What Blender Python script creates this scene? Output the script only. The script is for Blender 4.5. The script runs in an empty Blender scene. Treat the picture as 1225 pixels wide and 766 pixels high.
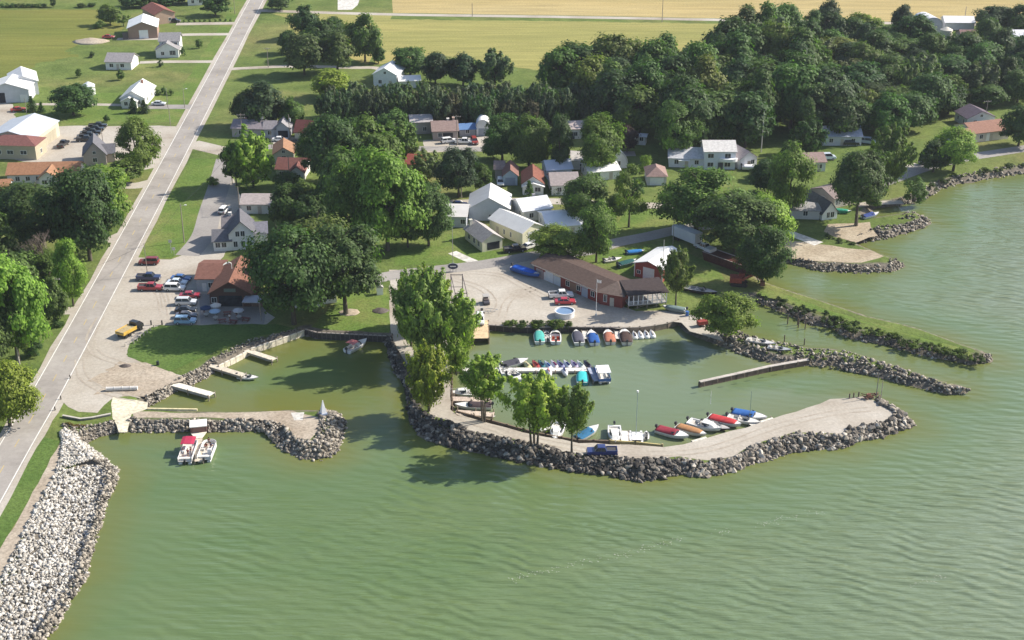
import bpy, bmesh, math, random
import numpy as np
from mathutils import Vector, Matrix
from mathutils.geometry import tessellate_polygon

random.seed(7); rng = np.random.default_rng(7)
scene = bpy.context.scene
C = scene.collection
R = math.radians

# ------------------------------------------------------------------ camera, sky, sun, exposure
CAM_H = 132.0; FPX = 1700.0; PITCH = 24.7
cam = bpy.data.cameras.new('camera'); cam.sensor_width = 36; cam.lens = 36*FPX/1225
cam.clip_end = 12000; cam.clip_start = 1
camo = bpy.data.objects.new('camera', cam); C.objects.link(camo)
camo.location = (0, 0, CAM_H); camo.rotation_euler = (R(90-PITCH), 0, 0)
scene.camera = camo

SUN_EL = 36.0; SUN_AZ = 72.0          # azimuth measured from +Y (away from the camera) towards +X
world = bpy.data.worlds.new('World'); scene.world = world; world.use_nodes = True
nt = world.node_tree
sky = nt.nodes.new('ShaderNodeTexSky'); sky.sky_type = 'NISHITA'; sky.sun_disc = False
sky.sun_elevation = R(SUN_EL); sky.sun_rotation = R(SUN_AZ); sky.altitude = 0; sky.dust_density = 1.2
bg = nt.nodes['Background']; bg.inputs['Strength'].default_value = 0.112
nt.links.new(sky.outputs[0], bg.inputs['Color'])
sun = bpy.data.lights.new('sun', 'SUN'); sun.energy = 5.0; sun.angle = R(0.5); sun.color = (1.0, 0.92, 0.8)
suno = bpy.data.objects.new('sun', sun); C.objects.link(suno)
sd = Vector((math.sin(R(SUN_AZ))*math.cos(R(SUN_EL)), math.cos(R(SUN_AZ))*math.cos(R(SUN_EL)), math.sin(R(SUN_EL))))
suno.rotation_euler = sd.to_track_quat('Z', 'Y').to_euler()
suno.location = sd*800
scene.view_settings.view_transform = 'Standard'; scene.view_settings.look = 'None'
scene.view_settings.gamma = 1; scene.view_settings.exposure = 0.62
HAZE = 0.00007
scene.cycles.volume_bounces = 0; scene.cycles.max_bounces = 6; scene.cycles.transparent_max_bounces = 8

# ------------------------------------------------------------------ surveying: photo pixel <-> place
GZ = 1.3
CT, ST = math.cos(R(PITCH)), math.sin(R(PITCH))
def ray(px, py):
    u = (px-612.5)/FPX; v = -(py-383)/FPX
    return Vector((u, CT+v*ST, -ST+v*CT))
def G(px, py, z=GZ):
    d = ray(px, py); t = (z-CAM_H)/d.z
    return Vector((d.x*t, d.y*t, z))
def hgt(P, py):                      # height above P's ground whose top shows at row py
    d = ray(612.5, py); return CAM_H + P.y*d.z/d.y - P.z
def ppm(P):                          # photo pixels per metre at a place
    return FPX/(P.y*CT + (CAM_H-P.z)*ST)

# ------------------------------------------------------------------ materials
MATS = {}
def new_mat(name):
    m = bpy.data.materials.new(name); m.use_nodes = True
    MATS[name] = m
    return m, m.node_tree, m.node_tree.nodes['Principled BSDF']
def N(nt, t, **kw):
    n = nt.nodes.new(t)
    for k, v in kw.items(): setattr(n, k, v)
    return n
def noise(nt, scale, detail=4, rough=.6, coord='Object', mapping=None):
    tc = N(nt, 'ShaderNodeTexCoord'); n = N(nt, 'ShaderNodeTexNoise')
    n.inputs['Scale'].default_value = scale; n.inputs['Detail'].default_value = detail; n.inputs['Roughness'].default_value = rough
    if mapping:
        mp = N(nt, 'ShaderNodeMapping'); mp.inputs['Scale'].default_value = mapping[0]; mp.inputs['Rotation'].default_value = (0, 0, mapping[1])
        nt.links.new(tc.outputs[coord], mp.inputs[0]); nt.links.new(mp.outputs[0], n.inputs[0])
    else: nt.links.new(tc.outputs[coord], n.inputs[0])
    return n.outputs['Fac']
def ramp(nt, fac, stops):
    r = N(nt, 'ShaderNodeValToRGB'); e = r.color_ramp.elements
    while len(e) < len(stops): e.new(0.5)
    for i, (p, c) in enumerate(stops):
        e[i].position = p; e[i].color = (*c, 1) if len(c) == 3 else c
    nt.links.new(fac, r.inputs[0]); return r.outputs[0]
def mixc(nt, a, b, fac, mode='MIX'):
    m = N(nt, 'ShaderNodeMix', data_type='RGBA', blend_type=mode)
    for i, v in ((0, fac), (6, a), (7, b)):
        if hasattr(v, 'links'): nt.links.new(v, m.inputs[i])
        else: m.inputs[i].default_value = (*v, 1) if isinstance(v, tuple) else v
    return m.outputs[2]
def math_(nt, op, a, b=0.0, clamp=False):
    m = N(nt, 'ShaderNodeMath', operation=op, use_clamp=clamp)
    for i, v in enumerate((a, b)):
        if hasattr(v, 'links'): nt.links.new(v, m.inputs[i])
        else: m.inputs[i].default_value = v
    return m.outputs[0]
def bump(nt, b, h, strength, dist=1.0):
    n = N(nt, 'ShaderNodeBump'); n.inputs['Strength'].default_value = strength; n.inputs['Distance'].default_value = dist
    nt.links.new(h, n.inputs['Height']); nt.links.new(n.outputs[0], b.inputs['Normal']); return n

def surf_mat(name, stops, scale, detail=6, rough=.95, fine=None, bstr=0, spec=.2, fc=.3):
    m, nt, b = new_mat(name)
    c = ramp(nt, noise(nt, scale, detail), stops)
    if fine:
        f = noise(nt, fine, 3)
        c = mixc(nt, c, ramp(nt, f, [(.3, (1-fc,)*3), (.7, (1+fc*.8,)*3)]), 1.0, 'MULTIPLY')
        if bstr: bump(nt, b, f, bstr, .3)
    nt.links.new(c, b.inputs['Base Color']); b.inputs['Roughness'].default_value = rough
    b.inputs['Specular IOR Level'].default_value = spec
    return m
def obj_mat(name, rough=.6, var=.18, nscale=1.2, metal=0, spec=.4, coat=0, stripes=None, rnd=0):
    """paint whose colour is the object's own colour, with some dirt and fading"""
    m, nt, b = new_mat(name)
    oi = N(nt, 'ShaderNodeObjectInfo')
    f = ramp(nt, noise(nt, nscale, 5), [(.25, (1-var,)*3), (.75, (1+var*.6,)*3)])
    c = mixc(nt, oi.outputs['Color'], f, 1.0, 'MULTIPLY')
    if stripes:
        tc = N(nt, 'ShaderNodeTexCoord'); w = N(nt, 'ShaderNodeTexWave', wave_type='BANDS', bands_direction=stripes[0])
        w.inputs['Scale'].default_value = stripes[1]; w.inputs['Distortion'].default_value = .3
        nt.links.new(tc.outputs['Object'], w.inputs[0])
        c = mixc(nt, c, ramp(nt, w.outputs['Fac'], [(.0, (.86,)*3), (.35, (1, 1, 1))]), 1.0, 'MULTIPLY')
        bump(nt, b, w.outputs['Fac'], .25, .05)
    nt.links.new(c, b.inputs['Base Color'])
    b.inputs['Roughness'].default_value = rough; b.inputs['Metallic'].default_value = metal
    b.inputs['Specular IOR Level'].default_value = spec; b.inputs['Coat Weight'].default_value = coat
    return m
obj_mat('siding', .75, .12, .7, stripes=('Z', 3.2))
obj_mat('shingle', .95, .3, 1.6, spec=.15, stripes=('Z', 5))
obj_mat('metal_roof', .5, .12, .35, spec=.4)
obj_mat('paint', .45, .1, 1.5)
obj_mat('car_paint', .3, .06, 1, coat=.6)
obj_mat('gelcoat', .3, .07, 1.5, coat=.25)
obj_mat('canvas', .9, .15, 2.5, spec=.15)
obj_mat('wood', .85, .35, 1.3, spec=.15)
obj_mat('concrete', .9, .2, 1.0, spec=.2)
obj_mat('iron', .6, .4, 2.0, spec=.3)
obj_mat('cloth', .9, .1, 5, spec=.1)
obj_mat('skin', .6, .05, 5, spec=.3)
m, nt, b = new_mat('glass'); b.inputs['Roughness'].default_value = .12
nt.links.new(ramp(nt, noise(nt, .8, 2), [(.3, (.012, .016, .022)), (.7, (.05, .06, .075))]), b.inputs['Base Color'])
obj_mat('rubber', .85, .3, 3)

# foliage: colour of the tree itself, every leaf spray a little different
def leaf_mat(name, transl=.38):
    m, nt, b = new_mat(name)
    oi = N(nt, 'ShaderNodeObjectInfo'); ge = N(nt, 'ShaderNodeNewGeometry')
    f = ramp(nt, ge.outputs['Random Per Island'], [(0, (.6, .65, .6)), (.6, (1, 1, 1)), (1, (1.42, 1.45, 1.05))])
    c = mixc(nt, oi.outputs['Color'], f, 1.0, 'MULTIPLY')
    f2 = ramp(nt, oi.outputs['Random'], [(0, (.8, .85, .9)), (1, (1.2, 1.12, 1.0))])
    c = mixc(nt, c, f2, 1.0, 'MULTIPLY')
    nt.links.new(c, b.inputs['Base Color']); b.inputs['Roughness'].default_value = .6
    b.inputs['Specular IOR Level'].default_value = .25
    t = N(nt, 'ShaderNodeBsdfTranslucent'); nt.links.new(mixc(nt, c, (1.05, 1.4, .55), 1.0, 'MULTIPLY'), t.inputs[0])
    mx = N(nt, 'ShaderNodeMixShader'); mx.inputs[0].default_value = transl
    nt.links.new(b.outputs[0], mx.inputs[1]); nt.links.new(t.outputs[0], mx.inputs[2])
    nt.links.new(mx.outputs[0], nt.nodes['Material Output'].inputs[0])
leaf_mat('leaves')
surf_mat('bark', [(.3, (.06, .05, .04)), (.7, (.16, .14, .11))], 3, spec=.1)
surf_mat('pale_bark', [(.3, (.25, .23, .2)), (.7, (.45, .42, .38))], 3, spec=.1)

# rocks: random tone from rock to rock
def rock_mat(name, stops):
    m, nt, b = new_mat(name)
    oi = N(nt, 'ShaderNodeObjectInfo'); ge = N(nt, 'ShaderNodeNewGeometry')
    f = math_(nt, 'FRACT', math_(nt, 'ADD', ge.outputs['Random Per Island'], oi.outputs['Random']))
    c = ramp(nt, f, stops)
    c = mixc(nt, c, ramp(nt, noise(nt, 2.5, 5), [(.3, (.65,)*3), (.7, (1.15,)*3)]), 1.0, 'MULTIPLY')
    nt.links.new(c, b.inputs['Base Color']); b.inputs['Roughness'].default_value = .9; b.inputs['Specular IOR Level'].default_value = .2
    bump(nt, b, noise(nt, 4, 4), .4, .1)
rock_mat('limestone', [(0, (.16, .145, .12)), (.2, (.36, .335, .295)), (.6, (.53, .505, .46)), (1, (.68, .655, .61))])
rock_mat('tan_rock', [(0, (.08, .073, .065)), (.4, (.24, .215, .18)), (1, (.48, .435, .37))])
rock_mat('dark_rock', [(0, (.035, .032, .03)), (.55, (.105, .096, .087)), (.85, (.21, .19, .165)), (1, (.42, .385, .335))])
rock_mat('mixed_rock', [(0, (.06, .055, .05)), (.5, (.215, .19, .16)), (.85, (.38, .34, .29)), (1, (.55, .51, .45))])

# ground materials
def ground_mat():
    m, nt, b = new_mat('ground')
    a = N(nt, 'ShaderNodeAttribute'); a.attribute_name = 'inland'
    n1 = noise(nt, .018, 5); n2 = noise(nt, .12, 5); n3 = noise(nt, 1.2, 4)
    g = ramp(nt, n1, [(.3, (.092, .14, .036)), (.5, (.125, .168, .047)), (.7, (.20, .19, .075))])
    g = mixc(nt, g, ramp(nt, n2, [(.3, (.7, .75, .7)), (.7, (1.25, 1.2, 1.2))]), 1.0, 'MULTIPLY')
    g = mixc(nt, g, ramp(nt, n3, [(.3, (.8, .8, .8)), (.7, (1.2, 1.2, 1.2))]), 1.0, 'MULTIPLY')
    d = ramp(nt, n3, [(.3, (.10, .09, .075)), (.7, (.24, .21, .17))])
    f = math_(nt, 'ADD', a.outputs['Fac'], math_(nt, 'MULTIPLY', math_(nt, 'SUBTRACT', n2, .5), 2.5))
    f = ramp(nt, math_(nt, 'MULTIPLY', f, .2), [(.42, (0, 0, 0)), (.62, (1, 1, 1))])
    nt.links.new(mixc(nt, d, g, f), b.inputs['Base Color']); b.inputs['Roughness'].default_value = 1; b.inputs['Specular IOR Level'].default_value = .1
    bump(nt, b, n3, .5, .4)
ground_mat()
surf_mat('lawn', [(.3, (.09, .155, .032)), (.5, (.125, .185, .042)), (.72, (.20, .21, .072))], .08, fine=2.0, bstr=.3, spec=.1)
surf_mat('dark_lawn', [(.3, (.075, .135, .03)), (.7, (.115, .175, .045))], .1, fine=2.0, bstr=.3, spec=.1)
surf_mat('gravel', [(.25, (.29, .245, .195)), (.45, (.40, .36, .305)), (.75, (.50, .47, .42))], .07, fine=1.6, bstr=.1, fc=.13)
surf_mat('worn_gravel', [(.3, (.33, .285, .235)), (.7, (.44, .395, .335))], .25, fine=1.6, fc=.15)
surf_mat('dirt', [(.3, (.33, .27, .205)), (.7, (.46, .40, .325))], .15, fine=2.0)
surf_mat('sand', [(.3, (.31, .25, .175)), (.7, (.45, .385, .29))], .15, fine=2.0)
surf_mat('asphalt', [(.3, (.255, .235, .215)), (.5, (.33, .305, .28)), (.7, (.38, .355, .33))], .11, fine=.8, fc=.09)
surf_mat('old_asphalt', [(.3, (.25, .235, .225)), (.7, (.35, .33, .31))], .08, fine=1.5, fc=.1)
surf_mat('slab', [(.3, (.5, .48, .44)), (.7, (.64, .62, .58))], .2, fine=1.0)
surf_mat('ramp_concrete', [(.3, (.55, .5, .38)), (.7, (.72, .68, .54))], .3, fine=1.5)
surf_mat('white_line', [(.3, (.6, .58, .54)), (.7, (.78, .76, .72))], .6)
surf_mat('yellow_line', [(.3, (.45, .34, .12)), (.7, (.6, .46, .17))], .6)
def field_mat(name, c1, c2, c3, rot, sc=.35):
    m, nt, b = new_mat(name)
    c = ramp(nt, noise(nt, .012, 5, mapping=((.5, 2.2, 1), rot)), [(.3, c1), (.5, c2), (.7, c3)])
    c = mixc(nt, c, ramp(nt, noise(nt, sc, 4, mapping=((.12, 1.5, 1), rot)), [(.3, (.8, .82, .8)), (.7, (1.15, 1.15, 1.1))]), 1.0, 'MULTIPLY')
    c = mixc(nt, c, ramp(nt, noise(nt, 1.5, 3), [(.3, (.8, .8, .8)), (.7, (1.2, 1.2, 1.2))]), 1.0, 'MULTIPLY')
    nt.links.new(c, b.inputs['Base Color']); b.inputs['Roughness'].default_value = 1; b.inputs['Specular IOR Level'].default_value = .05
field_mat('bean_field', (.24, .24, .085), (.30, .28, .105), (.36, .30, .12), .02)
field_mat('gold_field', (.34, .285, .13), (.40, .315, .15), (.43, .345, .18), .02)
field_mat('pasture', (.125, .15, .04), (.17, .18, .05), (.22, .205, .065), .5)
# water
def water_mat():
    m, nt, b = new_mat('water')
    sh = N(nt, 'ShaderNodeAttribute'); sh.attribute_name = 'shallow'
    wv = N(nt, 'ShaderNodeAttribute'); wv.attribute_name = 'wave'
    c = ramp(nt, noise(nt, .02, 4, mapping=((1, 2.5, 1), -.25)), [(.3, (.098, .158, .062)), (.7, (.125, .176, .076))])
    sf = math_(nt, 'MULTIPLY', sh.outputs['Fac'], ramp(nt, noise(nt, .09, 3), [(.3, (.5,)*3), (.7, (1,)*3)]), True)
    c = mixc(nt, c, (.15, .145, .028), sf)
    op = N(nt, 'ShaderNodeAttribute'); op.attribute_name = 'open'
    c = mixc(nt, c, (.185, .225, .16), op.outputs['Fac'])  # grey-green open lake, with the paler sky reflection painted into its colour
    nt.links.new(c, b.inputs['Base Color'])
    b.inputs['IOR'].default_value = 1.33; b.inputs['Roughness'].default_value = .12
    tc = N(nt, 'ShaderNodeTexCoord'); mp = N(nt, 'ShaderNodeMapping'); mp.inputs['Rotation'].default_value = (0, 0, .40)
    nt.links.new(tc.outputs['Object'], mp.inputs[0])
    def swell(scale, dist, ds):
        w = N(nt, 'ShaderNodeTexWave', wave_type='BANDS', bands_direction='Y', wave_profile='SIN')
        w.inputs['Scale'].default_value = scale; w.inputs['Distortion'].default_value = dist; w.inputs['Detail'].default_value = 2.0
        w.inputs['Detail Scale'].default_value = ds; nt.links.new(mp.outputs[0], w.inputs[0]); return w.outputs['Fac']
    amp = ramp(nt, noise(nt, .06, 2, .5, mapping=((.5, 1.2, 1), .4)), [(.3, (.25,)*3), (.7, (1,)*3)])
    big = math_(nt, 'MULTIPLY', swell(.125, 7.0, .7), amp)
    lng = noise(nt, .5, 2, .45, mapping=((.16, 1.05, 1), .44))
    mid = noise(nt, .85, 2, .5, mapping=((.22, 1.2, 1), .36))
    small = noise(nt, 1.6, 3, .6, mapping=((.5, 1.2, 1), .5))
    h = math_(nt, 'ADD', math_(nt, 'ADD', math_(nt, 'MULTIPLY', big, .30), math_(nt, 'MULTIPLY', lng, 1.25)), math_(nt, 'ADD', math_(nt, 'MULTIPLY', mid, .42), math_(nt, 'MULTIPLY', small, .13)))
    bm = bump(nt, b, h, 1.0, 1.0)
    nt.links.new(math_(nt, 'MULTIPLY', wv.outputs['Fac'], .62), bm.inputs['Strength'])
water_mat()

# ------------------------------------------------------------------ mesh builder and tagging
class MB:
    def __init__(s, x=0, y=0, z=0, rot=0):
        s.v = []; s.f = []; s.o = (x, y, z); s.c, s.s = math.cos(rot), math.sin(rot)
    def P(s, p):
        x, y, z = p
        s.v.append((s.o[0]+x*s.c-y*s.s, s.o[1]+x*s.s+y*s.c, s.o[2]+z)); return len(s.v)-1
    def poly(s, pts):
        s.f.append([s.P(p) for p in pts]); return s
    def box(s, x0, x1, y0, y1, z0, z1):
        i = [s.P(p) for p in ((x0,y0,z0),(x1,y0,z0),(x1,y1,z0),(x0,y1,z0),(x0,y0,z1),(x1,y0,z1),(x1,y1,z1),(x0,y1,z1))]
        for q in ((3,2,1,0),(4,5,6,7),(0,1,5,4),(1,2,6,5),(2,3,7,6),(3,0,4,7)): s.f.append([i[k] for k in q])
        return s
    def prism(s, pts, z0, z1):                       # ccw outline, z0/z1 numbers
        n = len(pts); a = [s.P((p[0], p[1], z0)) for p in pts]; b = [s.P((p[0], p[1], z1)) for p in pts]
        s.f.append(a[::-1]); s.f.append(b)
        for k in range(n): s.f.append([a[k], a[(k+1) % n], b[(k+1) % n], b[k]])
        return s
    def tube(s, p0, p1, r0, r1=None, n=8, cap=True):
        r1 = r0 if r1 is None else r1
        p0, p1 = Vector(p0), Vector(p1); d = (p1-p0).normalized()
        u = d.orthogonal().normalized(); w = d.cross(u)
        a, b = [], []
        for k in range(n):
            t = 2*math.pi*k/n; e = u*math.cos(t)+w*math.sin(t)
            a.append(s.P(p0+e*r0)); b.append(s.P(p1+e*r1))
        for k in range(n): s.f.append([a[k], a[(k+1) % n], b[(k+1) % n], b[k]])
        if cap: s.f.append(a[::-1]); s.f.append(b)
        return s
    def loft(s, rings, closed=True, caps=True):
        idx = [[s.P(p) for p in r] for r in rings]; n = len(rings[0])
        for a, b in zip(idx, idx[1:]):
            for k in range(n if closed else n-1): s.f.append([a[k], a[(k+1) % n], b[(k+1) % n], b[k]])
        if caps: s.f.append(idx[0][::-1]); s.f.append(idx[-1])
        return s
    def mesh(s, name, m, smooth=False):
        me = bpy.data.meshes.new(name); me.from_pydata(s.v, [], s.f); me.validate()
        me.materials.append(MATS[m])
        if smooth: me.shade_smooth()
        me.update(); return me
    def build(s, name, m, parent=None, color=None, smooth=False):
        o = bpy.data.objects.new(name, s.mesh(name, m, smooth)); C.objects.link(o)
        if parent: o.parent = parent
        if color: o.color = (*color, 1)
        return o
def obj(name, me, parent=None, color=None):
    o = bpy.data.objects.new(name, me); C.objects.link(o)
    if parent: o.parent = parent
    if color: o.color = (*color, 1)
    return o
def tag(o, label, cat, group=None):
    o['label'] = label; o['category'] = cat
    if group: o['group'] = group
    return o
def thing(name, label, cat, loc=(0, 0, 0), rot=0, group=None):
    o = bpy.data.objects.new(name, None); C.objects.link(o); o.empty_display_size = .5
    o.location = loc; o.rotation_euler = (0, 0, rot)
    return tag(o, label, cat, group)
KIDS = {}
def copy_tree(o, parent=None):
    c = o.copy(); C.objects.link(c)
    if parent: c.parent = parent
    for ch in o.children: copy_tree(ch, c)
    return c
def recolor(o, cols):
    for ch in o.children:
        k = ch.name.split('.')[0]
        if k in cols: ch.color = (*cols[k], 1)
        recolor(ch, cols)
def structure(o): o['kind'] = 'structure'; return o

# ------------------------------------------------------------------ shoreline (surveyed from the photograph at water level)
SHORE = [(-150,1000),(-30,860),(35,790),(52,766),(64,755),(83,722),(104,689),(107.6,667),(120,628.5),(130,594),(139,578),(140.6,562.5),(128,551),(114.6,540),(104,531),(117,524),(138,519),(154.5,518),(161,516),(200,517),(246,516),(280,517),(317,516),(327,521),(332.5,534.5),(343,542),(361,549),(385,550.7),(404,542),(409.6,527),(415,506),(405.6,495),(387,491),(348,491),(290,493),(236,493),(179,489),(179,484),(209,469),(230,462),(238,456.6),(250.7,450),(262,442),(298.7,424),(365.5,401),(380,405),(461,409),(470,441),(484,464),(486.5,476),(488,493),(492.5,510),(503,524),(522,531),(553,539),(574,543),(605,549.5),(630,554),(657.5,560),(689,564),(730,569),(762.6,576),(794,572),(811,568),(844,571),(877.5,563.6),(898,556),(930,547),(944,542.5),(982,537),(1010,537),(1029,526),(1053.6,524.6),(1075.5,516),(1094.7,511),(1089,500),(1070,489),(1053.6,478),(1031.6,475),(993,481),(966,491),(922,505),(892,515),(842,528),(817,535),(794,539),(752,535),(730,533),(691,533),(653,526),(626,520),(588.6,510),(547,499),(541,492),(541,441),(545,428),(566,409),(583,407),(584,395),(621,398),(680,397),(740,398),(782,396),(811,389),(820,399),(866,416),(910,432),(924,436),(964,438),(1001,438),(1007.5,443),(1047.7,451.5),(1084.5,461.5),(1134.7,473),(1160,471),(1158,464),(1121,455),(1068,437),(1014,420),(960,416),(927,410),(890,400),(880,390),(876,375),(885,362),(903.7,361),(940.6,376),(967,388),(997,393),(1007.5,403),(1067.7,415),(1101,425),(1161,436.5),(1190,434),(1185,424),(1155,414),(1108,397),(1084,390),(1041,380),(987,362),(940,347),(915,338),(912,327),(925,318),(941,314),(947,317),(977,323.5),(1030,326.5),(1069,325),(1083,319),(1076.7,313),(1061,307.5),(1024,292),(1048,285),(1066,284.5),(1090,278),(1116,268),(1103,258),(1087,255.5),(1040,262),(1046,250),(1077,246),(1108,238.5),(1124,227),(1144.5,220.5),(1163,219),(1181,214),(1225,207.5),(1290,198),(1500,170),(2300,90),(3200,-330),(-3200,-330),(-3200,1000)]
WALLPTS = {(298.7,424),(262,442),(365.5,401),(380,405),(461,409),(541,492),(541,441),(566,409),(583,407),(584,395),(621,398),(680,397),(740,398),(782,396),(811,389)}
SW = [G(x, y, 0) for x, y in SHORE]
SP = np.array([(p.x, p.y) for p in SW])
SEGW = np.array([.5 if (SHORE[i] in WALLPTS and SHORE[(i+1) % len(SHORE)] in WALLPTS) else 11.0 if i < 12 else 2.6 for i in range(len(SHORE))])
def shore_dist(X, Y):
    """signed distance inland and slope width of the nearest stretch"""
    P = np.stack([X, Y], 1); best = np.full(len(P), 1e9); bw = np.full(len(P), 2.5); inside = np.zeros(len(P), bool)
    n = len(SP)
    for i in range(n):
        a, b = SP[i], SP[(i+1) % n]; ab = b-a
        t = np.clip(((P-a)@ab)/(ab@ab), 0, 1)
        d = np.hypot(*(P-(a+t[:, None]*ab)).T)
        k = d < best; best[k] = d[k]; bw[k] = SEGW[i]
        c = ((a[1] > P[:, 1]) != (b[1] > P[:, 1]))
        if c.any():
            xi = a[0]+(P[:, 1]-a[1])*ab[0]/(ab[1] if abs(ab[1]) > 1e-9 else 1e-9)
            inside ^= c & (P[:, 0] < xi)
    return np.where(inside, best, -best), bw
def axis(lo, hi, step, far_lo, far_hi):
    a = list(np.arange(lo, hi+.01, step)); s = step; x = lo; pre = []
    while x > far_lo: s *= 1.25; x -= s; pre.append(x)
    s = step; x = hi; post = []
    while x < far_hi: s *= 1.25; x += s; post.append(x)
    return np.array(pre[::-1]+a+post)
def grid(xs, ys):
    X, Y = np.meshgrid(xs, ys); X = X.ravel(); Y = Y.ravel()
    nx, ny = len(xs), len(ys)
    i = (np.arange(ny-1)[:, None]*nx+np.arange(nx-1)[None, :]).ravel()
    return X, Y, np.stack([i, i+1, i+nx+1, i+nx], 1)
def np_mesh(name, V, F, m, smooth=True):
    me = bpy.data.meshes.new(name); V = np.asarray(V, np.float32); F = np.asarray(F, np.int32); k = F.shape[1]
    me.vertices.add(len(V)); me.vertices.foreach_set('co', V.ravel())
    me.loops.add(F.size); me.loops.foreach_set('vertex_index', F.ravel())
    me.polygons.add(len(F)); me.polygons.foreach_set('loop_start', np.arange(0, F.size, k, dtype=np.int32))
    me.materials.append(MATS[m]); me.update(calc_edges=True)
    if smooth: me.shade_smooth()
    return me
def attr(me, name, vals):
    a = me.attributes.new(name, 'FLOAT', 'POINT'); a.data.foreach_set('value', np.asarray(vals, np.float32))

# terrain
X, Y, F = grid(axis(-140, 190, 1.0, -5000, 5000), axis(150, 420, 1.0, -600, 8000))
d, w = shore_dist(X, Y)
t = np.clip(d/w, 0, 1); Z = np.where(d > 0, np.where(w > 6, (GZ+.12)*t**1.15-.12, GZ*(t*t*(3-2*t))), np.maximum(d*.45, -2.0))
Z = Z+np.where(d > w*.7, 0, rng.normal(0, .05, len(X)))*(d > 0)
me = np_mesh('ground', np.stack([X, Y, Z], 1), F, 'ground'); attr(me, 'inland', np.clip(np.where(w > 6, d-8.5, d), -5, 20))
structure(obj('ground', me))
# water
X, Y, F = grid(axis(-140, 260, 2.5, -5000, 6000), axis(120, 460, 2.5, -900, 8000))
d, w = shore_dist(X, Y); d = -d
BAS = [G(*p, 0) for p in ((541,441),(566,409),(620,395),(780,395),(811,389),(925,437),(840,460),(1030,475),(966,490),(842,528),(794,539),(691,533),(588,510),(541,492))]
bx = np.array([(p.x, p.y) for p in BAS])
def in_poly(X, Y, B):
    ins = np.zeros(len(X), bool)
    for i in range(len(B)):
        a, b = B[i], B[(i+1) % len(B)]
        c = ((a[1] > Y) != (b[1] > Y)); dy = (b[1]-a[1]) or 1e-9
        ins ^= c & (X < a[0]+(Y-a[1])*(b[0]-a[0])/dy)
    return ins
calm = in_poly(X, Y, bx)
LH = np.array([(p.x, p.y) for p in (G(*q, 0) for q in ((170,492),(390,491),(430,520),(486,500),(462,405),(365,400),(262,442),(179,480)))])
calm2 = in_poly(X, Y, LH)
wave = np.clip(d/22, .22, 1); wave = np.where(calm, .1, np.where(calm2, .12, wave))
wave = wave*np.clip(.55+(X+60)/160, .45, 1.1)
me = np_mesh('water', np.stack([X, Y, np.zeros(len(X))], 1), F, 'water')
attr(me, 'wave', wave); attr(me, 'open', np.clip((X+10)/120, 0, 1)*np.clip(d/30, 0, 1)*.9+np.where(calm, .35, 0)); attr(me, 'shallow', np.clip(1-d/np.where(calm | calm2, 14, 8), 0, 1)*.8+np.where(calm2, .12, 0))  # open: weight of the painted sky reflection, rising to the right and offshore
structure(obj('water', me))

# ------------------------------------------------------------------ light haze in the summer air
m = bpy.data.materials.new('haze'); m.use_nodes = True; MATS['haze'] = m
for n_ in list(m.node_tree.nodes):
    if n_.type == 'BSDF_PRINCIPLED': m.node_tree.nodes.remove(n_)
pv = m.node_tree.nodes.new('ShaderNodeVolumePrincipled'); pv.inputs['Density'].default_value = HAZE; pv.inputs['Color'].default_value = (.80, .88, 1, 1); pv.inputs['Anisotropy'].default_value = .2
m.node_tree.links.new(pv.outputs[0], m.node_tree.nodes['Material Output'].inputs['Volume'])
hz = MB().box(-9000, 9000, -1200, 9500, -4, 150).build('haze', 'haze'); hz['kind'] = 'stuff'

# ------------------------------------------------------------------ flat sheets: fields, roads, lots
def sheet(name, px, m, dz, jit=0.0, step=2.5):
    pts = [G(*p) for p in px]; out = []
    for i, a in enumerate(pts):
        b = pts[(i+1) % len(pts)]; L = (b-a).length; n = max(1, min(40, int(L/step))) if jit else 1
        for k in range(n):
            p = a.lerp(b, k/n)
            if jit: p = p+Vector((random.uniform(-jit, jit), random.uniform(-jit, jit), 0))
            out.append(Vector((p.x, p.y, GZ+dz)))
    tri = tessellate_polygon([out])
    me = bpy.data.meshes.new(name)
    fs = []
    for t in tri:
        a, b, c = (out[i] for i in t)
        fs.append(t if (b-a).cross(c-a).z > 0 else t[::-1])
    me.from_pydata(out, [], fs); me.materials.append(MATS[m]); me.update()
    return structure(obj(name, me))
def smooth_line(pts, n=6):
    P = [Vector((p.x, p.y, 0)) for p in pts]; out = []
    for i in range(len(P)-1):
        p0 = P[max(i-1, 0)]; p1 = P[i]; p2 = P[i+1]; p3 = P[min(i+2, len(P)-1)]
        for k in range(n):
            t = k/n
            out.append(.5*((2*p1)+(p2-p0)*t+(2*p0-5*p1+4*p2-p3)*t*t+(3*p1-p0-3*p2+p3)*t**3))
    out.append(P[-1]); return out
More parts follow.
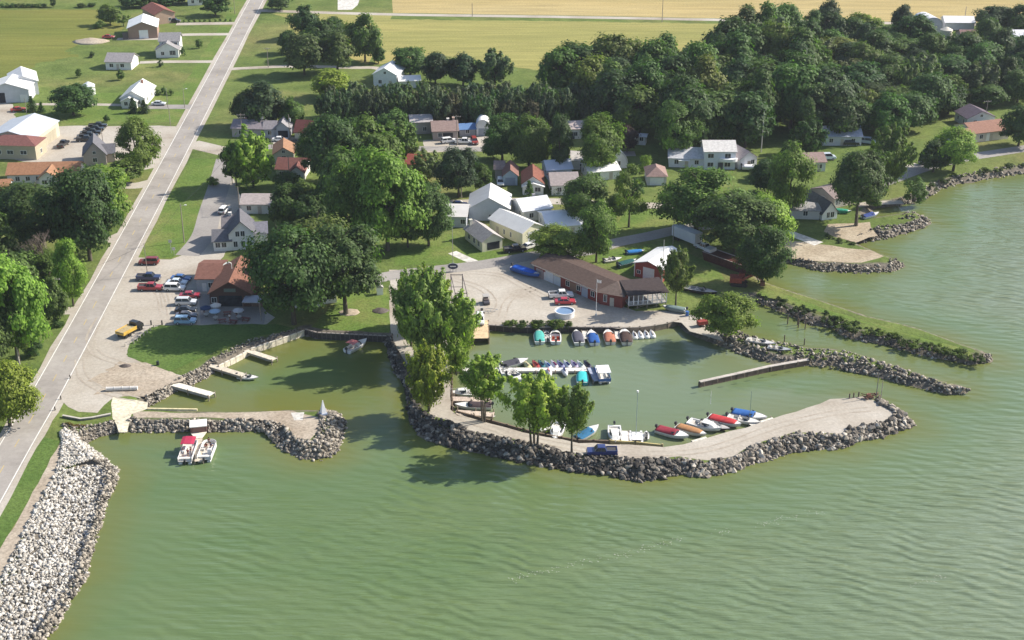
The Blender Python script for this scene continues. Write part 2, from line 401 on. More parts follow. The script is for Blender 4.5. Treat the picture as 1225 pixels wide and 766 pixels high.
def ribbon(name, px, width, m, dz, off=0.0, dash=None, jit=0):
    L = smooth_line([G(*p) for p in px]); mb = MB(); z = GZ+dz
    nrm = []
    for i, p in enumerate(L):
        tt = (L[min(i+1, len(L)-1)]-L[max(i-1, 0)]).normalized(); nrm.append(Vector((tt.y, -tt.x, 0)))
    if dash:
        s = 0
        for i in range(len(L)-1):
            seg = L[i+1]-L[i]; ln = seg.length; x = 0
            while x < ln:
                if int((s+x)/dash) % 3 == 0:
                    p = L[i]+seg*(x/ln); q = L[i]+seg*(min(x+1, ln)/ln); e = nrm[i]
                    mb.poly([(p+e*(off-width/2)).to_tuple()[:2]+(z,), (p+e*(off+width/2)).to_tuple()[:2]+(z,), (q+e*(off+width/2)).to_tuple()[:2]+(z,), (q+e*(off-width/2)).to_tuple()[:2]+(z,)][::1])
                x += 1
            s += ln
    else:
        prev = None
        for p, e in zip(L, nrm):
            w0 = width/2+random.uniform(-jit, jit); w1 = width/2+random.uniform(-jit, jit)
            cur = (mb.P((p+e*(off+w1)).to_tuple()[:2]+(z,)), mb.P((p+e*(off-w0)).to_tuple()[:2]+(z,)))
            if prev: mb.f.append([prev[0], cur[0], cur[1], prev[1]])
            prev = cur
    return structure(mb.build(name, m))

sheet('field', [(470,15.5),(700,19),(1225,29),(1700,38),(1900,-150),(460,-150)], 'gold_field', .012)
sheet('field', [(452,23),(700,26),(950,30),(990,60),(860,90),(700,80),(640,84),(530,66),(448,78)], 'bean_field', .012, .8)
sheet('field', [(325,16.5),(470,17),(440,78),(345,40),(345,22)], 'bean_field', .010)
sheet('field', [(-600,12),(120,12),(150,35),(100,50),(75,62),(95,68),(45,75),(35,95),(-20,98),(-600,110)], 'pasture', .012, 1.5)
sheet('field', [(-600,4),(180,0),(300,-6),(320,-150),(-900,-150)], 'pasture', .012)
sheet('lawn', [(171,306),(166,296),(190,256),(229,190),(264,190),(259,215),(247,245),(235,279),(222,301),(205,309),(186,309)], 'lawn', .014, .3)
sheet('lawn', [(180,391),(157,411),(151,427),(174,434),(201,444),(224,436),(253,423),(301,403),(361,394),(330,388),(230,389)], 'dark_lawn', .03, .3)
sheet('lawn', [(372,392),(400,365),(420,345),(462,345),(466,372),(466,398),(430,397)], 'lawn', .014, .4)
sheet('lawn', [(470,318),(480,285),(540,280),(560,302),(600,300),(600,309),(564,314)], 'lawn', .014, .4)
sheet('lawn', [(735,285),(745,250),(800,250),(810,262),(795,275),(760,282)], 'lawn', .014, .4)
sheet('lawn', [(700,309),(745,296),(800,290),(860,322),(868,335),(800,340),(756,331)], 'lawn', .014, .4)
sheet('lawn', [(75,150),(217,146),(300,0),(282,0),(215,110),(60,112)], 'lawn', .011, .4)
sheet('lawn', [(2,605),(30,560),(50,523),(72,528),(56,559),(35,598),(10,643),(-25,690),(-60,720)], 'dark_lawn', .016, .2)
sheet('dirt', [(72,528),(56,559),(35,598),(10,643),(-25,690),(-60,730),(-40,740),(0,694),(22,653),(43,608),(67,566),(76,533)], 'dirt', .018, .3)
sheet('dirt', [(152,430),(176,437),(203,446),(222,450),(200,461),(174,473),(150,474),(120,470),(112,455),(128,440)], 'dirt', .022, 1.3, 1.6)
sheet('gravel_lot', [(163,308),(188,311),(206,310),(224,302),(237,280),(249,246),(263,210),(272,187),(280,187),(277,212),(286,230),(300,262),(280,292),(262,312),(240,320),(262,342),(330,380),(318,389),(190,390),(166,402),(153,424),(176,436),(206,446),(224,450),(200,461),(174,474),(134,476),(115,494),(94,492),(73,480),(60,478),(90,430),(120,380)], 'gravel', .016, .4)
sheet('gravel_lot', [(480,323),(564,316),(600,310),(637,304),(645,313),(690,335),(717,352),(760,372),(800,372),(838,379),(860,396),(866,410),(845,402),(824,396),(814,387),(806,385),(780,390),(740,393),(680,391),(622,391),(584,388),(566,404),(548,425),(520,430),(490,400)], 'gravel', .016, .4)
sheet('gravel_path', [(466,323),(476,323),(478,400),(505,430),(538,437),(539,490),(547,497),(589,507),(626,517),(653,523),(691,530),(752,532),(794,536),(817,532),(842,525),(892,512),(922,502),(966,488),(993,478),(1031,475),(1046,479),(1063,488),(1071,500),(1048,507),(1020,511),(1008,519),(990,518),(966,518),(950,518),(930,523),(900,533),(877,546),(846,551),(813,547),(790,548),(750,551),(741,546),(701,544),(680,542),(651,533),(613,525),(593,523),(561,515),(540,505),(515,497),(510,480),(500,460),(474,415),(467,400)], 'gravel', .020, .25)
sheet('dirt_path', [(158,493),(236,494),(350,492),(362,495),(388,500),(385,513),(372,526),(355,526),(346,512),(325,503),(240,500),(160,500)], 'dirt', .02, .3)
sheet('concrete_pad', [(348,494),(364,493.5),(362,503),(352,503)], 'slab', .03)
sheet('boat_ramp', [(134,474),(176,482),(178,489),(159,495),(155,508),(154,517),(142,517),(134,500)], 'ramp_concrete', .026, .3)
sheet('beach', [(936,286),(984,293),(1040,300),(1058,306),(1030,315),(980,313),(943,308)], 'sand', .016, .5)
sheet('beach', [(990,268),(1040,266),(1048,282),(1025,291),(1000,284),(985,277)], 'sand', .016, .5)
sheet('concrete_pad', [(933,278),(943,275),(985,290),(974,294)], 'slab', .03)
sheet('concrete_pad', [(404,12),(404,0),(430,0),(428,6),(421,12)], 'slab', .02)
sheet('gravel_yard', [(-20,122),(16,124),(18,132),(16,152),(72,151),(217,151),(190,200),(170,204),(150,190),(120,196),(60,193),(45,196),(-40,180)], 'gravel', .013, .6)
sheet('gravel_yard', [(352,172),(330,175),(322,165),(345,163),(372,168),(392,180),(360,182)], 'gravel', .013, .4)
sheet('gravel_yard', [(505,168),(585,163),(600,172),(640,180),(636,184),(560,180),(512,183)], 'gravel', .013, .4)
# roads
ROAD = [(330,-40),(307,0),(219.5,167),(143,310),(59.5,463),(17,536),(-60,670),(-160,840)]
ribbon('road_shoulder', ROAD, 8.6, 'gravel', .020, jit=.25)
ribbon('road', ROAD, 6.4, 'asphalt', .032)
for s in (-1, 1): ribbon('road_marking', ROAD, .22, 'white_line', .044, off=s*2.95)
ribbon('road_marking', ROAD, .13, 'yellow_line', .044, dash=3)
ribbon('road', [(300,12.5),(470,17.5),(700,21),(1225,31),(1800,42)], 4.4, 'gravel', .030)
ribbon('road', [(228,172),(262,180),(280,184)], 7, 'gravel', .026)
ribbon('road', [(271,190),(262,222),(252,252),(243,282),(224,306)], 6, 'old_asphalt', .026)
ribbon('road', [(440,336),(480,328),(560,319),(600,313),(640,306),(700,301),(735,291),(775,283),(812,275),(860,268),(910,258),(965,243),(1010,234),(1055,219),(1105,201),(1150,190),(1225,178),(1400,150)], 5.2, 'old_asphalt', .030)
ribbon('road', [(395,242),(470,242),(540,243),(607,240.5),(675,241.5),(735,245),(800,247),(840,252)], 4.6, 'gravel', .026)
ribbon('road', [(300,176),(360,176),(440,178),(520,178),(640,180),(700,184),(760,184)], 4.5, 'old_asphalt', .022)
ribbon('driveway', [(211,29),(245,28.5),(290,28)], 4.5, 'gravel', .024)
ribbon('driveway', [(140,47),(195,46),(215,42),(283,41)], 4, 'gravel', .024)
ribbon('driveway', [(167,75),(200,74),(262,74)], 3.6, 'gravel', .024)
ribbon('driveway', [(176,128),(205,128),(232,128)], 5, 'old_asphalt', .024)
ribbon('driveway', [(40,125),(100,125),(150,126)], 2.6, 'gravel', .024)
ribbon('driveway', [(272,83),(310,81),(350,79.5),(423,81),(452,82),(475,92),(500,104)], 3.6, 'gravel', .024)
ribbon('driveway', [(148,222),(165,222),(190,216)], 5, 'gravel', .018)
ribbon('driveway', [(128,290),(140,283),(158,276)], 3.5, 'gravel', .018)
ribbon('driveway', [(54,374),(80,372),(106,372)], 4, 'gravel', .018)
ribbon('driveway', [(541,302),(556,309),(570,315)], 2.6, 'slab', .024)
ribbon('driveway', [(1024,246),(1050,243),(1080,242)], 3.0, 'gravel', .024)
ribbon('driveway', [(1060,216),(1075,206),(1100,197)], 4.0, 'gravel', .024)
for line in ([(150,436),(118,425),(108,405),(120,380)], [(165,478),(130,470),(100,452),(95,430)], [(240,320),(210,326),(195,340),(200,372)], [(165,322),(190,352),(196,378)], [(560,326),(600,330),(630,345),(662,360)], [(545,335),(575,345),(590,362),(580,378)], [(640,345),(610,358),(600,380)], [(700,540),(780,543),(850,537),(930,510),(1000,494),(1040,490)], [(545,498),(620,522),(700,538)]):
    for s_ in (-.8, .8): ribbon('wheel_track', line, .42, 'worn_gravel', .036, off=s_, jit=.09)
sheet('lawn', [(905,352),(942,362),(970,371),(1000,379),(1040,388),(1080,400),(1120,414),(1165,428),(1160,421),(1110,406),(1078,398),(1040,386),(985,369),(940,353),(912,345)], 'lawn', .01, .35)
#@@BUILD
# ------------------------------------------------------------------ buildings
def block(root, A, B, depth, eave, ridge, axis='x', wall=(.75,.75,.73), roof=(.3,.28,.27), rm='shingle', z0=GZ, ov=.4, hip=False, arch=False, wm='siding'):
    """one gabled volume: A, B = photo pixels of the two ends of its front wall on the ground; children of root"""
    P, Q = G(*A, z=z0), G(*B, z=z0); w = (Q-P).length; rot = math.atan2(Q.y-P.y, Q.x-P.x)
    per = Vector((-math.sin(rot), math.cos(rot), 0)); c = (P+Q)/2+per*depth/2
    base = root.location; r0 = root.rotation_euler.z
    dv = c-base; lx = dv.x*math.cos(r0)+dv.y*math.sin(r0); ly = -dv.x*math.sin(r0)+dv.y*math.cos(r0)
    T = (lx, ly, z0-base.z, rot-r0)
    X, Y = w/2, depth/2
    mb = MB(*T)
    if axis == 'x': prof = lambda s: [(s*X, -Y, 0), (s*X, Y, 0), (s*X, Y, eave), (s*X, 0, ridge), (s*X, -Y, eave)]
    else: prof = lambda s: [(-X, s*Y, 0), (X, s*Y, 0), (X, s*Y, eave), (0, s*Y, ridge), (-X, s*Y, eave)]
    if hip: mb.box(-X, X, -Y, Y, 0, eave)
    elif arch:
        K = 10
        pr = [(-X, 0)]+[(-X*math.cos(math.pi*k/K), eave+(ridge-eave)*math.sin(math.pi*k/K)) for k in range(K+1)]+[(X, 0)]
        mb.loft([[(x, -Y, z) for x, z in pr], [(x, Y, z) for x, z in pr]])
    else:
        mb.loft([prof(-1), prof(1)])
    mb.build('wall', wm, root, wall)
    mb = MB(*T); th = .16
    if hip:
        rl = max(X-Y, 0) if axis == 'x' else 0; rd = max(Y-X, 0) if axis == 'y' else 0
        o = ov; e = eave-.05
        i = [mb.P(p) for p in ((-X-o,-Y-o,e),(X+o,-Y-o,e),(X+o,Y+o,e),(-X-o,Y+o,e),(-rl,-rd,ridge),(rl,rd,ridge))]
        if axis == 'x': fs = ((0,1,5,4),(1,2,5),(2,3,4,5),(3,0,4))
        else: fs = ((0,1,4),(1,2,5,4),(2,3,5),(3,0,4,5))
        for f in fs: mb.f.append([i[k] for k in f])
        mb.f.append([i[3], i[2], i[1], i[0]])
    elif arch:
        K = 10; rr = []
        for k in range(K+1):
            a = math.pi*k/K; rr.append((-(X+.2)*math.cos(a), eave+.06+(ridge-eave+.15)*math.sin(a)))
        outer = rr+[(x*.985, z-.1) for x, z in rr[::-1]]
        mb.loft([[(x, -Y-.15, z) for x, z in outer], [(x, Y+.15, z) for x, z in outer]])
    else:
        half = Y if axis == 'x' else X; L = X if axis == 'x' else Y
        sl = (ridge-eave)/half; e = eave-ov*sl
        pr = [(-half-ov, e+.03), (0, ridge+.03), (half+ov, e+.03), (half+ov, e+th), (0, ridge+th+.03), (-half-ov, e+th)]
        f = (lambda s, p: (s*(L+ov), p[0], p[1])) if axis == 'x' else (lambda s, p: (p[0], s*(L+ov), p[1]))
        mb.loft([[f(-1, p) for p in pr], [f(1, p) for p in pr]])
    mb.build('roof', rm, root, roof)
    return dict(T=T, X=X, Y=Y, eave=eave, ridge=ridge, root=root, axis=axis)
def onwall(b, side, u, z, w, h, name, m, color, out=.03, thick=.06, parent=None):
    """a panel on wall 'f','b','l','r' of block b; u in -1..1 along it, z its foot"""
    X, Y = b['X'], b['Y']; mb = MB(*b['T'])
    if side in 'fb':
        s = -1 if side == 'f' else 1; y = s*(Y+out); mb.box(u*X-w/2, u*X+w/2, min(y, y-s*thick), max(y, y-s*thick), z, z+h)
    else:
        s = -1 if side == 'l' else 1; x = s*(X+out); mb.box(min(x, x-s*thick), max(x, x-s*thick), u*Y-w/2, u*Y+w/2, z, z+h)
    return mb.build(name, m, parent or b['root'], color)
def window(b, side, u, z=1.0, w=1.1, h=1.2, frame=(.8,.8,.78)):
    p = onwall(b, side, u, z, w, h, 'window', 'glass', (1, 1, 1), .035)
    X, Y = b['X'], b['Y']; t = .09; mb = MB(*b['T'])
    for (a0, a1, z0, z1) in ((-w/2-t, w/2+t, z+h, z+h+t), (-w/2-t, w/2+t, z-t, z), (-w/2-t, -w/2, z, z+h), (w/2, w/2+t, z, z+h), (-.03, .03, z, z+h)):
        if side in 'fb':
            s = -1 if side == 'f' else 1; y = s*(Y+.06); mb.box(u*X+a0, u*X+a1, min(y, y-s*.08), max(y, y-s*.08), z0, z1)
        else:
            s = -1 if side == 'l' else 1; x = s*(X+.06); mb.box(min(x, x-s*.08), max(x, x-s*.08), u*Y+a0, u*Y+a1, z0, z1)
    mb.build('window_frame', 'paint', p, frame)
def door(b, side, u, color=(.5,.45,.4), w=1.0, h=2.05, name='door'):
    d = onwall(b, side, u, .05, w, h, name, 'paint', color, .05)
    if w < 1.3:
        X, Y = b['X'], b['Y']; mb = MB(*b['T'])
        if side in 'fb': s = -1 if side == 'f' else 1; y = s*(Y+.1); mb.box(u*X+w*.3, u*X+w*.38, min(y, y-s*.06), max(y, y-s*.06), 1.0, 1.1)
        else: s = -1 if side == 'l' else 1; x = s*(X+.1); mb.box(min(x, x-s*.06), max(x, x-s*.06), u*Y+w*.3, u*Y+w*.38, 1.0, 1.1)
        mb.build('handle', 'iron', d, (.3, .28, .25))
def chimney(b, u, v, z0, h, color=(.35,.2,.16), r=.35):
    X, Y = b['X'], b['Y']; mb = MB(*b['T']); mb.box(u*X-r, u*X+r, v*Y-r, v*Y+r, z0, z0+h); mb.box(u*X-r-.08, u*X+r+.08, v*Y-r-.08, v*Y+r+.08, z0+h, z0+h+.12)
    roof = [c for c in b['root'].children if c.name.startswith('roof')][-1]
    mb.build('chimney', 'concrete', roof, color)
def house(name, label, A, B, depth, eave, ridge, axis='x', cat='house', group=None, win=True, dr=True, **kw):
    P, Q = G(*A), G(*B)
    root = thing(name, label, cat, ((P+Q)/2).to_tuple(), math.atan2(Q.y-P.y, Q.x-P.x), group)
    b = block(root, A, B, depth, eave, ridge, axis, **kw)
    if win:
        n = max(1, int(b['X']*2/3.2)); us = [(-1+(2*k+1)/n)*.86 for k in range(n)]
        skip = n//2 if dr else -1
        for k, u in enumerate(us):
            if k == skip and n > 1: door(b, 'f', u)
            else: window(b, 'f', u)
        for sd_ in 'lr':
            for v in ((-.45, .45) if depth > 6 else (0,)): window(b, sd_, v, w=.9)
        if axis == 'y' and ridge-eave > 1.8: window(b, 'f', 0, eave+.2, .8, .8)
    return root, b
WH = (.78,.78,.76); CREAM = (.72,.68,.52); GRAYR = (.30,.29,.30); BRN = (.20,.13,.11); ORG = (.36,.19,.11); MAR = (.22,.075,.06)

# west of the road
r, b = house('barn', 'tan steel barn with white roof, big white door and brown roofed wing', (154,47), (189,45.5), 14, 4.2, 6.4, 'y', 'barn', win=False, wall=(.36,.24,.19), roof=(.85,.85,.84), rm='metal_roof')
onwall(b, 'f', .05, .05, 3.4, 3.2, 'barn_door', 'paint', (.85,.85,.85)); onwall(b, 'f', -1.2, 0.02, 2.0, 2.6, 'lean_to', 'siding', (.12,.1,.1), .6, .55)
b2 = block(r, (186,30), (210,27), 15, 4.0, 5.8, 'y', wall=(.5,.35,.27), roof=(.26,.11,.09)); window(b2, 'r', -.5); window(b2, 'f', .5)
r, b = house('farmhouse', 'two storey white farmhouse with grey roof and a front gable beside the road', (192,66), (216,65.5), 7, 5.2, 7.4, 'x', win=False, wall=WH, roof=GRAYR)
for u in (-.6, 0, .6): window(b, 'f', u, 3.4)
b2 = block(r, (187,69.5), (214,69), 6, 3.0, 5.4, 'y', wall=WH, roof=GRAYR)
for u in (.35, .62): window(b2, 'f', u, 1.0, 1.0, 1.6)
window(b2, 'f', -.4); window(b2, 'r', 0)
r, b = house('garage', 'long white garage with grey gable roof on the lawn below the farmhouse', (127,83.5), (157.5,84), 8.5, 2.9, 5.0, 'x', 'garage', win=False, wall=WH, roof=(.33,.31,.32))
window(b, 'f', -.55, w=1.3); window(b, 'f', .3, w=1.3); door(b, 'f', -.05); door(b, 'r', 0, WH, 3, 2.3, 'garage_door')
r, b = house('bungalow', 'white bungalow with bright white metal roof and low front porch', (145,128), (174,128), 15, 2.9, 5.2, 'y', 'house', wall=WH, roof=(.72,.72,.70), rm='metal_roof', win=False)
window(b, 'f', -.5); window(b, 'f', .5); door(b, 'f', .05); window(b, 'r', -.5); window(b, 'r', .3)
b2 = block(r, (146,130), (164,130), 4, 2.4, 3.6, 'y', wall=WH, roof=(.72,.72,.70), rm='metal_roof'); window(b2, 'f', -.4); chimney(b, .2, .5, 4.6, 1.2)
r, b = house('pole_barn', 'white metal pole barn with dark open bay at the left edge', (-16,124), (36,122.5), 11, 4.3, 6.6, 'y', 'barn', win=False, wall=(.6,.62,.66), roof=(.70,.70,.70), rm='metal_roof')
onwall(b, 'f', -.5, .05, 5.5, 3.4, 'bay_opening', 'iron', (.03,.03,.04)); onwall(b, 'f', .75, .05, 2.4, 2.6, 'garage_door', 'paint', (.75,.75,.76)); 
r, b = house('pole_barn', 'taller white metal barn standing behind the barn with the dark open bay', (14,116), (47,113), 13, 4.6, 6.6, 'y', 'barn', win=False, wall=(.72,.73,.74), roof=(.70,.70,.70), rm='metal_roof'); window(b, 'r', 0)
r, b = house('workshop', 'large cream workshop with pale steel roof and a maroon hipped front', (-14,182), (43,184), 18, 4.6, 6.6, 'y', 'workshop', win=False, wall=(.62,.56,.42), roof=(.50,.54,.60), rm='metal_roof')
for v in (-.2, .1, .35, .6): onwall(b, 'r', v, .05, 2.4, 3.2, 'garage_door', 'paint', (.4,.36,.27))
b2 = block(r, (-14,190), (44,191.5), 8, 4.3, 6.2, 'x', wall=(.45,.40,.29), roof=(.22,.10,.09), hip=True, z0=GZ)
for u in (-.55, -.05, .5): window(b2, 'f', u, 1.6, 1.8, 1.1)
window(b2, 'r', 0)
r, b = house('cottage', 'dark grey roofed cottage half hidden by trees beside the gravel yard', (101,199), (128,197), 9, 3.2, 6.8, 'y', wall=(.5,.42,.4), roof=(.15,.15,.17))
b2 = block(r, (122,195), (138,194), 6, 2.8, 4.6, 'x', wall=(.5,.42,.4), roof=(.16,.16,.18))
r, b = house('bungalow', 'long orange tiled bungalow with white walls behind the big dark tree', (10,221), (95,219), 8, 2.9, 4.9, 'x', wall=(.7,.68,.66), roof=ORG)
b2 = block(r, (48,225), (69,224.5), 6, 2.9, 4.6, 'y', wall=(.72,.7,.68), roof=(.36,.2,.12)); window(b2, 'f', -.4, w=1.3); window(b2, 'f', .4, w=1.3)
r, b = house('garage', 'small grey garage with orange tiled roof at the left edge', (-16,240), (13,238), 7, 2.7, 4.4, 'x', 'garage', wall=(.5,.52,.55), roof=ORG, dr=False)
r, b = house('farmhouse', 'white farmhouse far off by the top of the road', (225,7), (246,6), 8, 3.2, 5.4, 'x', wall=WH, roof=(.5,.48,.47), dr=False)
# centre left
r, b = house('restaurant', 'brown shingled lakeside restaurant with dark open gable front and low side wing', (252,367), (301,367), 15, 3.3, 6.0, 'y', 'restaurant', win=False, wall=(.10,.055,.045), roof=(.25,.125,.09))
onwall(b, 'f', 0, .1, 5.2, 2.6, 'glazed_front', 'glass', (1,1,1)); onwall(b, 'f', 0, 3.6, 2.6, .8, 'sign_board', 'paint', (.16,.2,.17), .1, .1)
window(b, 'f', -.8); window(b, 'f', .8); window(b, 'l', -.5)
b2 = block(r, (236,349), (262,349), 11, 3.2, 4.6, 'x', wall=(.42,.46,.5), roof=(.20,.10,.08)); door(b2, 'f', -.3, (.7,.7,.7)); window(b2, 'f', .3)
mb = MB(*b['T']); mb.tube((-.9, 1, 4.6), (-.9, 1, 7.0), .09); mb.tube((-.9, 1, 7.0), (-1.5, 1, 7.3), .12); mb.tube((-1.5, 1, 7.3), (-1.7, 1, 6.9), .14); mb.build('vent_pipe', 'paint', r, (.85,.82,.78))
r, b = house('farmhouse', 'white two storey house with steep front gable and dark sweeping roof beside the lane', (275,300), (305,298), 9, 4.4, 7.4, 'y', win=False, wall=WH, roof=(.15,.15,.17))
for u in (-.3, .12): window(b, 'f', u, 3.6, .9, 1.3)
for u in (-.5, .1, .6): window(b, 'f', u, .9, .9, 1.4)
b2 = block(r, (256,301), (277,300), 6, 2.7, 4.5, 'x', wall=WH, roof=(.17,.17,.19)); window(b2, 'f', -.5); window(b2, 'f', .2); window(b2, 'l', 0)
b3 = block(r, (268,291), (290,290), 6, 4.2, 6.2, 'x', wall=WH, roof=(.23,.21,.22)); b4 = block(r, (303,293), (320,292), 7, 3.0, 4.6, 'x', wall=WH, roof=(.22,.22,.26)); chimney(b3, -.2, 0, 5.6, 1.3, (.75,.73,.7))
r, b = house('mobile_home', 'long low white house with pinkish grey roof beside the lane', (289,256), (333,256), 8, 2.7, 4.0, 'x', wall=WH, roof=(.42,.37,.36))
mb = MB(*b['T']); mb.tube((-b['X']-.2, -b['Y']+.3, 0), (-b['X']-.2, -b['Y']+.3, 5.2), .06); mb.build('vent_pipe', 'paint', r, (.8,.8,.8))
r, b = house('garage', 'blue grey garage with open dark bay and front gable near the lane top', (329,165), (347,165), 8, 2.9, 4.9, 'y', 'garage', win=False, wall=(.5,.5,.55), roof=(.3,.29,.31))
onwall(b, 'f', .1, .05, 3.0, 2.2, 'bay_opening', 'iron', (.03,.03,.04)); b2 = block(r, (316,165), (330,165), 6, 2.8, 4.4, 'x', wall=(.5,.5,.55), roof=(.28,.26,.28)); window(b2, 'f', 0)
r, b = house('mobile_home', 'long grey roofed house partly hidden behind bushes left of the open garage', (278,164), (314,165), 8, 2.8, 4.4, 'x', wall=(.45,.4,.42), roof=(.27,.24,.26)); chimney(b, .8, .1, 4.1, 1.2, (.8,.78,.75)); chimney(b, -.3, .1, 4.1, .7)
r, b = house('barn', 'little maroon gambrel roofed barn with cream front', (353,169), (372,170), 7, 3.0, 5.6, 'x', 'barn', wall=CREAM, roof=(.16,.06,.055))
r, b = house('bungalow', 'small house with sunlit orange shingle roof below the open garage', (328,196), (352,195), 9, 2.9, 4.7, 'y', wall=(.6,.56,.5), roof=(.33,.19,.12))
r, b = house('bungalow', 'white bungalow with maroon roof in deep tree shade', (331,214), (364,215), 8, 2.9, 4.9, 'x', wall=(.7,.68,.66), roof=(.2,.09,.08), win=False)
b2 = block(r, (347,218), (364,218), 4, 2.9, 4.5, 'y', wall=(.7,.68,.66), roof=(.2,.09,.08)); window(b2, 'f', -.55); window(b2, 'f', .25); window(b, 'f', -.6)
r, b = house('cottage', 'white cottage sheltered under the great shade tree above the harbour', (351,369), (383,367), 8, 2.8, 4.6, 'x', wall=WH, roof=(.35,.36,.4))
b2 = block(r, (386,364), (403,362), 6, 2.5, 3.8, 'x', wall=WH, roof=(.35,.36,.4)); window(b2, 'f', 0, w=1.6)
r, b = house('workshop', 'plain grey box of a building standing before the dark windbreak', (492,161), (517,160), 8, 3.8, 4.9, 'x', 'shed', win=False, wall=(.42,.38,.37), roof=(.45,.42,.42)); window(b, 'f', .3)
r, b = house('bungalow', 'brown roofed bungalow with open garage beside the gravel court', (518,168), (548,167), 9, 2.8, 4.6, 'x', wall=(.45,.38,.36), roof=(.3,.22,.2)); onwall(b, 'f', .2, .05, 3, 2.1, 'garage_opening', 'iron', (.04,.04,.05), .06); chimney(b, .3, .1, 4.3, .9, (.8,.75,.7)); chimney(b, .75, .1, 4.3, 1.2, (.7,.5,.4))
r, b = house('carport', 'low shed with bright blue tarpaulin roof beside a white shed', (550,164), (569,163), 6, 2.3, 3.2, 'x', 'shed', win=False, wall=(.3,.32,.36), roof=(.12,.22,.42), rm='canvas'); window(b, 'f', 0)
r, b = house('shed', 'small white shed with rounded gable facing the gravel court', (570,163), (585,163), 6, 3.0, 5.0, 'y', 'shed', win=False, wall=(.75,.76,.78), roof=(.85,.86,.88), arch=True, rm='metal_roof'); onwall(b, 'f', 0, .05, 2.6, 2.4, 'shed_door', 'paint', (.3,.34,.4))
r, b = house('cottage', 'red roofed cottage with white trim among trees left of the round dark tree', (485,207), (507,209), 7, 2.8, 4.5, 'x', wall=(.5,.42,.4), roof=(.34,.1,.08))
# middle row
r, b = house('garage', 'pale blue garage with front gable and shaded driveway beside a rust roofed house', (602,222), (619,222), 8, 2.9, 4.5, 'y', 'garage', win=False, wall=(.5,.6,.74), roof=(.25,.14,.12)); onwall(b, 'f', 0, .05, 2.8, 2.2, 'garage_door', 'paint', (.3,.36,.5)); b2 = block(r, (592,214), (603,214), 6, 2.8, 4.2, 'x', wall=(.4,.36,.34), roof=(.25,.2,.19))
r, b = house('bungalow', 'white house with rust red roof and white porch gable', (625,232), (650,232), 10, 3.0, 5.0, 'y', wall=WH, roof=(.23,.10,.075), win=False)
b2 = block(r, (625.5,233.5), (650,233.5), 2.5, 2.4, 3.3, 'y', wall=WH, roof=(.8,.8,.78), rm='metal_roof'); window(b2, 'f', .45, w=1.5); window(b2, 'f', -.4); window(b, 'l', 0)
r, b = house('bungalow', 'white house with grey brown roof slope right of the rust roofed house', (660,234), (692,233), 9, 2.9, 4.9, 'x', wall=WH, roof=(.38,.33,.32))
r, b = house('bungalow', 'pale blue grey house squeezed behind the white house with grey brown roof', (655,215), (684,213), 7, 2.8, 4.4, 'x', wall=(.6,.65,.72), roof=(.55,.6,.7), rm='metal_roof')
r, b = house('garage', 'white garage with pale flat looking roof and one dark doorway', (684,203), (708,203), 8, 2.7, 4.0, 'x', 'garage', wall=WH, roof=(.6,.57,.55)); door(b, 'f', .1, (.05,.05,.06), 1.4, 2.1)
r, b = house('cottage', 'white cottage with tall dark doorway between two crowns far back', (677,167), (700,166), 7, 3.2, 4.6, 'x', wall=(.8,.74,.68), roof=(.5,.42,.4)); door(b, 'f', -.3, (.04,.04,.05), 1.2, 2.2)
r, b = house('quonset_hut', 'white round topped hut between the garages', (721,203), (750,201), 11, 1.4, 5.2, 'y', 'hut', win=False, wall=(.7,.7,.72), roof=(.85,.85,.86), rm='metal_roof', arch=True); window(b, 'f', .3)
r, b = house('bungalow', 'low white metal roofed house in front of the round topped hut', (705,217), (741,214), 8, 2.6, 3.7, 'x', wall=WH, roof=(.84,.84,.84), rm='metal_roof')
r, b = house('garage', 'brown hip roofed garage with wide white door on the lawn', (774,222), (797,222), 8, 2.7, 4.6, 'y', 'garage', win=False, wall=(.6,.58,.6), roof=(.30,.21,.19), hip=True); onwall(b, 'f', 0, .05, 3.8, 2.2, 'garage_door', 'paint', (.75,.77,.82))
r, b = house('camper', 'small grey flat sided camper at the foot of the dark wood', (758,173), (772,174), 3, 2.6, 3.0, 'x', 'camper', win=False, wall=(.75,.77,.8), roof=(.5,.52,.56), rm='metal_roof'); window(b, 'f', .3, 1.3); door(b, 'f', -.4)
r, b = house('bungalow', 'long white house with pale roof joined to the two storey house', (800,200), (842,201), 8, 2.8, 4.7, 'x', wall=(.75,.76,.8), roof=(.62,.62,.66)); onwall(b, 'f', -.15, 2.2, 3.2, .12, 'awning', 'paint', (.85,.85,.85), 1.0, 1.0)
r, b = house('farmhouse', 'two storey white house with pale roof and curved white balcony below the wood', (842,203), (879,203), 9, 5.4, 7.2, 'x', win=False, wall=(.72,.75,.8), roof=(.68,.66,.64))
for u in (-.6, .5): window(b, 'f', u, 3.5, 1.6, 1.2); window(b, 'f', u, .9, 1.6, 1.2)
door(b, 'f', .05, (.1,.1,.13), 1.5)
mb = MB(*b['T'])
pts = [(b['X']*.55+2.6*math.cos(math.pi+math.pi*k/8), -b['Y']+1.7*math.sin(math.pi+math.pi*k/8)) for k in range(9)]
mb.prism(pts, 2.6, 3.5); mb.build('balcony', 'paint', r, (.85,.85,.86))
r, b = house('garage', 'white gabled garage with grey brown roof right of the two storey house', (884,203), (905,200), 9, 3.0, 5.0, 'y', 'garage', win=False, wall=(.8,.78,.8), roof=(.38,.33,.33)); onwall(b, 'f', .2, .05, 1.6, 2.1, 'door', 'paint', (.2,.17,.16)); window(b, 'f', .5, 1.2)
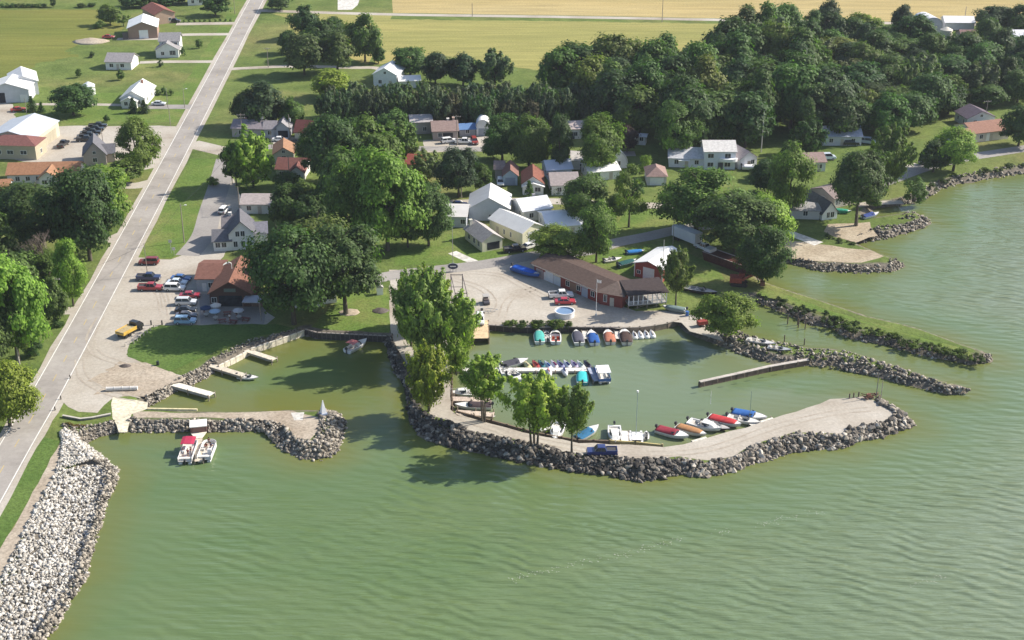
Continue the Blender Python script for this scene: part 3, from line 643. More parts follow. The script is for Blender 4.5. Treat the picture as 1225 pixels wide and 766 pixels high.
# the sheds by the marina
r, b = house('shed', 'big plain grey shed with steep white and grey roof', (561,264), (609,264.5), 11, 3.4, 6.3, 'y', 'shed', win=False, wall=(.66,.67,.72), roof=(.68,.67,.66), rm='metal_roof'); door(b, 'f', .1, (.06,.06,.07), 1, 1.6)
r, b = house('shed', 'pale grey shed with low roof left of the big plain grey shed', (530,272), (558,272.5), 9, 3.0, 4.3, 'x', 'shed', win=False, wall=(.55,.58,.66), roof=(.62,.6,.58), rm='metal_roof'); window(b, 'f', .7)
r, b = house('cottage', 'cream cottage with grey roof and open front porch facing the marina lot', (577,302), (601,297.5), 10, 2.8, 4.5, 'y', wall=(.70,.66,.50), roof=(.42,.39,.38), win=False)
for v in (-.6, -.1, .5): window(b, 'l', v, .9, 1.1, 1.3)
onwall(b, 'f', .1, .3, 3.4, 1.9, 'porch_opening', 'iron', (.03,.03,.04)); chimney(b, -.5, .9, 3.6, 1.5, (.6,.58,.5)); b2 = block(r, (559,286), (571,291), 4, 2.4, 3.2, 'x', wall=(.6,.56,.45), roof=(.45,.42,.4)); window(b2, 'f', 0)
r, b = house('shed', 'long cream shed with bright white roof and pale gable door', (625,293.5), (651,285.5), 13, 3.3, 5.0, 'y', 'shed', win=False, wall=(.78,.75,.56), roof=(.76,.75,.72), rm='metal_roof'); onwall(b, 'f', 0, .05, 3.6, 2.9, 'garage_door', 'paint', (.62,.63,.66)); window(b, 'l', -.3, .8, .5, 1.3); window(b, 'l', .1, .8, .5, 1.3); door(b, 'l', .5)
r, b = house('bungalow', 'white house with blue shaded roof between the cream shed and the street', (626,266), (660,261.5), 9, 3.0, 4.8, 'x', wall=WH, roof=(.74,.76,.8), rm='metal_roof'); chimney(b, .2, .1, 4.6, .8, (.3,.3,.32))
r, b = house('garage', 'low white garage with wide white roof behind the leafy round bush tree', (655,284), (697,281), 11, 2.8, 4.4, 'x', 'garage', wall=WH, roof=(.78,.79,.82), rm='metal_roof')
r, b = house('boat_shed', 'red boat shed with white door and white metal roof', (759,330.6), (791.6,338.8), 11, 3.5, 4.6, 'y', 'shed', win=False, wall=(.33,.075,.06), roof=(.82,.82,.81), rm='metal_roof')
onwall(b, 'f', .02, .05, 3.0, 2.9, 'garage_door', 'paint', (.74,.72,.74)); window(b, 'f', -.7, 1.0, .9, .8)
mb = MB(*b['T'])
for s in (-1, 1): mb.box(s*b['X']-.1, s*b['X']+.1, -b['Y']-.12, -b['Y']+.0, 0, 3.4)
mb.build('corner_trim', 'paint', r, WH)
# marina store: long low building, hipped end, roofed porch on posts
r, b = house('marina_store', 'long dark red marina store with low brown roof and white posted porch', (639,330), (717,363), 9, 3.2, 4.1, 'x', 'store', win=False, wall=(.26,.055,.05), roof=(.105,.075,.065), ov=.7)
for u, wd, h, c in ((-.83,2.4,2.2,(.45,.36,.36)), (-.52,2.6,2.6,(.7,.72,.78)), (-.66,.8,2,(.75,.73,.75)), (-.28,2.4,2.2,(.55,.6,.68)), (.22,2.2,2.2,(.3,.17,.12)), (.56,2.0,2.1,(.4,.45,.55))): onwall(b, 'f', u, .05, wd, h, 'garage_door', 'paint', c)
onwall(b, 'f', -.28, 2.35, 2.2, .5, 'sign_board', 'paint', (.75,.66,.5), .12, .1); onwall(b, 'f', .55, 2.3, 2.4, .6, 'sign_board', 'paint', (.45,.55,.62), .12, .1)
onwall(b, 'f', 0, 2.95, b['X']*2, .22, 'fascia', 'paint', (.6,.52,.46), .78, .06)
window(b, 'f', .05, 1.0); window(b, 'f', .38, 1.0); window(b, 'f', .8, 1.0)
b2 = block(r, (717,364), (744,369), 8, 3.2, 4.4, 'x', wall=(.24,.06,.05), roof=(.15,.115,.10), hip=True, ov=.8); window(b2, 'f', -.5, .9, .7, 1.6); door(b2, 'f', .1)
P0, P1 = G(752,371), G(797,367); w = (P1-P0).length; rot = math.atan2(P1.y-P0.y, P1.x-P0.x)
dv = P0-r.location; r0 = r.rotation_euler.z
T = (dv.x*math.cos(r0)+dv.y*math.sin(r0), -dv.x*math.sin(r0)+dv.y*math.cos(r0), 0, rot-r0)
MB(*T).box(0, w, 0, 6.5, .9, 1.12).build('porch_deck', 'wood', r, (.42,.4,.38))
MB(*T).poly([(-.4,-.5,3.75),(w+.4,-.5,3.75),(w+.2,6.6,4.5),(-.4,6.6,4.5)]).poly([(-.4,6.6,4.35),(w+.2,6.6,4.35),(w+.4,-.5,3.6),(-.4,-.5,3.6)]).poly([(-.4,-.5,3.6),(w+.4,-.5,3.6),(w+.4,-.5,3.75),(-.4,-.5,3.75)]).poly([(w+.4,-.5,3.6),(w+.2,6.6,4.35),(w+.2,6.6,4.5),(w+.4,-.5,3.75)]).poly([(-.4,6.6,4.35),(-.4,-.5,3.6),(-.4,-.5,3.75),(-.4,6.6,4.5)]).build('porch_roof', 'shingle', r, (.07,.055,.055))
for k in range(9): x = w*k/8; MB(*T).box(x-.09, x+.09, 0.0, .18, 1.12, 3.68).build('post', 'paint', r, (.82,.82,.82))
for k in range(4): y = 1.6+1.4*k; MB(*T).box(w-.16, w, y-.08, y+.08, 1.12, 3.9).build('post', 'paint', r, (.82,.82,.82))
rail = MB(*T); rail.box(-.05, w+.05, -.03, .03, 1.9, 2.0); rail.box(w-.03, w+.03, 0, 6.4, 1.9, 2.0)
for k in range(28): x = w*k/27; rail.box(x-.025, x+.025, -.02, .02, 1.12, 1.9)
rail.build('railing', 'paint', r, (.75,.76,.78))
st = MB(*T)
for k in range(5): st.tube((w*k/4, .4, -1.2), (w*k/4, .4, .95), .14)
st.tube((w*.1, .4, -.2), (w*.5, .4, .8), .06); st.tube((w*.6, .4, -.2), (w*.95, .4, .8), .06); st.build('stilts', 'wood', r, (.3,.25,.2))
# east shore
r, b = house('bungalow', 'tan shore bungalow with brown roof among trees', (997,250), (1023,243.5), 9, 2.9, 4.5, 'x', wall=(.55,.47,.4), roof=(.27,.22,.21), win=False)
for u in (-.75, -.5): window(b, 'f', u, .8, .8, 1.5)
window(b, 'l', -.1); door(b, 'f', -.1)
r, b = house('cottage', 'little white A shaped cottage with dark roof on the sandy shore', (983,264), (1001,261.5), 11, 2.0, 4.7, 'y', wall=(.82,.84,.83), roof=(.16,.16,.18), win=False)
window(b, 'f', -.2, .6, .8, 1.4); window(b, 'f', .35, .6, 1.0, 1.4); b2 = block(r, (946,262), (980,263), 7, 2.4, 3.2, 'x', wall=(.55,.55,.56), roof=(.38,.37,.37)); window(b2, 'f', 0)
r, b = house('ranch_house', 'blue grey ranch house in the shade of the wood', (984,174.5), (1030,174.5), 9, 2.9, 4.7, 'x', wall=(.58,.6,.66), roof=(.4,.44,.54))
r, b = house('bungalow', 'small white bungalow with brown roof below the blue grey ranch house', (957,206), (987,205), 8, 2.8, 4.3, 'x', wall=(.7,.74,.75), roof=(.33,.24,.22)); window(b, 'f', .4, .9, 2.2, 1.2)
r, b = house('ranch_house', 'ranch house with orange roof beside the shore road', (1164,171), (1206,166), 10, 2.9, 4.7, 'x', wall=(.66,.6,.55), roof=(.33,.19,.145)); onwall(b, 'f', -.2, .05, 1.2, 2.4, 'door', 'paint', (.85,.85,.85), .07)
r, b = house('garage', 'small garage with orange roof left of the orange roofed ranch house', (1149,176), (1164,174.5), 7, 2.8, 4.3, 'x', 'garage', wall=(.6,.58,.58), roof=(.36,.21,.16), dr=False)
r, b = house('bungalow', 'dark roofed house with white gable behind the orange roofed ranch house', (1156,153), (1189,151), 8, 3.0, 5.0, 'y', wall=(.66,.68,.72), roof=(.16,.13,.16))
r, b = house('barn', 'grey round roofed barn far off at the field edge', (1103,41), (1126,40), 10, 3.0, 6.2, 'y', 'barn', win=False, wall=(.5,.5,.56), roof=(.66,.66,.7), arch=True, rm='metal_roof')
r, b = house('barn', 'long low white barn roof far off behind the dark trees', (1130,36), (1165,36.5), 8, 3, 4.6, 'x', 'barn', win=False, wall=(.7,.7,.72), roof=(.82,.82,.84), rm='metal_roof')
r, b = house('farmhouse', 'brown roofed farmhouse far off below the dark trees', (1150,54), (1170,54), 8, 3, 4.8, 'x', wall=(.4,.33,.32), roof=(.28,.18,.17), dr=False)
r, b = house('farmhouse', 'white farm building far off at the right edge', (1213,53), (1230,53), 7, 3, 4.6, 'x', wall=(.8,.8,.82), roof=(.8,.8,.84), dr=False)
r, b = house('farmhouse', 'white gabled farmhouse standing alone between the field and the windbreak', (447,103), (475,104.5), 10, 4.2, 6.4, 'y', wall=(.8,.82,.86), roof=(.85,.86,.88), rm='metal_roof')
r, b = house('shed', 'low white sheds with rubble around right of the lone gabled farmhouse', (478,106), (503,105), 6, 2.5, 3.5, 'x', 'shed', win=False, wall=(.8,.78,.74), roof=(.84,.82,.78), rm='metal_roof')
t = thing('grain_tank', 'round white tank on the lawn near the dark round tree', 'tank', G(107,113), 0)
MB().tube((0,0,0),(0,0,3.2),2.1,n=20).build('tank_wall', 'metal_roof', t, (.8,.8,.8)); MB().tube((0,0,3.2),(0,0,4.3),2.2,.3,n=20).build('tank_roof', 'metal_roof', t, (.75,.78,.8))
t = thing('storage_tank', 'fat cream tank beside the far round roofed barn', 'tank', G(1131,46), 0)
MB().tube((0,0,0),(0,0,3.4),2.4,n=20).build('tank_wall', 'metal_roof', t, (.68,.64,.55)); MB().tube((0,0,3.4),(0,0,4.4),2.4,.4,n=20).build('tank_roof', 'metal_roof', t, (.68,.64,.55))
#@@BUILD2
# ------------------------------------------------------------------ trees
def leaf_quads(P, Nrm, size, stretch=1.5):
    """rhombic leaf sprays at points P facing Nrm"""
    n = len(P); a = rng.normal(size=(n, 3)); Nrm = Nrm/(np.linalg.norm(Nrm, axis=1, keepdims=True)+1e-9)
    u = np.cross(Nrm, a); u /= np.linalg.norm(u, axis=1, keepdims=True)+1e-9; v = np.cross(Nrm, u)
    s = (size*rng.uniform(.6, 1.3, n))[:, None]
    V = np.stack([P-u*s*stretch/2, P-v*s/2+Nrm*s*.12, P+u*s*stretch/2, P+v*s/2+Nrm*s*.12], 1).reshape(-1, 3)
    return V, np.arange(4*n).reshape(-1, 4)
def sphere_pts(n):
    p = rng.normal(size=(n, 3)); return p/np.linalg.norm(p, axis=1, keepdims=True)
CROWNS = {}
def make_crown(kind, var, dens):
    key = (kind, var, dens)
    if key in CROWNS: return CROWNS[key]
    k = {'lo': .3, 'mid': 1, 'hi': 2.6}[dens]; P = []; Nn = []
    base, top = .2, 1.0; sz = {'lo': .17, 'mid': .10, 'hi': .062}[dens]; st = 1.5
    if kind in ('round', 'oval', 'bush', 'open'):
        nc = {'round': 62, 'oval': 52, 'bush': 24, 'open': 30}[kind]
        base = {'round': .2, 'oval': .16, 'bush': .02, 'open': .26}[kind]
        q = sphere_pts(nc)*(rng.uniform(.35, 1, nc)**.5)[:, None]; q[:, 2] = np.where(q[:, 2] < -.5, -.5-.4*(-.5-q[:, 2]), q[:, 2])
        if kind == 'bush': q[:, 2] = np.abs(q[:, 2])*1.4-.6
        if kind == 'oval': q[:, :2] *= (1-.35*np.clip(q[:, 2:], 0, 1))
        q += rng.normal(0, .06, q.shape)
        lop = 1+.18*np.sin(np.arctan2(q[:, 1], q[:, 0])*2+rng.uniform(0, 6))+.1*np.sin(np.arctan2(q[:, 1], q[:, 0])*3+rng.uniform(0, 6))
        q[:, :2] *= lop[:, None]*.78; q[:, 2] *= .8
        for c in q:
            r = rng.uniform(.12, .33)*(1.0 if kind != 'open' else .85); n = int(150*k*(r/.25)**2)
            s = sphere_pts(n); s[:, 2] = np.where(s[:, 2] < -.3, -s[:, 2], s[:, 2])
            rad = r*np.where(rng.random(n) < .2, rng.uniform(1, 1.45, n), rng.uniform(.5, 1.1, n))[:, None]
            P.append(c+s*rad*np.array([1, 1, .85])); Nn.append(s*.8+c*.9+rng.normal(0, .35, s.shape)+np.array([0, 0, .35]))
    elif kind in ('poplar', 'silver'):
        ns = int((80 if kind == 'poplar' else 60)); st = 2.2; base = .1
        q = sphere_pts(ns)*(rng.uniform(.05, 1, ns)**.45)[:, None]; q[:, :2] *= .72; q[:, 2] = q[:, 2]*.85-.12
        if kind == 'poplar': q[:, :2] *= (.45+.75*np.sin(np.clip((q[:, 2:]+1.0)/1.75, 0, 1)*2.75))*.9
        if kind == 'silver': q[:, :2] *= (1-.3*np.clip(q[:, 2:], 0, 1))
        for c in q:
            d = np.array([c[0]*.8, c[1]*.8, .75 if kind == 'poplar' else 1.2])+rng.normal(0, .15, 3); d /= np.linalg.norm(d)
            L = rng.uniform(.25, .5); n = int((60 if kind == 'poplar' else 78)*k); t = rng.uniform(0, 1, n)[:, None]
            wob = .105*(1-t*.75)
            j = rng.normal(size=(n, 3)); P.append(c+d*L*t+j*wob); Nn.append(j*.6+c*1.0+np.array([0, 0, .45]))
    elif kind == 'spruce':
        st = 1.8; base = .03; L = 16
        for i in range(L):
            z = -1+2*i/L; rr = .95*(1-i/L)**.85+.03; nb = int(9*(1-i/L))+4
            for b in range(nb):
                a = rng.uniform(0, 6.28); n = int(26*k)+3; t = rng.uniform(.1, 1, n)
                x = np.stack([np.cos(a)*rr*t, np.sin(a)*rr*t, z-.22*t*rr+rng.normal(0, .035, n)], 1)
                x[:, :2] += rng.normal(0, .07, (n, 2)); P.append(x); Nn.append(np.stack([np.cos(a)*np.ones(n)*.5, np.sin(a)*np.ones(n)*.5, np.ones(n)*.8], 1)+rng.normal(0, .4, (n, 3)))
    P = np.concatenate(P); Nn = np.concatenate(Nn)
    lo, hi = np.percentile(P[:, 2], .3), P[:, 2].max(); m = np.percentile(np.abs(P[:, :2]), 98.5)
    P[:, :2] /= m; P[:, 2] = base+(P[:, 2]-lo)/(hi-lo)*(1-base)
    V, F = leaf_quads(P, Nn*np.array([1, 1, 1]), sz, st)
    V[:, 2] = P.repeat(4, 0)[:, 2]+(V[:, 2]-P.repeat(4, 0)[:, 2])*.42
    me = np_mesh('crown', V, F, 'leaves', smooth=False); CROWNS[key] = me; return me
TRUNKS = {}
def make_trunk(kind, var, bark='bark'):
    key = (kind, var, bark)
    if key in TRUNKS: return TRUNKS[key]
    mb = MB(); rs = random.Random(var*7+3); n = 7
    stems = [(0, 0)] if kind not in ('multi',) else [(-.10, 0), (.08, .03), (0, -.07)]
    for (sx, sy) in stems:
        p = Vector((sx, sy, -.02)); r = .075 if len(stems) == 1 else .05; top = .78 if kind != 'spruce' else .95; seg = 5
        dx, dy = (sx*1.6, sy*1.6)
        for i in range(seg):
            q = Vector((p.x+dx/seg+rs.uniform(-.03, .03), p.y+dy/seg+rs.uniform(-.03, .03), p.z+(top+.02)/seg)); r2 = r*.74
            mb.tube(p, q, r, r2, n, cap=(i == 0))
            if i >= 1 and kind != 'spruce':
                for _ in range(3):
                    a = rs.uniform(0, 6.28); l = rs.uniform(.3, .6)*(1-.1*i); e = q+Vector((math.cos(a)*l, math.sin(a)*l, rs.uniform(.1, .22)))
                    mid = q.lerp(e, .5)+Vector((0, 0, .02)); mb.tube(q, mid, r2*.55, r2*.38, 5, False); mb.tube(mid, e, r2*.38, r2*.12, 5, False)
            p, r = q, r2
    TRUNKS[key] = mb.mesh('trunk', bark, True); return TRUNKS[key]
TREE_N = 0
def tree(bx, by, top, w, kind, col, label, group=None, name='tree', dens='mid', bark='bark', z=GZ, trunk=None, cat='tree', lift=0):
    """bx,by = photo pixel of the foot; top = row of its crown's top; w = crown width in pixels"""
    global TREE_N; TREE_N += 1
    P = G(bx, by, z); k = ppm(P); W = w/k*.5; H = max(hgt(P, top), .6)
    root = thing(name, label, cat, P.to_tuple(), random.uniform(0, 6.28), group)
    sx = W*random.uniform(.94, 1.08); root.scale = (sx, W*random.uniform(.94, 1.06), H)
    c = obj('crown' if cat == 'tree' else 'foliage', make_crown(kind, TREE_N % 3, dens), root, tuple(1.6*v*random.uniform(.9, 1.1) for v in col))
    if lift: c.location.z = lift; c.scale.z = 1-lift
    if kind != 'bush': obj('trunk', make_trunk(trunk or kind, TREE_N % 3, bark), root)
    else: obj('stem', make_trunk('multi', TREE_N % 3, bark), root).scale = (.8, .8, .6)
    return root
DK = (.044,.076,.024); MID = (.066,.104,.028); BR = (.125,.185,.036); YEL = (.15,.212,.045); SIL = (.085,.115,.062); OLV = (.082,.118,.034); BLU = (.035,.060,.030)
# west side
tree(22,432,293,80,'round',BR,'tall bright green roadside tree at the left edge','',dens='hi'); tree(-14,445,335,80,'round',MID,'big green tree cut off by the left edge beside the road',dens='hi')
tree(62,345,300,50,'oval',OLV,'olive green tree below the bare grey tree by the road',dens='hi')
tree(108,312,194,84,'round',DK,'largest dark tree overhanging the left edge of the road',dens='hi'); tree(48,300,214,88,'round',DK,'broad dark tree in front of the orange roofed bungalow',dens='hi'); tree(132,268,196,56,'oval',BR,'light green tree leaning over the largest dark tree by the road',dens='mid')
tree(24,262,218,50,'round',DK,'dark tree before the small garage with orange roof'); tree(-5,330,250,60,'round',DK,'dark tree cut off by the left edge below the small orange roofed garage')
tree(88,366,284,38,'oval',BR,'slim bright green tree standing on the road verge',dens='hi'); tree(20,360,300,60,'round',OLV,'olive tree behind the tall bright roadside tree',dens='mid'); tree(66,388,330,34,'oval',OLV,'olive leafed tree beside the roadside utility pole',dens='mid')
tree(12,510,428,66,'round',(.13,.17,.03),'bright yellow green vine tree beside the road at the left edge',dens='hi')
tree(23,436,360,44,'open',OLV,'thin tree with pale bare forked trunk at the left edge','',bark='pale_bark')
tree(43,426,404,22,'bush',DK,'dark round bush on the verge near the pale forked trunk',cat='bush',name='bush'); tree(69,391,380,15,'bush',DK,'small dark bush beside the roadside utility pole',cat='bush',name='bush')
tree(165,210,137,54,'oval',MID,'tall leafy tree between the gravel yard and the road',dens='hi'); tree(186,190,157,18,'open',OLV,'narrow thin tree right of the tall leafy roadside tree'); tree(150,222,190,40,'round',MID,'low green tree behind the short west driveway')
tree(124,236,200,46,'round',BR,'bright green tree behind the dark grey roofed cottage')
tree(88,138,101,46,'round',DK,'lone dark round tree on the lawn near the round white tank',dens='mid')
tree(39,133,115,12,'spruce',DK,'dark little conifer before the white pole barns','',name='conifer'); tree(50,134,122,9,'spruce',DK,'smallest dark conifer right of the white pole barns',name='conifer')
tree(160,135,117,13,'spruce',BLU,'dark conifer at the white bungalow corner',name='conifer'); tree(173,135,120,13,'spruce',BLU,'second dark conifer along the white bungalow wall',name='conifer')
for x, y, tp, ww, lb in ((95,93,82,7,'young thin tree on the lawn left of the long white garage'),(145,96,83,9,'young green tree on the lawn below the long white garage'),(128,146,137,7,'young tree on the lawn above the gravel yard'),(238,58,47,8,'young tree on the lawn between farmhouse and road')): tree(x, y, tp, ww, 'oval', MID, lb, dens='lo')
for x, y, tp, ww, lb in ((110,69,61,8,'round bush on the lawn by the pasture edge'),(191,80,69,9,'round dark bush beside the farmhouse driveway'),(219,67,55,7,'dark bush against the farmhouse wall'),(197,113,103,9,'taller bush beside the white bungalow'),(188,114,106,9,'low bush at the white bungalow corner'),(205,114,107,7,'pale bush right of the white bungalow')): tree(x, y, tp, ww, 'bush', DK, lb, cat='bush', name='bush', dens='lo')
for k in range(11): x = 214+6.2*k; tree(x, 27.2-.15*k, 23.6-.15*k, 3.6, 'bush', DK, 'small dark shrub lining the driveway by the barn', 'shrubs along the barn driveway', cat='bush', name='shrub', dens='lo')
for x, y, tp, ww, kd, lb in ((132,30,5,24,'round','round tree behind the barn scrap heap'),(148,32,14,16,'open','thin tree between the barn and the round tree'),(119,34,23,13,'bush','low bush left of the barn scrap heap'),(64,9,-4,7,'oval','slim dark tree on the far hedge line')): tree(x, y, tp, ww, kd, OLV if kd != 'oval' else DK, lb, cat='bush' if kd == 'bush' else 'tree', name='bush' if kd == 'bush' else 'tree')
for i, (x, y, tp, ww) in enumerate(((155,9,-6,24),(170,9,-5,22),(184,8,-6,20),(200,7,-8,26),(258,19,-8,32),(214,4,-6,16),(336,12,-8,28),(110,8,3,10),(98,9,4,10))): tree(x, y, tp, ww, 'round', DK, 'dark tree on the far edge at the top of the picture', 'far dark trees along the top', dens='lo')
for i in range(9): tree(3+i*6.2, 9, 4, 9, 'bush', DK, 'dark hedge bush on the far hedge line at upper left', 'far hedge bushes', cat='bush', name='bush', dens='lo')
# north centre
for x, y, tp, ww, kd, c, lb in ((366,46,5,34,'oval',DK,'tall dark tree at the corner of the yellow field'),(400,48,20,36,'round',DK,'dark round tree right of the corner tree by the yellow field'),(345,64,36,24,'round',DK,'small dark tree left of the grey green clump by the road'),(364,90,38,48,'round',(.06,.085,.03),'grey green tree, left one of the clump north of the lane'),(404,88,37,44,'round',(.055,.085,.03),'grey green tree, right one of the clump north of the lane'),(385,70,22,40,'round',DK,'dark tree at the back of the clump north of the lane'),(437,74,14,40,'oval',MID,'tall airy tree with visible trunk at the field edge'),(453,76,54,18,'oval',DK,'small tree right of the tall airy tree at the field edge'),
    (491,92,55,46,'round',DK,'dark tree beside the lone gabled farmhouse'),(521,100,62,32,'round',BLU,'dark tree second from the lone gabled farmhouse'),(554,104,63,40,'round',BLU,'dark bushy tree third from the lone gabled farmhouse'),(592,104,58,38,'silver',SIL,'grey green tree behind the windbreak'),(396,118,83,44,'round',BR,'bright topped tree left of the windbreak'),
    (318,152,95,54,'oval',BLU,'tall very dark tree above the grey roofed houses'),(296,150,108,32,'round',DK,'dark tree left of the tall very dark tree'),(351,154,116,32,'oval',MID,'mid green tree right of the tall very dark tree'),(578,135,102,30,'round',MID,'green round tree bulging from the windbreak')):
    tree(x, y, tp, ww, kd, c, lb, dens='mid')
for row, (y, tp, off) in enumerate(((138,100,0),(146,106,8),(152,114,3))):
    for i in range(20):
        x = 392+16.2*i+off+random.uniform(-3, 3)
        if row == 0 and x < 400: continue
        tree(x, y+random.uniform(-2, 2), tp+random.uniform(-7, 6), 23+random.uniform(-3, 4), 'silver', tuple(v*random.uniform(.8, 1.1) for v in (SIL if row < 2 else (.06,.085,.045))), 'grey green tree in the dense windbreak behind the houses', 'trees of the windbreak', dens='lo' if row == 0 else 'mid')
# among the houses
for x, y, tp, ww, kd, c, lb, dn in (
    (303,224,150,54,'poplar',BR,'feathery bright topped tree beside the lane','mid'),(283,222,168,30,'round',DK,'dark tree at the lane edge left of the feathery tree','mid'),
    (396,226,132,70,'round',DK,'big dark tree right of the maroon roofed bungalow','hi'),(440,218,136,52,'round',MID,'mid green tree between the big dark tree and the red roofed cottage','mid'),(478,196,146,48,'silver',OLV,'greyish tree in front of the plain grey box building','mid'),(372,200,160,30,'round',DK,'dark tree behind the maroon roofed bungalow','mid'),
    (344,272,220,42,'round',DK,'dark rounded tree beside the long low white house','mid'),(373,276,230,44,'round',DK,'dark rounded tree second from the long low white house','mid'),(398,268,222,46,'oval',MID,'mid green tree behind the great shade tree','mid'),
    (430,290,190,64,'round',MID,'tall green tree behind the great shade tree','hi'),(464,300,172,86,'round',(.105,.165,.03),'large bright yellow green tree above the marina street','hi'),(414,262,176,56,'round',MID,'green tree left of the large bright yellow green tree','mid'),
    (513,294,217,50,'oval',(.06,.09,.035),'dull green tree on the lawn left of the sheds','hi'),(488,296,240,40,'round',MID,'green tree between the bright tree and the sheds','mid'),
    (352,388,264,92,'oval',DK,'great shade tree, left crown beside the restaurant','hi'),(414,376,266,92,'round',DK,'great shade tree, right crown above the harbour lawn','hi'),(384,360,254,86,'round',MID,'great shade tree, middle crown behind the other two','hi'),(322,345,300,36,'oval',DK,'dark tree at the restaurant corner','mid'),
    (549,236,174,50,'round',BLU,'round dark tree with a tall pole before it','hi'),(578,231,194,22,'oval',MID,'young green tree right of the tall pole','mid'),(511,216,178,34,'silver',SIL,'grey green tree left of the round dark tree','mid'),(470,176,130,40,'oval',OLV,'olive tree before the windbreak','mid'),
    (601,192,137,44,'round',MID,'green tree left in the row by the gravel court','hi'),(633,200,134,46,'oval',MID,'green tree with bright top second in the row by the gravel court','hi'),(669,206,135,34,'oval',BLU,'dark narrow tree third in the row by the gravel court','hi'),(716,208,137,54,'round',MID,'round bright topped tree fourth in the row by the gravel court','hi'),
    (806,190,117,54,'round',MID,'round bright topped tree at the edge of the wood','hi'),(756,152,98,44,'silver',(.07,.085,.05),'greyish tree at the edge of the wood','mid'),(750,182,150,24,'round',(.055,.03,.035),'dark purple leafed tree beside the grey camper','mid'),
    (773,206,185,16,'bush',BR,'small bright green tree above the brown hip roofed garage','mid'),
    (665,312,271,62,'round',BR,'leafy round tree standing low behind the marina store','hi'),(698,268,206,58,'round',MID,'rounded green tree beside the street behind the marina','hi'),(713,314,236,42,'oval',OLV,'slender tree on the grass behind the marina store','hi'),(752,272,196,40,'open',OLV,'thin pale leafed tree beside the street','hi'),
    (833,278,202,82,'round',MID,'broad green tree beside the parked box trailer','hi'),(878,305,228,84,'round',MID,'big green tree behind the red barge','hi'),(912,300,232,58,'round',YEL,'yellow green tree beside the shore beach','hi'),(911,340,272,56,'round',DK,'dark tree leaning over the small channel','hi'),
    (942,260,168,52,'oval',OLV,'tall olive tree beside the white A shaped cottage','hi'),(1024,270,178,70,'round',DK,'big dark spreading tree on the sandy shore','hi'),(1061,226,147,54,'poplar',MID,'feathery green tree beside the shore road','hi'),(1140,205,151,50,'round',YEL,'yellow green tree above the shore rocks','hi'),(1116,206,166,40,'round',DK,'dark tree left of the yellow green shore tree','mid'),
    (965,186,142,38,'silver',DK,'dark feathery tree left of the blue grey ranch house','mid'),(940,207,168,24,'oval',MID,'small green tree left of the dark feathery tree','mid'),(1218,175,125,44,'round',DK,'dark tree at the right edge by the shore road','mid'),(1180,128,100,40,'round',MID,'green tree behind the far shore houses','mid'),(918,232,190,40,'round',DK,'dark tree behind the yellow green beach tree','mid'),(905,216,196,24,'bush',DK,'dark bushy tree by the white covered boat','mid'),
    (1046,248,228,20,'oval',OLV,'thin shrubby tree on the shore by the tan bungalow','mid')):
    tree(x, y, tp, ww, kd, c, lb, dens=dn, lift=.05 if 'great shade' in lb else .2 if 'spreading' in lb else 0)
for x, y, tp, ww, kd, c, lb in ((455,228,158,52,'round',MID,'rounded green tree left of the red roofed cottage'),(421,186,140,46,'round',DK,'dark tree between the windbreak and the maroon gambrel barn'),(345,234,204,28,'round',DK,'small dark tree below the maroon roofed bungalow'),(366,254,214,42,'oval',MID,'green tree behind the long low white house'),(500,244,206,32,'oval',OLV,'slender green tree left of the pale grey low roofed shed'),(736,262,230,26,'oval',MID,'small green tree on the lawn before the round topped hut'),(540,206,184,26,'round',MID,'small green tree below the gravel court'),(590,190,166,22,'round',DK,'small dark tree at the gravel court corner'),(655,190,160,28,'oval',MID,'green tree filling the gap in the row by the gravel court'),(762,236,212,20,'bush',DK,'dark bush beside the brown hip roofed garage')): tree(x, y, tp, ww, kd, c, lb, dens='mid', cat='bush' if kd == 'bush' else 'tree', name='bush' if kd == 'bush' else 'tree')
tree(633,248,216,17,'spruce',DK,'dark pointed conifer beside the white house with rust red roof',name='conifer')
tree(1093,241,212,28,'bush',MID,'round green bush on the shore rocks',cat='bush',name='bush'); tree(663,232,222,14,'bush',OLV,'bush between the rust roofed house and its neighbour',cat='bush',name='bush')
tree(255,222,210,16,'bush',BR,'bright bush at the lane corner under the dark tree',cat='bush',name='bush')
# trees of the breakwater
for x, y, tp, ww, kd, lb, dn, c, tk in (
    (510,428,318,72,'poplar','tall poplar beside the boat hoist frame','hi',YEL,None),(492,414,322,44,'poplar','poplar left of the tall poplar on the harbour path','hi',BR,None),(545,432,348,54,'poplar','leaning poplar over the marina basin corner','hi',YEL,None),(512,392,318,50,'poplar','poplar at the head of the harbour path','hi',BR,None),
    (513,492,408,54,'poplar','yellow tinged poplar on the west rocks of the breakwater','hi',(.15,.17,.03),None),(546,448,404,30,'poplar','small poplar at the start of the gravel breakwater','hi',BR,None),
    (579,504,424,56,'poplar','two stemmed poplar beside the west finger docks','hi',BR,'multi'),(639,535,440,72,'poplar','broad many stemmed poplar on the gravel breakwater','hi',YEL,'multi'),(684,543,459,44,'poplar','slim poplar beside the navy pickup on the breakwater','hi',(.12,.17,.036),None),
    (808,370,296,38,'poplar','tall thin poplar before the red boat shed','hi',OLV,None),(867,407,347,60,'round','leafy tree on the rocky mole','hi',BR,None)):
    tree(x, y, tp, ww, kd, c, lb, dens=dn, trunk=tk, lift={579: .3, 639: .14, 684: .24, 808: .22}.get(x, 0))
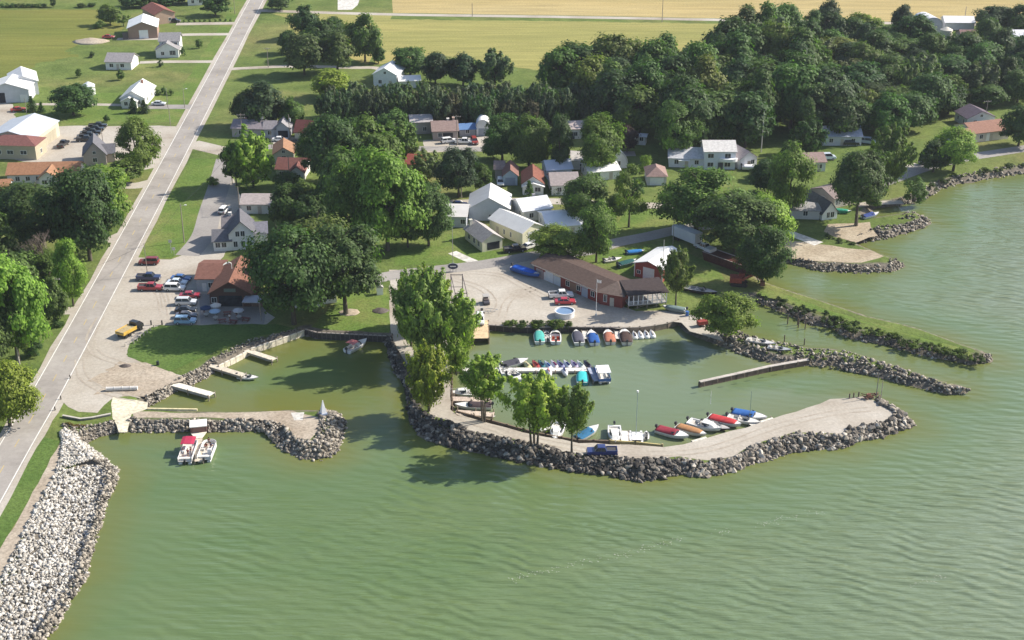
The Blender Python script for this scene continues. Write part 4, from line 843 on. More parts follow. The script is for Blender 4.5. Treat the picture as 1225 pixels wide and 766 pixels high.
# the wood
fp = [(655,118),(700,135),(752,160),(830,182),(900,176),(950,166),(1045,170),(1100,160),(1150,132),(1225,122),(1260,100),(1225,72),(1160,62),(1110,80),(1085,58),(1010,48),(930,58),(890,80),(830,96),(760,104),(690,100)]
FB = np.array([(G(*p).x, G(*p).y) for p in fp]); cand = []
tries = 0
while len(cand) < 150 and tries < 20000:
    tries += 1
    p = rng.uniform(FB.min(0), FB.max(0))
    if in_poly(np.array([p[0]]), np.array([p[1]]), FB)[0] and all(math.hypot(p[0]-q[0], p[1]-q[1]) > 9.3 for q in cand): cand.append(p)
cand.sort(key=lambda p: -p[1])
FK = [('dark green', (.036,.062,.022), 'round'), ('mid green', (.055,.088,.026), 'round'), ('tall dark', (.034,.056,.024), 'oval'), ('yellow tinged', (.095,.115,.03), 'round'), ('grey green', (.065,.085,.045), 'silver')]
for p in cand:
    east = p[0] > 100; q = rng.random()
    k = 0 if q < .42 else 1 if q < .68 else 2 if q < .86 else 3 if q < .92 else 4
    if east and k == 0 and rng.random() < .5: k = 1
    word, c, kd = FK[k]; H = rng.uniform(14, 23)*(.68 if east else 1); W = rng.uniform(11, 18)*(.85 if east else 1)
    root = thing('tree', f'{word} tree in the thick wood beyond the houses', 'tree', (p[0], p[1], GZ), rng.uniform(0, 6.28), f'{word} trees of the wood')
    root.scale = (W/2, W/2, H); TREE_N += 1
    obj('crown', make_crown(kd, TREE_N % 3, 'mid'), root, tuple(1.85*v*rng.uniform(.88, 1.12) for v in c)); obj('trunk', make_trunk(kd, TREE_N % 3), root)
for x, y, tp, ww, kd, c, lb in ((936,62,3,42,'round',MID,'rounded tree at the field edge, west end of the wood'),(972,52,10,30,'oval',DK,'dark tree at the field edge, second from the west end of the wood'),(988,46,-3,32,'oval',BLU,'tall dark tree cut by the top edge above the wood'),(1078,40,4,30,'oval',BLU,'dark lone tree standing clear at the field edge'),(1101,66,22,32,'oval',DK,'dark tree beside the far round roofed barn'),(1186,40,6,44,'round',BLU,'dark tree right of the far farm'),(1215,44,4,36,'oval',DK,'dark tree at the right edge near the far farm'),(1178,60,30,30,'round',OLV,'olive tree before the brown roofed far farmhouse'),(1015,58,20,30,'round',DK,'dark tree at the north edge of the wood')): tree(x, y, tp, ww, kd, c, lb, dens='mid')
# bare grey tree
P = G(62,342); t = thing('bare_tree', 'bare grey dead tree among green roadside trees', 'tree', P.to_tuple()); H = hgt(P, 262)
mb = MB(); rs = random.Random(4)
def limb(p, d, L, r, dep):
    q = p+d*L; mb.tube(p, q, r, r*.65, 6, False)
    if dep:
        for _ in range(3):
            e = (d+Vector((rs.uniform(-.7, .7), rs.uniform(-.7, .7), rs.uniform(-.1, .5)))).normalized(); limb(q, e, L*rs.uniform(.55, .8), r*.6, dep-1)
limb(Vector((0, 0, 0)), Vector((.05, 0, 1)), H*.3, .22, 6); mb.build('trunk', 'wood', t, (.24, .19, .16))
#@@BUILD3
# ------------------------------------------------------------------ rocks
ROCKS = {}
def rock_meshes(m):
    if m not in ROCKS:
        L = []
        for s in range(7):
            r = random.Random(s*13+1); bm = bmesh.new()
            for _ in range(15):
                v = Vector((r.gauss(0, 1), r.gauss(0, 1), r.gauss(0, 1))).normalized()*r.uniform(.8, 1.1)
                bm.verts.new((v.x*.62*r.uniform(.9, 1.1), v.y*.5, v.z*.42))
            res = bmesh.ops.convex_hull(bm, input=bm.verts)
            bmesh.ops.delete(bm, geom=[g for g in res['geom_interior'] if isinstance(g, bmesh.types.BMVert)], context='VERTS')
            bmesh.ops.triangulate(bm, faces=bm.faces)
            me = bpy.data.meshes.new('boulder'); bm.to_mesh(me); bm.free(); me.materials.append(MATS[m]); L.append(me)
        ROCKS[m] = L
    return ROCKS[m]
def along(pts, t):
    d = [0]
    for a, b in zip(pts, pts[1:]): d.append(d[-1]+(b-a).length)
    x = t*d[-1]
    for i in range(len(pts)-1):
        if x <= d[i+1] or i == len(pts)-2: return pts[i].lerp(pts[i+1], (x-d[i])/max(d[i+1]-d[i], 1e-6))
BANDS = [
 ('tan_rock', 900, .4, .9, 0, [(30,795),(54,766),(66,755),(85,722),(106,689),(110,666),(122,628),(132,594),(141,578),(142,562),(129,551),(115,540)], [(0,790),(38,762),(52,744),(70,716),(92,686),(97,664),(110,627),(119,594),(127,578),(128,564),(119,555),(108,546)], 'wet brownish block at the waterline of the roadside bank', 'wet blocks of the roadside bank'),
 ('limestone', 10500, .36, .9, 0, [(-20,850),(52,764),(64,754),(83,721),(104,688),(108,666),(120,628),(130,594),(139,578),(141,562),(128,551),(115,540),(78,520)], [(-150,880),(-60,745),(0,694),(21,653),(42,608),(55,585),(66,566),(72,548),(75,533),(74,526),(73,522),(73,520),(73,518)], 'pale limestone block of the roadside bank sloping to the water', 'blocks of the limestone bank'),
 ('tan_rock', 330, .3, .75, 0, [(78,522),(104,531),(117,524),(138,519),(153,518)], [(74,507),(97,509),(117,508),(134,503),(142,506)], 'brown stone in the muddy corner under the small retaining wall', 'stones of the muddy corner'),
 ('tan_rock', 1600, .4, 1.15, 0, [(152,513),(160,518),(200,518),(246,517),(317,517),(326,522),(331,534),(343,543),(361,550),(385,552),(405,543),(411,527),(416,506),(406,494),(387,490)], [(158,499),(163,502),(200,502),(246,502),(316,502),(338,507),(344,518),(351,526),(362,531),(372,531),(378,526),(380,515),(382,506),(383,500),(380,496)], 'grey tan boulder along the small dirt topped jetty', 'boulders of the dirt topped jetty'),
 ('tan_rock', 480, .4, .8, 0, [(178,488),(209,470),(238,458),(251,451),(262,443)], [(174,474),(200,461),(216,451),(240,440),(256,427)], 'tan stone on the bank by the narrow docks', 'stones of the bank by the narrow docks'),
 ('tan_rock', 190, .25, .55, 1.1, [(266,437),(300,421),(363,399)], [(258,425),(300,406),(358,393)], 'small stone behind the pale bulkhead', 'small stones behind the pale bulkhead'),
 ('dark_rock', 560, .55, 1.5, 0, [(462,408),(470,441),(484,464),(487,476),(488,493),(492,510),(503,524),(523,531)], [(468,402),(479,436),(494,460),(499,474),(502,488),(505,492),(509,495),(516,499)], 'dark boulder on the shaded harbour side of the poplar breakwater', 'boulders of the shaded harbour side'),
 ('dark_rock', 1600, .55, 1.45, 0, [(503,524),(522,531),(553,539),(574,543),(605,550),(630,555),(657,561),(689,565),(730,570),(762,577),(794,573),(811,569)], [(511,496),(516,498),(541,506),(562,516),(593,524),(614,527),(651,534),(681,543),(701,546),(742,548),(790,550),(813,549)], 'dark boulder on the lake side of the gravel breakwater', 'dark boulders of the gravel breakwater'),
 ('mixed_rock', 1500, .45, 1.5, 0, [(811,568),(844,572),(878,564),(898,557),(930,548),(944,543),(982,538),(1010,538),(1029,527),(1054,525),(1076,516),(1096,511),(1090,500),(1070,488),(1054,477)], [(813,549),(846,553),(878,548),(900,535),(930,524),(950,520),(966,519),(990,520),(1008,524),(1011,513),(1048,508),(1070,501),(1066,492),(1058,487),(1048,480)], 'grey tan boulder at the outer end of the gravel breakwater', 'boulders of the outer breakwater end'),
 ('tan_rock', 850, .35, 1.1, 'arch', [(842,404),(866,417),(910,433),(964,439),(1007,444),(1048,452),(1084,462),(1135,473),(1161,471)], [(885,394),(895,402),(927,409),(960,415),(1014,421),(1068,438),(1100,449),(1130,459),(1158,465)], 'stone of the low rocky mole beside the pier', 'stones of the low rocky mole'),
 ('mixed_rock', 420, .35, .85, 0, [(903,362),(940,377),(967,389),(997,394),(1007,404),(1067,416),(1101,426),(1161,437),(1191,434),(1186,424)], [(905,355),(942,367),(970,378),(1000,384),(1015,394),(1070,406),(1105,417),(1150,426),(1178,428),(1176,424)], 'stone along the edge of the grassy spit', 'stones of the grassy spit'),
 ('tan_rock', 240, .45, 1.0, 0, [(941,315),(977,325),(1030,328),(1069,326),(1084,319),(1077,313)], [(941,305),(978,314),(1030,317),(1058,317),(1066,314),(1062,310)], 'grey stone edging the sandy beach', 'stones of the sandy beach'),
 ('mixed_rock', 280, .5, 1.1, 0, [(1028,292),(1066,286),(1090,279),(1117,268),(1104,257),(1087,254)], [(1025,282),(1050,271),(1074,270),(1092,266),(1085,262),(1075,262)], 'stone of the little rocky point by the white cottage', 'stones of the little rocky point'),
 ('tan_rock', 360, .5, 1.15, 0, [(1072,249),(1108,240),(1124,228),(1144,222),(1181,215),(1225,209),(1300,198)], [(1075,238),(1100,228),(1115,218),(1144,210),(1180,203),(1225,196),(1300,186)], 'stone below the shore road at the right', 'stones below the shore road'),
]
allr = []
for bi, (m, n, s0, s1, z0, out, inn, lab, grp) in enumerate(BANDS):
    O = [G(x, y, 0) for x, y in out]; I = [G(x, y, 1.35) for x, y in inn]
    for _ in range(n):
        t = rng.random(); s = rng.random(); a = along(O, t); b = along(I, t); p = a.lerp(b, s)
        sz = s0+(s1-s0)*rng.random()**2.6
        if m == 'limestone': s = min(s, .97)
        z = 1.35*math.sin(math.pi*min(max(s, .02), .98))*.9 if z0 == 'arch' else (z0 if z0 else -.12+1.45*s)
        if m == 'dark_rock' : z += rng.uniform(0, .35)
        allr.append((sz*ppm(p)*(1.0 if m != 'limestone' else .8), bi, p.x, p.y, z+rng.uniform(-.05, .12), sz))
XY = np.array([(r[2], r[3]) for r in allr]); dd, ww = shore_dist(XY[:, 0], XY[:, 1])
for i, r in enumerate(allr):
    tt = min(max(dd[i]/ww[i], 0), 1); gz = ((GZ+.12)*tt**1.15-.12) if ww[i] > 6 else GZ*tt*tt*(3-2*tt)
    if dd[i] <= 0: gz = -.15
    if BANDS[r[1]][0] == 'limestone' or r[4] < gz+.05: r = r[:4]+(gz+.08+.22*rng.random()*r[5],)+r[5:]
    allr[i] = r
allr.sort(reverse=True)
for (q, bi, x, y, z, sz) in [r for r in allr if 0 < (G(0, 0).x*0+1)][:300]:
    m, lab, grp = BANDS[bi][0], BANDS[bi][7], BANDS[bi][8]
    o = obj('boulder', rock_meshes(m)[random.randrange(7)]); o.location = (x, y, z)
    o.rotation_euler = (random.uniform(-.6, .6), random.uniform(-.6, .6), random.uniform(0, 6.28)); k = sz*.95; o.scale = (k, k*random.uniform(.8, 1.1), k*random.uniform(.9, 1.3))
    tag(o, lab, 'boulder', grp)
for mat_name in ('limestone', 'tan_rock', 'dark_rock', 'mixed_rock'):
    VV, FF, nv = [], [], 0
    src = []
    for me in rock_meshes(mat_name):
        v = np.array([c.co for c in me.vertices]); f = np.array([p.vertices[:] for p in me.polygons]); src.append((v, f))
    for (q, bi, x, y, z, sz) in allr[300:]:
        if BANDS[bi][0] != mat_name: continue
        v, f = src[random.randrange(7)]
        M = np.array((Matrix.Rotation(random.uniform(0, 6.28), 3, 'Z') @ Matrix.Rotation(random.uniform(-.6, .6), 3, 'X')))
        k = sz*np.array([.95, .95*random.uniform(.8, 1.1), .95*random.uniform(.9, 1.3)])
        VV.append((v*k)@M.T+np.array([x, y, z])); FF.append(f+nv); nv += len(v)
    o = obj('riprap', np_mesh('riprap', np.concatenate(VV), np.concatenate(FF), mat_name, smooth=False))
    o['kind'] = 'stuff'; o['category'] = 'rocks'; o['label'] = {'limestone': 'mass of pale limestone blocks covering the roadside bank', 'tan_rock': 'mass of tan stones along jetty, mole and shore banks', 'dark_rock': 'mass of dark boulders on the poplar shaded breakwater', 'mixed_rock': 'mass of grey stones on the outer breakwater and spit'}[mat_name]
# weeds and bushes on the grassy spit and the banks
def low_plants(name, label, line, n, h0, h1, w, cols, cat='bush', grp=None, z=1.2):
    L = [G(*p) for p in line]
    for k in range(n):
        p = along(L, (k+random.uniform(.1, .9))/n); t = thing(name, label, cat, (p.x+random.uniform(-w, w), p.y+random.uniform(-w, w), z), random.uniform(0, 6.28), grp)
        h = random.uniform(h0, h1); t.scale = (h*random.uniform(.6, 1.1), h*random.uniform(.6, 1.1), h)
        obj('foliage', make_crown('bush', k % 3, 'lo'), t, random.choice(cols))
low_plants('shrub', 'weedy shrub on the crest of the grassy spit', [(990,384),(1015,390),(1060,402),(1110,417),(1170,430)], 110, .3, 1.15, 2.0, [BR, MID, YEL, OLV], 'shrub', 'shrubs of the grassy spit')
low_plants('shrub', 'low weed on the inner half of the grassy spit', [(912,356),(945,367),(975,376),(1000,384)], 44, .3, 1.0, 1.8, [MID, DK], 'shrub', 'weeds of the inner spit')
low_plants('shrub', 'leafy shrub along the top of the basin bulkhead', [(605,388),(625,391),(655,391),(682,390)], 16, .7, 1.9, .8, [DK, MID, BR], 'shrub', 'shrubs along the basin bulkhead')
low_plants('shrub', 'weed among the stones of the rocky mole', [(905,420),(960,426),(1030,434),(1085,448)], 12, .3, .8, 1.0, [YEL, OLV], 'shrub', 'weeds of the rocky mole')
low_plants('shrub', 'shrub on the rocks below the shore road', [(1110,229),(1140,213),(1180,205),(1225,199)], 12, .7, 1.6, 1.5, [MID, OLV], 'shrub', 'shrubs below the shore road')
low_plants('shrub', 'tawny weed beside the small retaining wall', [(77,508),(90,511),(100,513)], 8, .5, 1.0, .8, [(.2,.11,.04), (.16,.13,.04)], 'shrub', 'tawny weeds by the small retaining wall')
low_plants('shrub', 'shrub at the sandy shore edge by the white cottage', [(985,282),(1005,289),(1020,292)], 8, .5, 1.1, .8, [OLV, MID], 'shrub', 'shrubs of the sandy shore')

# ------------------------------------------------------------------ walls, piers and docks
def wall_line(name, label, px, z0, z1, th, m, color, ribs=0, rib_col=None, cap=None, cat='wall', zpx=0.0, rib_z=None):
    L = [G(*p, zpx) for p in px]; L = [Vector((p.x, p.y, 0)) for p in L]
    t = thing(name, label, cat, L[0].to_tuple()); o = L[0]
    mb = MB(); cb = MB(); i = 0
    for a, b in zip(L, L[1:]):
        d = (b-a).normalized(); n = Vector((-d.y, d.x, 0))*th/2; a2, b2 = a-o, b-o
        q = [(a2-n), (b2-n), (b2+n), (a2+n)]; mb.prism([(v.x, v.y) for v in q], z0, z1)
        if cap:
            n2 = n*1.5; e = d*.06; q = [(a2-n2-e), (b2-n2+e), (b2+n2+e), (a2+n2-e)]; cb.prism([(v.x, v.y) for v in q], z1+.003*i, z1+.12+.003*i)
        i += 1
    mb.build('wall_face', m, t, color)
    if cap: cb.build('cap', m, t, cap)
    if ribs:
        for a, b in zip(L, L[1:]):
            n = max(1, int((b-a).length/ribs))
            for k in range(n+1):
                p = a.lerp(b, k/n)-o; MB().tube((p.x, p.y, z0), (p.x, p.y, (rib_z or z1+.15)), th*.62, n=8).build('post', m, t, rib_col or color)
    return t
wall_line('bulkhead', 'pale timber bulkhead beside the narrow docks', [(262,444),(282,434),(299,425)], -1, 1.15, .25, 'wood', (.72,.66,.54), 1.5, (.30,.25,.19), (.75,.7,.6))
wall_line('bulkhead', 'long pale timber bulkhead running up to the dark sheet piles', [(300,424),(330,414),(364,402)], -1, 1.25, .25, 'wood', (.72,.66,.54), 1.5, (.30,.25,.19), (.75,.7,.6))
wall_line('bulkhead', 'dark sheet pile bulkhead below the harbour lawn', [(365,401),(380,405.5),(463,409.5)], -1, 1.45, .3, 'iron', (.07,.06,.06), 1.0, (.11,.10,.10), (.30,.27,.25))
wall_line('bulkhead', 'dark timber edge of the basin beside the finger docks', [(541,493),(541,467),(541,441)], -1, 1.3, .25, 'wood', (.16,.12,.09), 2.2, (.2,.15,.11))
wall_line('bulkhead', 'dark basin bulkhead in front of the moored row of boats', [(584,395.5),(621,398.5),(680,398),(740,398.5)], -1, 1.35, .3, 'iron', (.065,.055,.055), 1.6, (.12,.1,.09), (.34,.3,.27))
wall_line('bulkhead', 'curved plank bulkhead below the posted porch', [(741,398.5),(765,398),(783,396),(798,393),(811,389)], -1, 1.3, .35, 'wood', (.26,.21,.17), 2.0, (.2,.16,.13), (.4,.36,.31))
wall_line('retaining_wall', 'small grey retaining wall left of the boat ramp', [(76,503),(97,507),(111,505.5),(133,501)], .1, 1.65, .3, 'concrete', (.22,.2,.18), 0, None, (.5,.47,.42), zpx=.6)
wall_line('pier', 'straight low pier wall with short posts in the basin mouth', [(837,463),(880,453.5),(920,444.5),(966,436.5)], -1, 1.15, .55, 'wood', (.17,.12,.10), 2.4, (.13,.10,.08), (.50,.46,.42), 'pier', rib_z=1.0)
for k in range(8):
    P = G(842+16*k, 461-3.6*k, 1.3); t = tag(MB(*P).tube((0,-.3,-.1), (0,-.3,.75), .11).build('mooring_post', 'wood', None, (.22,.17,.13)), 'short wooden mooring post on the straight pier wall', 'post', 'posts on the pier wall')
wall_line('curb', 'dark timber curb along the inner edge of the gravel breakwater', [(547,498.5),(588,509.5),(626,520),(653,526.5),(691,533),(730,534)], -.6, 1.25, .3, 'wood', (.2,.15,.11), 3, (.2,.15,.11), cat='curb')
wall_line('curb', 'yellowish timber curb beside the moored catamaran', [(730,534.5),(760,536),(792,539.5)], -.6, 1.35, .3, 'wood', (.5,.42,.2), 4, (.4,.33,.18), cat='curb')
wall_line('timber_beam', 'long pale timber beam on the jetty edge beside the ramp', [(176,490),(236,491)], 1.2, 1.6, .35, 'wood', (.75,.66,.42), cat='beam', zpx=1.3)
def dock(name, label, a, b, width, z=.8, color=(.55,.5,.42), piles=2.5, cat='dock', group=None, deep=.35, tall=.0):
    A, B = G(*a, z), G(*b, z); d = B-A; L = d.length; rot = math.atan2(d.y, d.x)
    t = thing(name, label, cat, A.to_tuple(), rot, group)
    mb = MB(); n = max(2, int(L/.32))
    for k in range(n): x = L*k/n; mb.box(x, x+L/n-.03, -width/2, width/2, -.06+random.uniform(0, .012), 0.0+random.uniform(0, .02))
    mb.build('deck', 'wood', t, color)
    st = MB(); 
    for s in (-1, 1): st.box(0, L, s*width/2-.06, s*width/2+.06, -deep-.06, -.07)
    st.build('stringer', 'wood', t, tuple(c*.55 for c in color))
    if piles:
        for k in range(int(L/piles)+1):
            x = .2+(L-.4)*k/max(1, int(L/piles))
            for s in (-1, 1): MB().tube((x, s*(width/2+.14), -z-1), (x, s*(width/2+.14), .25+tall), .11).build('pile', 'wood', t, (.3,.25,.2))
    return t
dock('dock', 'narrow pale dock nearest the boat ramp', (203,458), (254,472), 1.7, 1.1, (.78,.74,.65), 5, deep=.5)
dock('dock', 'narrow dock with a white boat moored at its tip', (246,435), (292,449), 1.5, 1.0, (.62,.56,.46), 5, deep=.4)
dock('dock', 'short dock in the gap of the pale timber bulkhead', (289,417), (329,430), 1.4, 1.0, (.68,.62,.52), 5)
t = dock('dock', 'short wooden pier between the two pontoon boats, with a white landing box', (237.5,517), (237.5,552), 1.3, .7, (.62,.55,.44), 3)
A = G(237.5, 511, 1.3)-t.location; c, s = math.cos(-t.rotation_euler.z), math.sin(-t.rotation_euler.z); lx, ly = A.x*c-A.y*s, A.x*s+A.y*c
MB(lx, ly, 0).box(-1.4, 1.2, -1.5, 1.5, -.2, 1.25).build('landing_box', 'paint', t, (.17,.09,.08))
MB(lx, ly, 0).box(-1.5, 1.3, -1.6, 1.6, 1.26, 1.4).build('box_top', 'paint', t, (.82,.81,.77))
MB(lx, ly, 0).prism([(1.25,-1.5),(3.4,-.65),(3.4,.65),(1.25,1.5)], .02, .1).build('flared_step', 'wood', t, (.76,.71,.6))
dock('dock', 'long white dock lined with small watercraft', (547,442), (712,442), 1.5, .6, (.82,.79,.74), 4)
dock('dock', 'upper of the two plank docks beside the two stemmed poplar', (541,477), (588,478.5), 1.8, 1.0, (.55,.45,.38), 3, tall=.4)
dock('dock', 'lower of the two plank docks beside the two stemmed poplar', (545,493), (591,496), 1.8, 1.0, (.6,.5,.42), 3, tall=.4)
dock('dock', 'white finger dock between the white cruiser and the catamaran', (747.5,534), (747.5,515.5), 1.3, .7, (.85,.78,.74), 4)
dock('dock', 'pale little dock beside the orange covered boat', (846,524), (829,529), 1.2, .5, (.68,.66,.58), 0); dock('dock', 'pale finger dock below the blue topped boat', (926,501), (898,509), 1.2, .6, (.72,.69,.62), 3)
for x, lb in ((653.5,'finger dock between the teal and the red boat'),(699,'finger dock between the grey and the blue covered boat'),(738,'finger dock between the coral and the brown covered boat')): dock('dock', lb, (x,396), (x+1,405.5), 1.0, .7, (.7,.66,.6), 3)
dock('dock', 'slanted blue grey gangway between the teal boat and the blue pontoon boat', (706,440), (714,456), 1.2, .8, (.4,.44,.55), 3)
dock('platform', 'tan plank loading platform at the corner of the basin', (575,383.5), (575.5,405), 3.2, 1.45, (.68,.52,.33), 3, 'platform', deep=1.3)

# ------------------------------------------------------------------ vehicles
def V_profile(kind):
    return {
     'sedan': dict(L=4.7, W=1.8, body=[(-2.3,.35),(2.3,.35),(2.35,.6),(2.2,.82),(1.0,.95),(-1.7,.98),(-2.3,.92),(-2.36,.6)], gh=(-1.75,1.05,-1.0,.35,.95,1.42)),
     'suv': dict(L=4.8, W=1.9, body=[(-2.35,.4),(2.3,.4),(2.4,.7),(2.25,1.0),(1.1,1.1),(-2.3,1.12),(-2.4,.7)], gh=(-2.3,1.15,-2.05,.55,1.1,1.75)),
     'pickup': dict(L=5.6, W=1.95, body=[(-2.75,.45),(2.75,.45),(2.82,.75),(2.7,1.05),(1.35,1.12),(-2.75,1.12),(-2.8,.7)], gh=(-.75,1.4,-.5,.85,1.12,1.8)),
     'van': dict(L=5.1, W=1.95, body=[(-2.5,.4),(2.5,.4),(2.6,.75),(2.35,1.15),(1.6,1.25),(-2.5,1.25),(-2.55,.7)], gh=(-2.5,1.65,-2.4,.95,1.24,2.0))}[kind]
VP = {}
def vehicle_proto(kind):
    if kind in VP: return VP[kind]
    p = V_profile(kind); W = p['W']/2; b = MB(); f = lambda s: [(x*s+0, z if s == 1 else .62+(z-.62)*.93) for x, z in p['body']]
    b.loft([[(x, y, z) for x, z in f(s)] for y, s in ((-W, .975), (-W+.1, 1), (W-.1, 1), (W, .975))])
    g = MB(); x0, x1, t0, t1, z0, z1 = p['gh']; w0, w1 = W-.08, W-.27
    g.loft([[(x0, -w0, z0-.03), (x1, -w0, z0-.03), (x1, w0, z0-.03), (x0, w0, z0-.03)], [(t0, -w1, z1), (t1, -w1, z1), (t1, w1, z1), (t0, w1, z1)]])
    r = MB(); r.loft([[(t0-.05, -w1-.03, z1-.01), (t1+.06, -w1-.03, z1-.01), (t1+.06, w1+.03, z1-.01), (t0-.05, w1+.03, z1-.01)], [(t0+.06, -w1+.08, z1+.07), (t1-.05, -w1+.08, z1+.07), (t1-.05, w1-.08, z1+.07), (t0+.06, w1-.08, z1+.07)]])
    for s in (-1, 1):
        for (a, c) in (((x0, s*w0), (t0, s*w1)), ((x1, s*w0), (t1, s*w1)), (((x0+x1)/2-.1, s*w0), ((t0+t1)/2-.1, s*w1))): r.tube((a[0], a[1], z0-.03), (c[0], c[1], z1), .045, n=5)
    parts = [('body', b.mesh('body', 'car_paint'), None), ('window_glass', g.mesh('window_glass', 'glass'), None), ('roof', r.mesh('roof', 'car_paint'), None)]
    if kind == 'pickup':
        c = MB(); c.box(-2.65, -.85, -W+.14, W-.14, 1.125, 1.135); parts.append(('bed', c.mesh('bed', 'rubber'), (.06,.06,.065)))
        c = MB()
        for s in (-1, 1): c.box(-2.72, -.8, s*(W-.08)-.07, s*(W-.08)+.07, 1.1, 1.3)
        c.box(-2.79, -2.7, -W+.02, W-.02, 1.1, 1.3); parts.append(('bed_rail', c.mesh('bed_rail', 'car_paint'), None))
    w = MB(); w.tube((0, -.11, 0), (0, .11, 0), .34 if kind != 'sedan' else .31, n=14); rim = MB(); rim.tube((0, -.125, 0), (0, .125, 0), .19, n=10)
    h = MB(); h.box(-.04, .05, -.2, .2, -.09, .09)
    bp = MB(); bp.box(-.07, .07, -W+.12, W-.12, -.1, .1)
    VP[kind] = (p, parts, w.mesh('wheel', 'rubber'), rim.mesh('rim', 'iron'), h.mesh('headlight', 'paint'), bp.mesh('bumper', 'rubber')); return VP[kind]
def vehicle(kind, px, heading, color, label, name=None, cat=None, group=None, z=GZ, roofcol=None):
    p, parts, wm, rm_, hm, bm_ = vehicle_proto(kind); P = G(*px, z)
    t = thing(name or {'sedan': 'parked_car', 'suv': 'parked_suv', 'pickup': 'pickup_truck', 'van': 'parked_van'}[kind], label, cat or {'sedan': 'car', 'suv': 'suv', 'pickup': 'pickup truck', 'van': 'van'}[kind], P.to_tuple(), R(heading), group)
    for n, me, c in parts: obj(n, me, t, c or (roofcol if n == 'roof' and roofcol else color))
    a = p['L']/2*.62; W = p['W']/2-.1
    for x in (-a, a):
        for s in (-1, 1):
            w = obj('wheel', wm, t, (.02,.02,.02)); w.location = (x, s*W, .33); obj('rim', rm_, w, (.45,.45,.46))
    for s in (-1, 1): h = obj('headlight', hm, t, (.85,.85,.8)); h.location = (p['L']/2-.03, s*W*.72, .72)
    for s in (-1, 1): h = obj('taillight', hm, t, (.35,.02,.02)); h.location = (-p['L']/2+.03, s*W*.75, .8)
    for s in (-1, 1): q = obj('bumper', bm_, t, (.1,.1,.1)); q.location = (s*(p['L']/2-.0), 0, .5)
    return t
RED = (.30,.03,.035); NAVY = (.02,.035,.11); SILV = (.6,.62,.65); WHT = (.82,.82,.82); BLK = (.02,.02,.022); LBL = (.30,.47,.66); BLUE = (.05,.13,.36)
vehicle('suv', (178.5,316), 180, (.22,.025,.03), 'dark red suv just below the grass island'); vehicle('pickup', (178,335), 0, NAVY, 'dark blue pickup above the red pickup in the lot'); vehicle('pickup', (180,347), 0, (.36,.035,.045), 'bright red pickup in the open gravel lot')
vehicle('sedan', (217,335.5), -6, BLUE, 'blue car, rear one of three beside the red pickup'); vehicle('sedan', (212.5,340.5), -4, (.6,.68,.78), 'silver blue car, middle one of three beside the red pickup'); vehicle('suv', (209.5,347.5), -2, WHT, 'white car, front one of three beside the red pickup')
vehicle('sedan', (227.5,356), 4, (.33,.03,.05), 'red car at the back of the row before the restaurant'); vehicle('suv', (223,364.5), 0, SILV, 'silver suv second in the row before the restaurant'); vehicle('sedan', (222.5,373.5), 0, BLK, 'black car third in the row before the restaurant'); vehicle('sedan', (223,380), 2, (.1,.1,.12), 'dark grey car fourth in the row before the restaurant'); vehicle('suv', (222,387), 0, LBL, 'light blue car at the front of the row before the restaurant')
vehicle('suv', (268.5,254), 80, WHT, 'white suv driving up the lane past the long white house'); vehicle('suv', (574,386), -88, WHT, 'white van like car at the plank loading platform', 'parked_van', 'van')
vehicle('pickup', (671,356), 6, WHT, 'white pickup before the marina store'); vehicle('sedan', (676,363.5), 4, (.42,.03,.05), 'bright red car before the marina store'); vehicle('pickup', (720,544), 180, (.03,.045,.16), 'navy pickup parked on the gravel breakwater')
vehicle('sedan', (335,169), 0, WHT, 'white car in front of the open bay garage'); vehicle('sedan', (357,172), 0, BLK, 'black car right of the white car by the open bay garage'); vehicle('suv', (537,171), 20, WHT, 'white suv in front of the brown roofed bungalow'); vehicle('pickup', (555,172), 0, WHT, 'white pickup in the gravel court'); vehicle('suv', (567.5,171.5), -80, (.3,.05,.04), 'dark red car in the gravel court')
vehicle('suv', (598.5,221), -88, WHT, 'white suv in the blue garage driveway'); vehicle('sedan', (549,247), 0, NAVY, 'dark blue car by the low roofed grey shed'); vehicle('suv', (491.5,282), 0, (.4,.42,.46), 'grey suv in the shade under the trees'); vehicle('sedan', (506,279), 10, BLK, 'black car beside the shaded grey suv'); vehicle('pickup', (616,301), 15, BLK, 'black pickup in front of the long cream shed'); vehicle('sedan', (633,297), 40, WHT, 'white car at the long cream shed door')
vehicle('sedan', (22,133), 20, (.45,.06,.05), 'orange red car on the pad before the white pole barns'); vehicle('sedan', (130,46), 0, (.4,.03,.04), 'red car beside the barn scrap heap'); vehicle('suv', (209,27), 0, BLK, 'black suv by the brown roofed barn wing'); vehicle('sedan', (190,126), 0, SILV, 'silver car in the white bungalow drive')
for k in range(5): vehicle('pickup', (103+3.6*k, 169-4.0*k), 8, BLK, ('front', 'second', 'third', 'fourth', 'last')[k]+' of the black trucks lined up in the workshop yard', group='black trucks of the workshop yard')
vehicle('pickup', (76,175), 85, BLK, 'black truck parked nose up beside the workshop'); vehicle('suv', (1018,174), 0, BLK, 'black suv in front of the blue grey ranch house'); vehicle('van', (1037,172), -20, (.35,.42,.5), 'blue grey van in the shade right of the ranch house'); vehicle('van', (989,191), 5, (.6,.68,.78), 'pale blue van above the small brown roofed bungalow'); vehicle('suv', (1108,196), 25, SILV, 'silver suv under the dark shore road tree')
vehicle('pickup', (842,299), -52, WHT, 'white pickup in front of the box trailer')
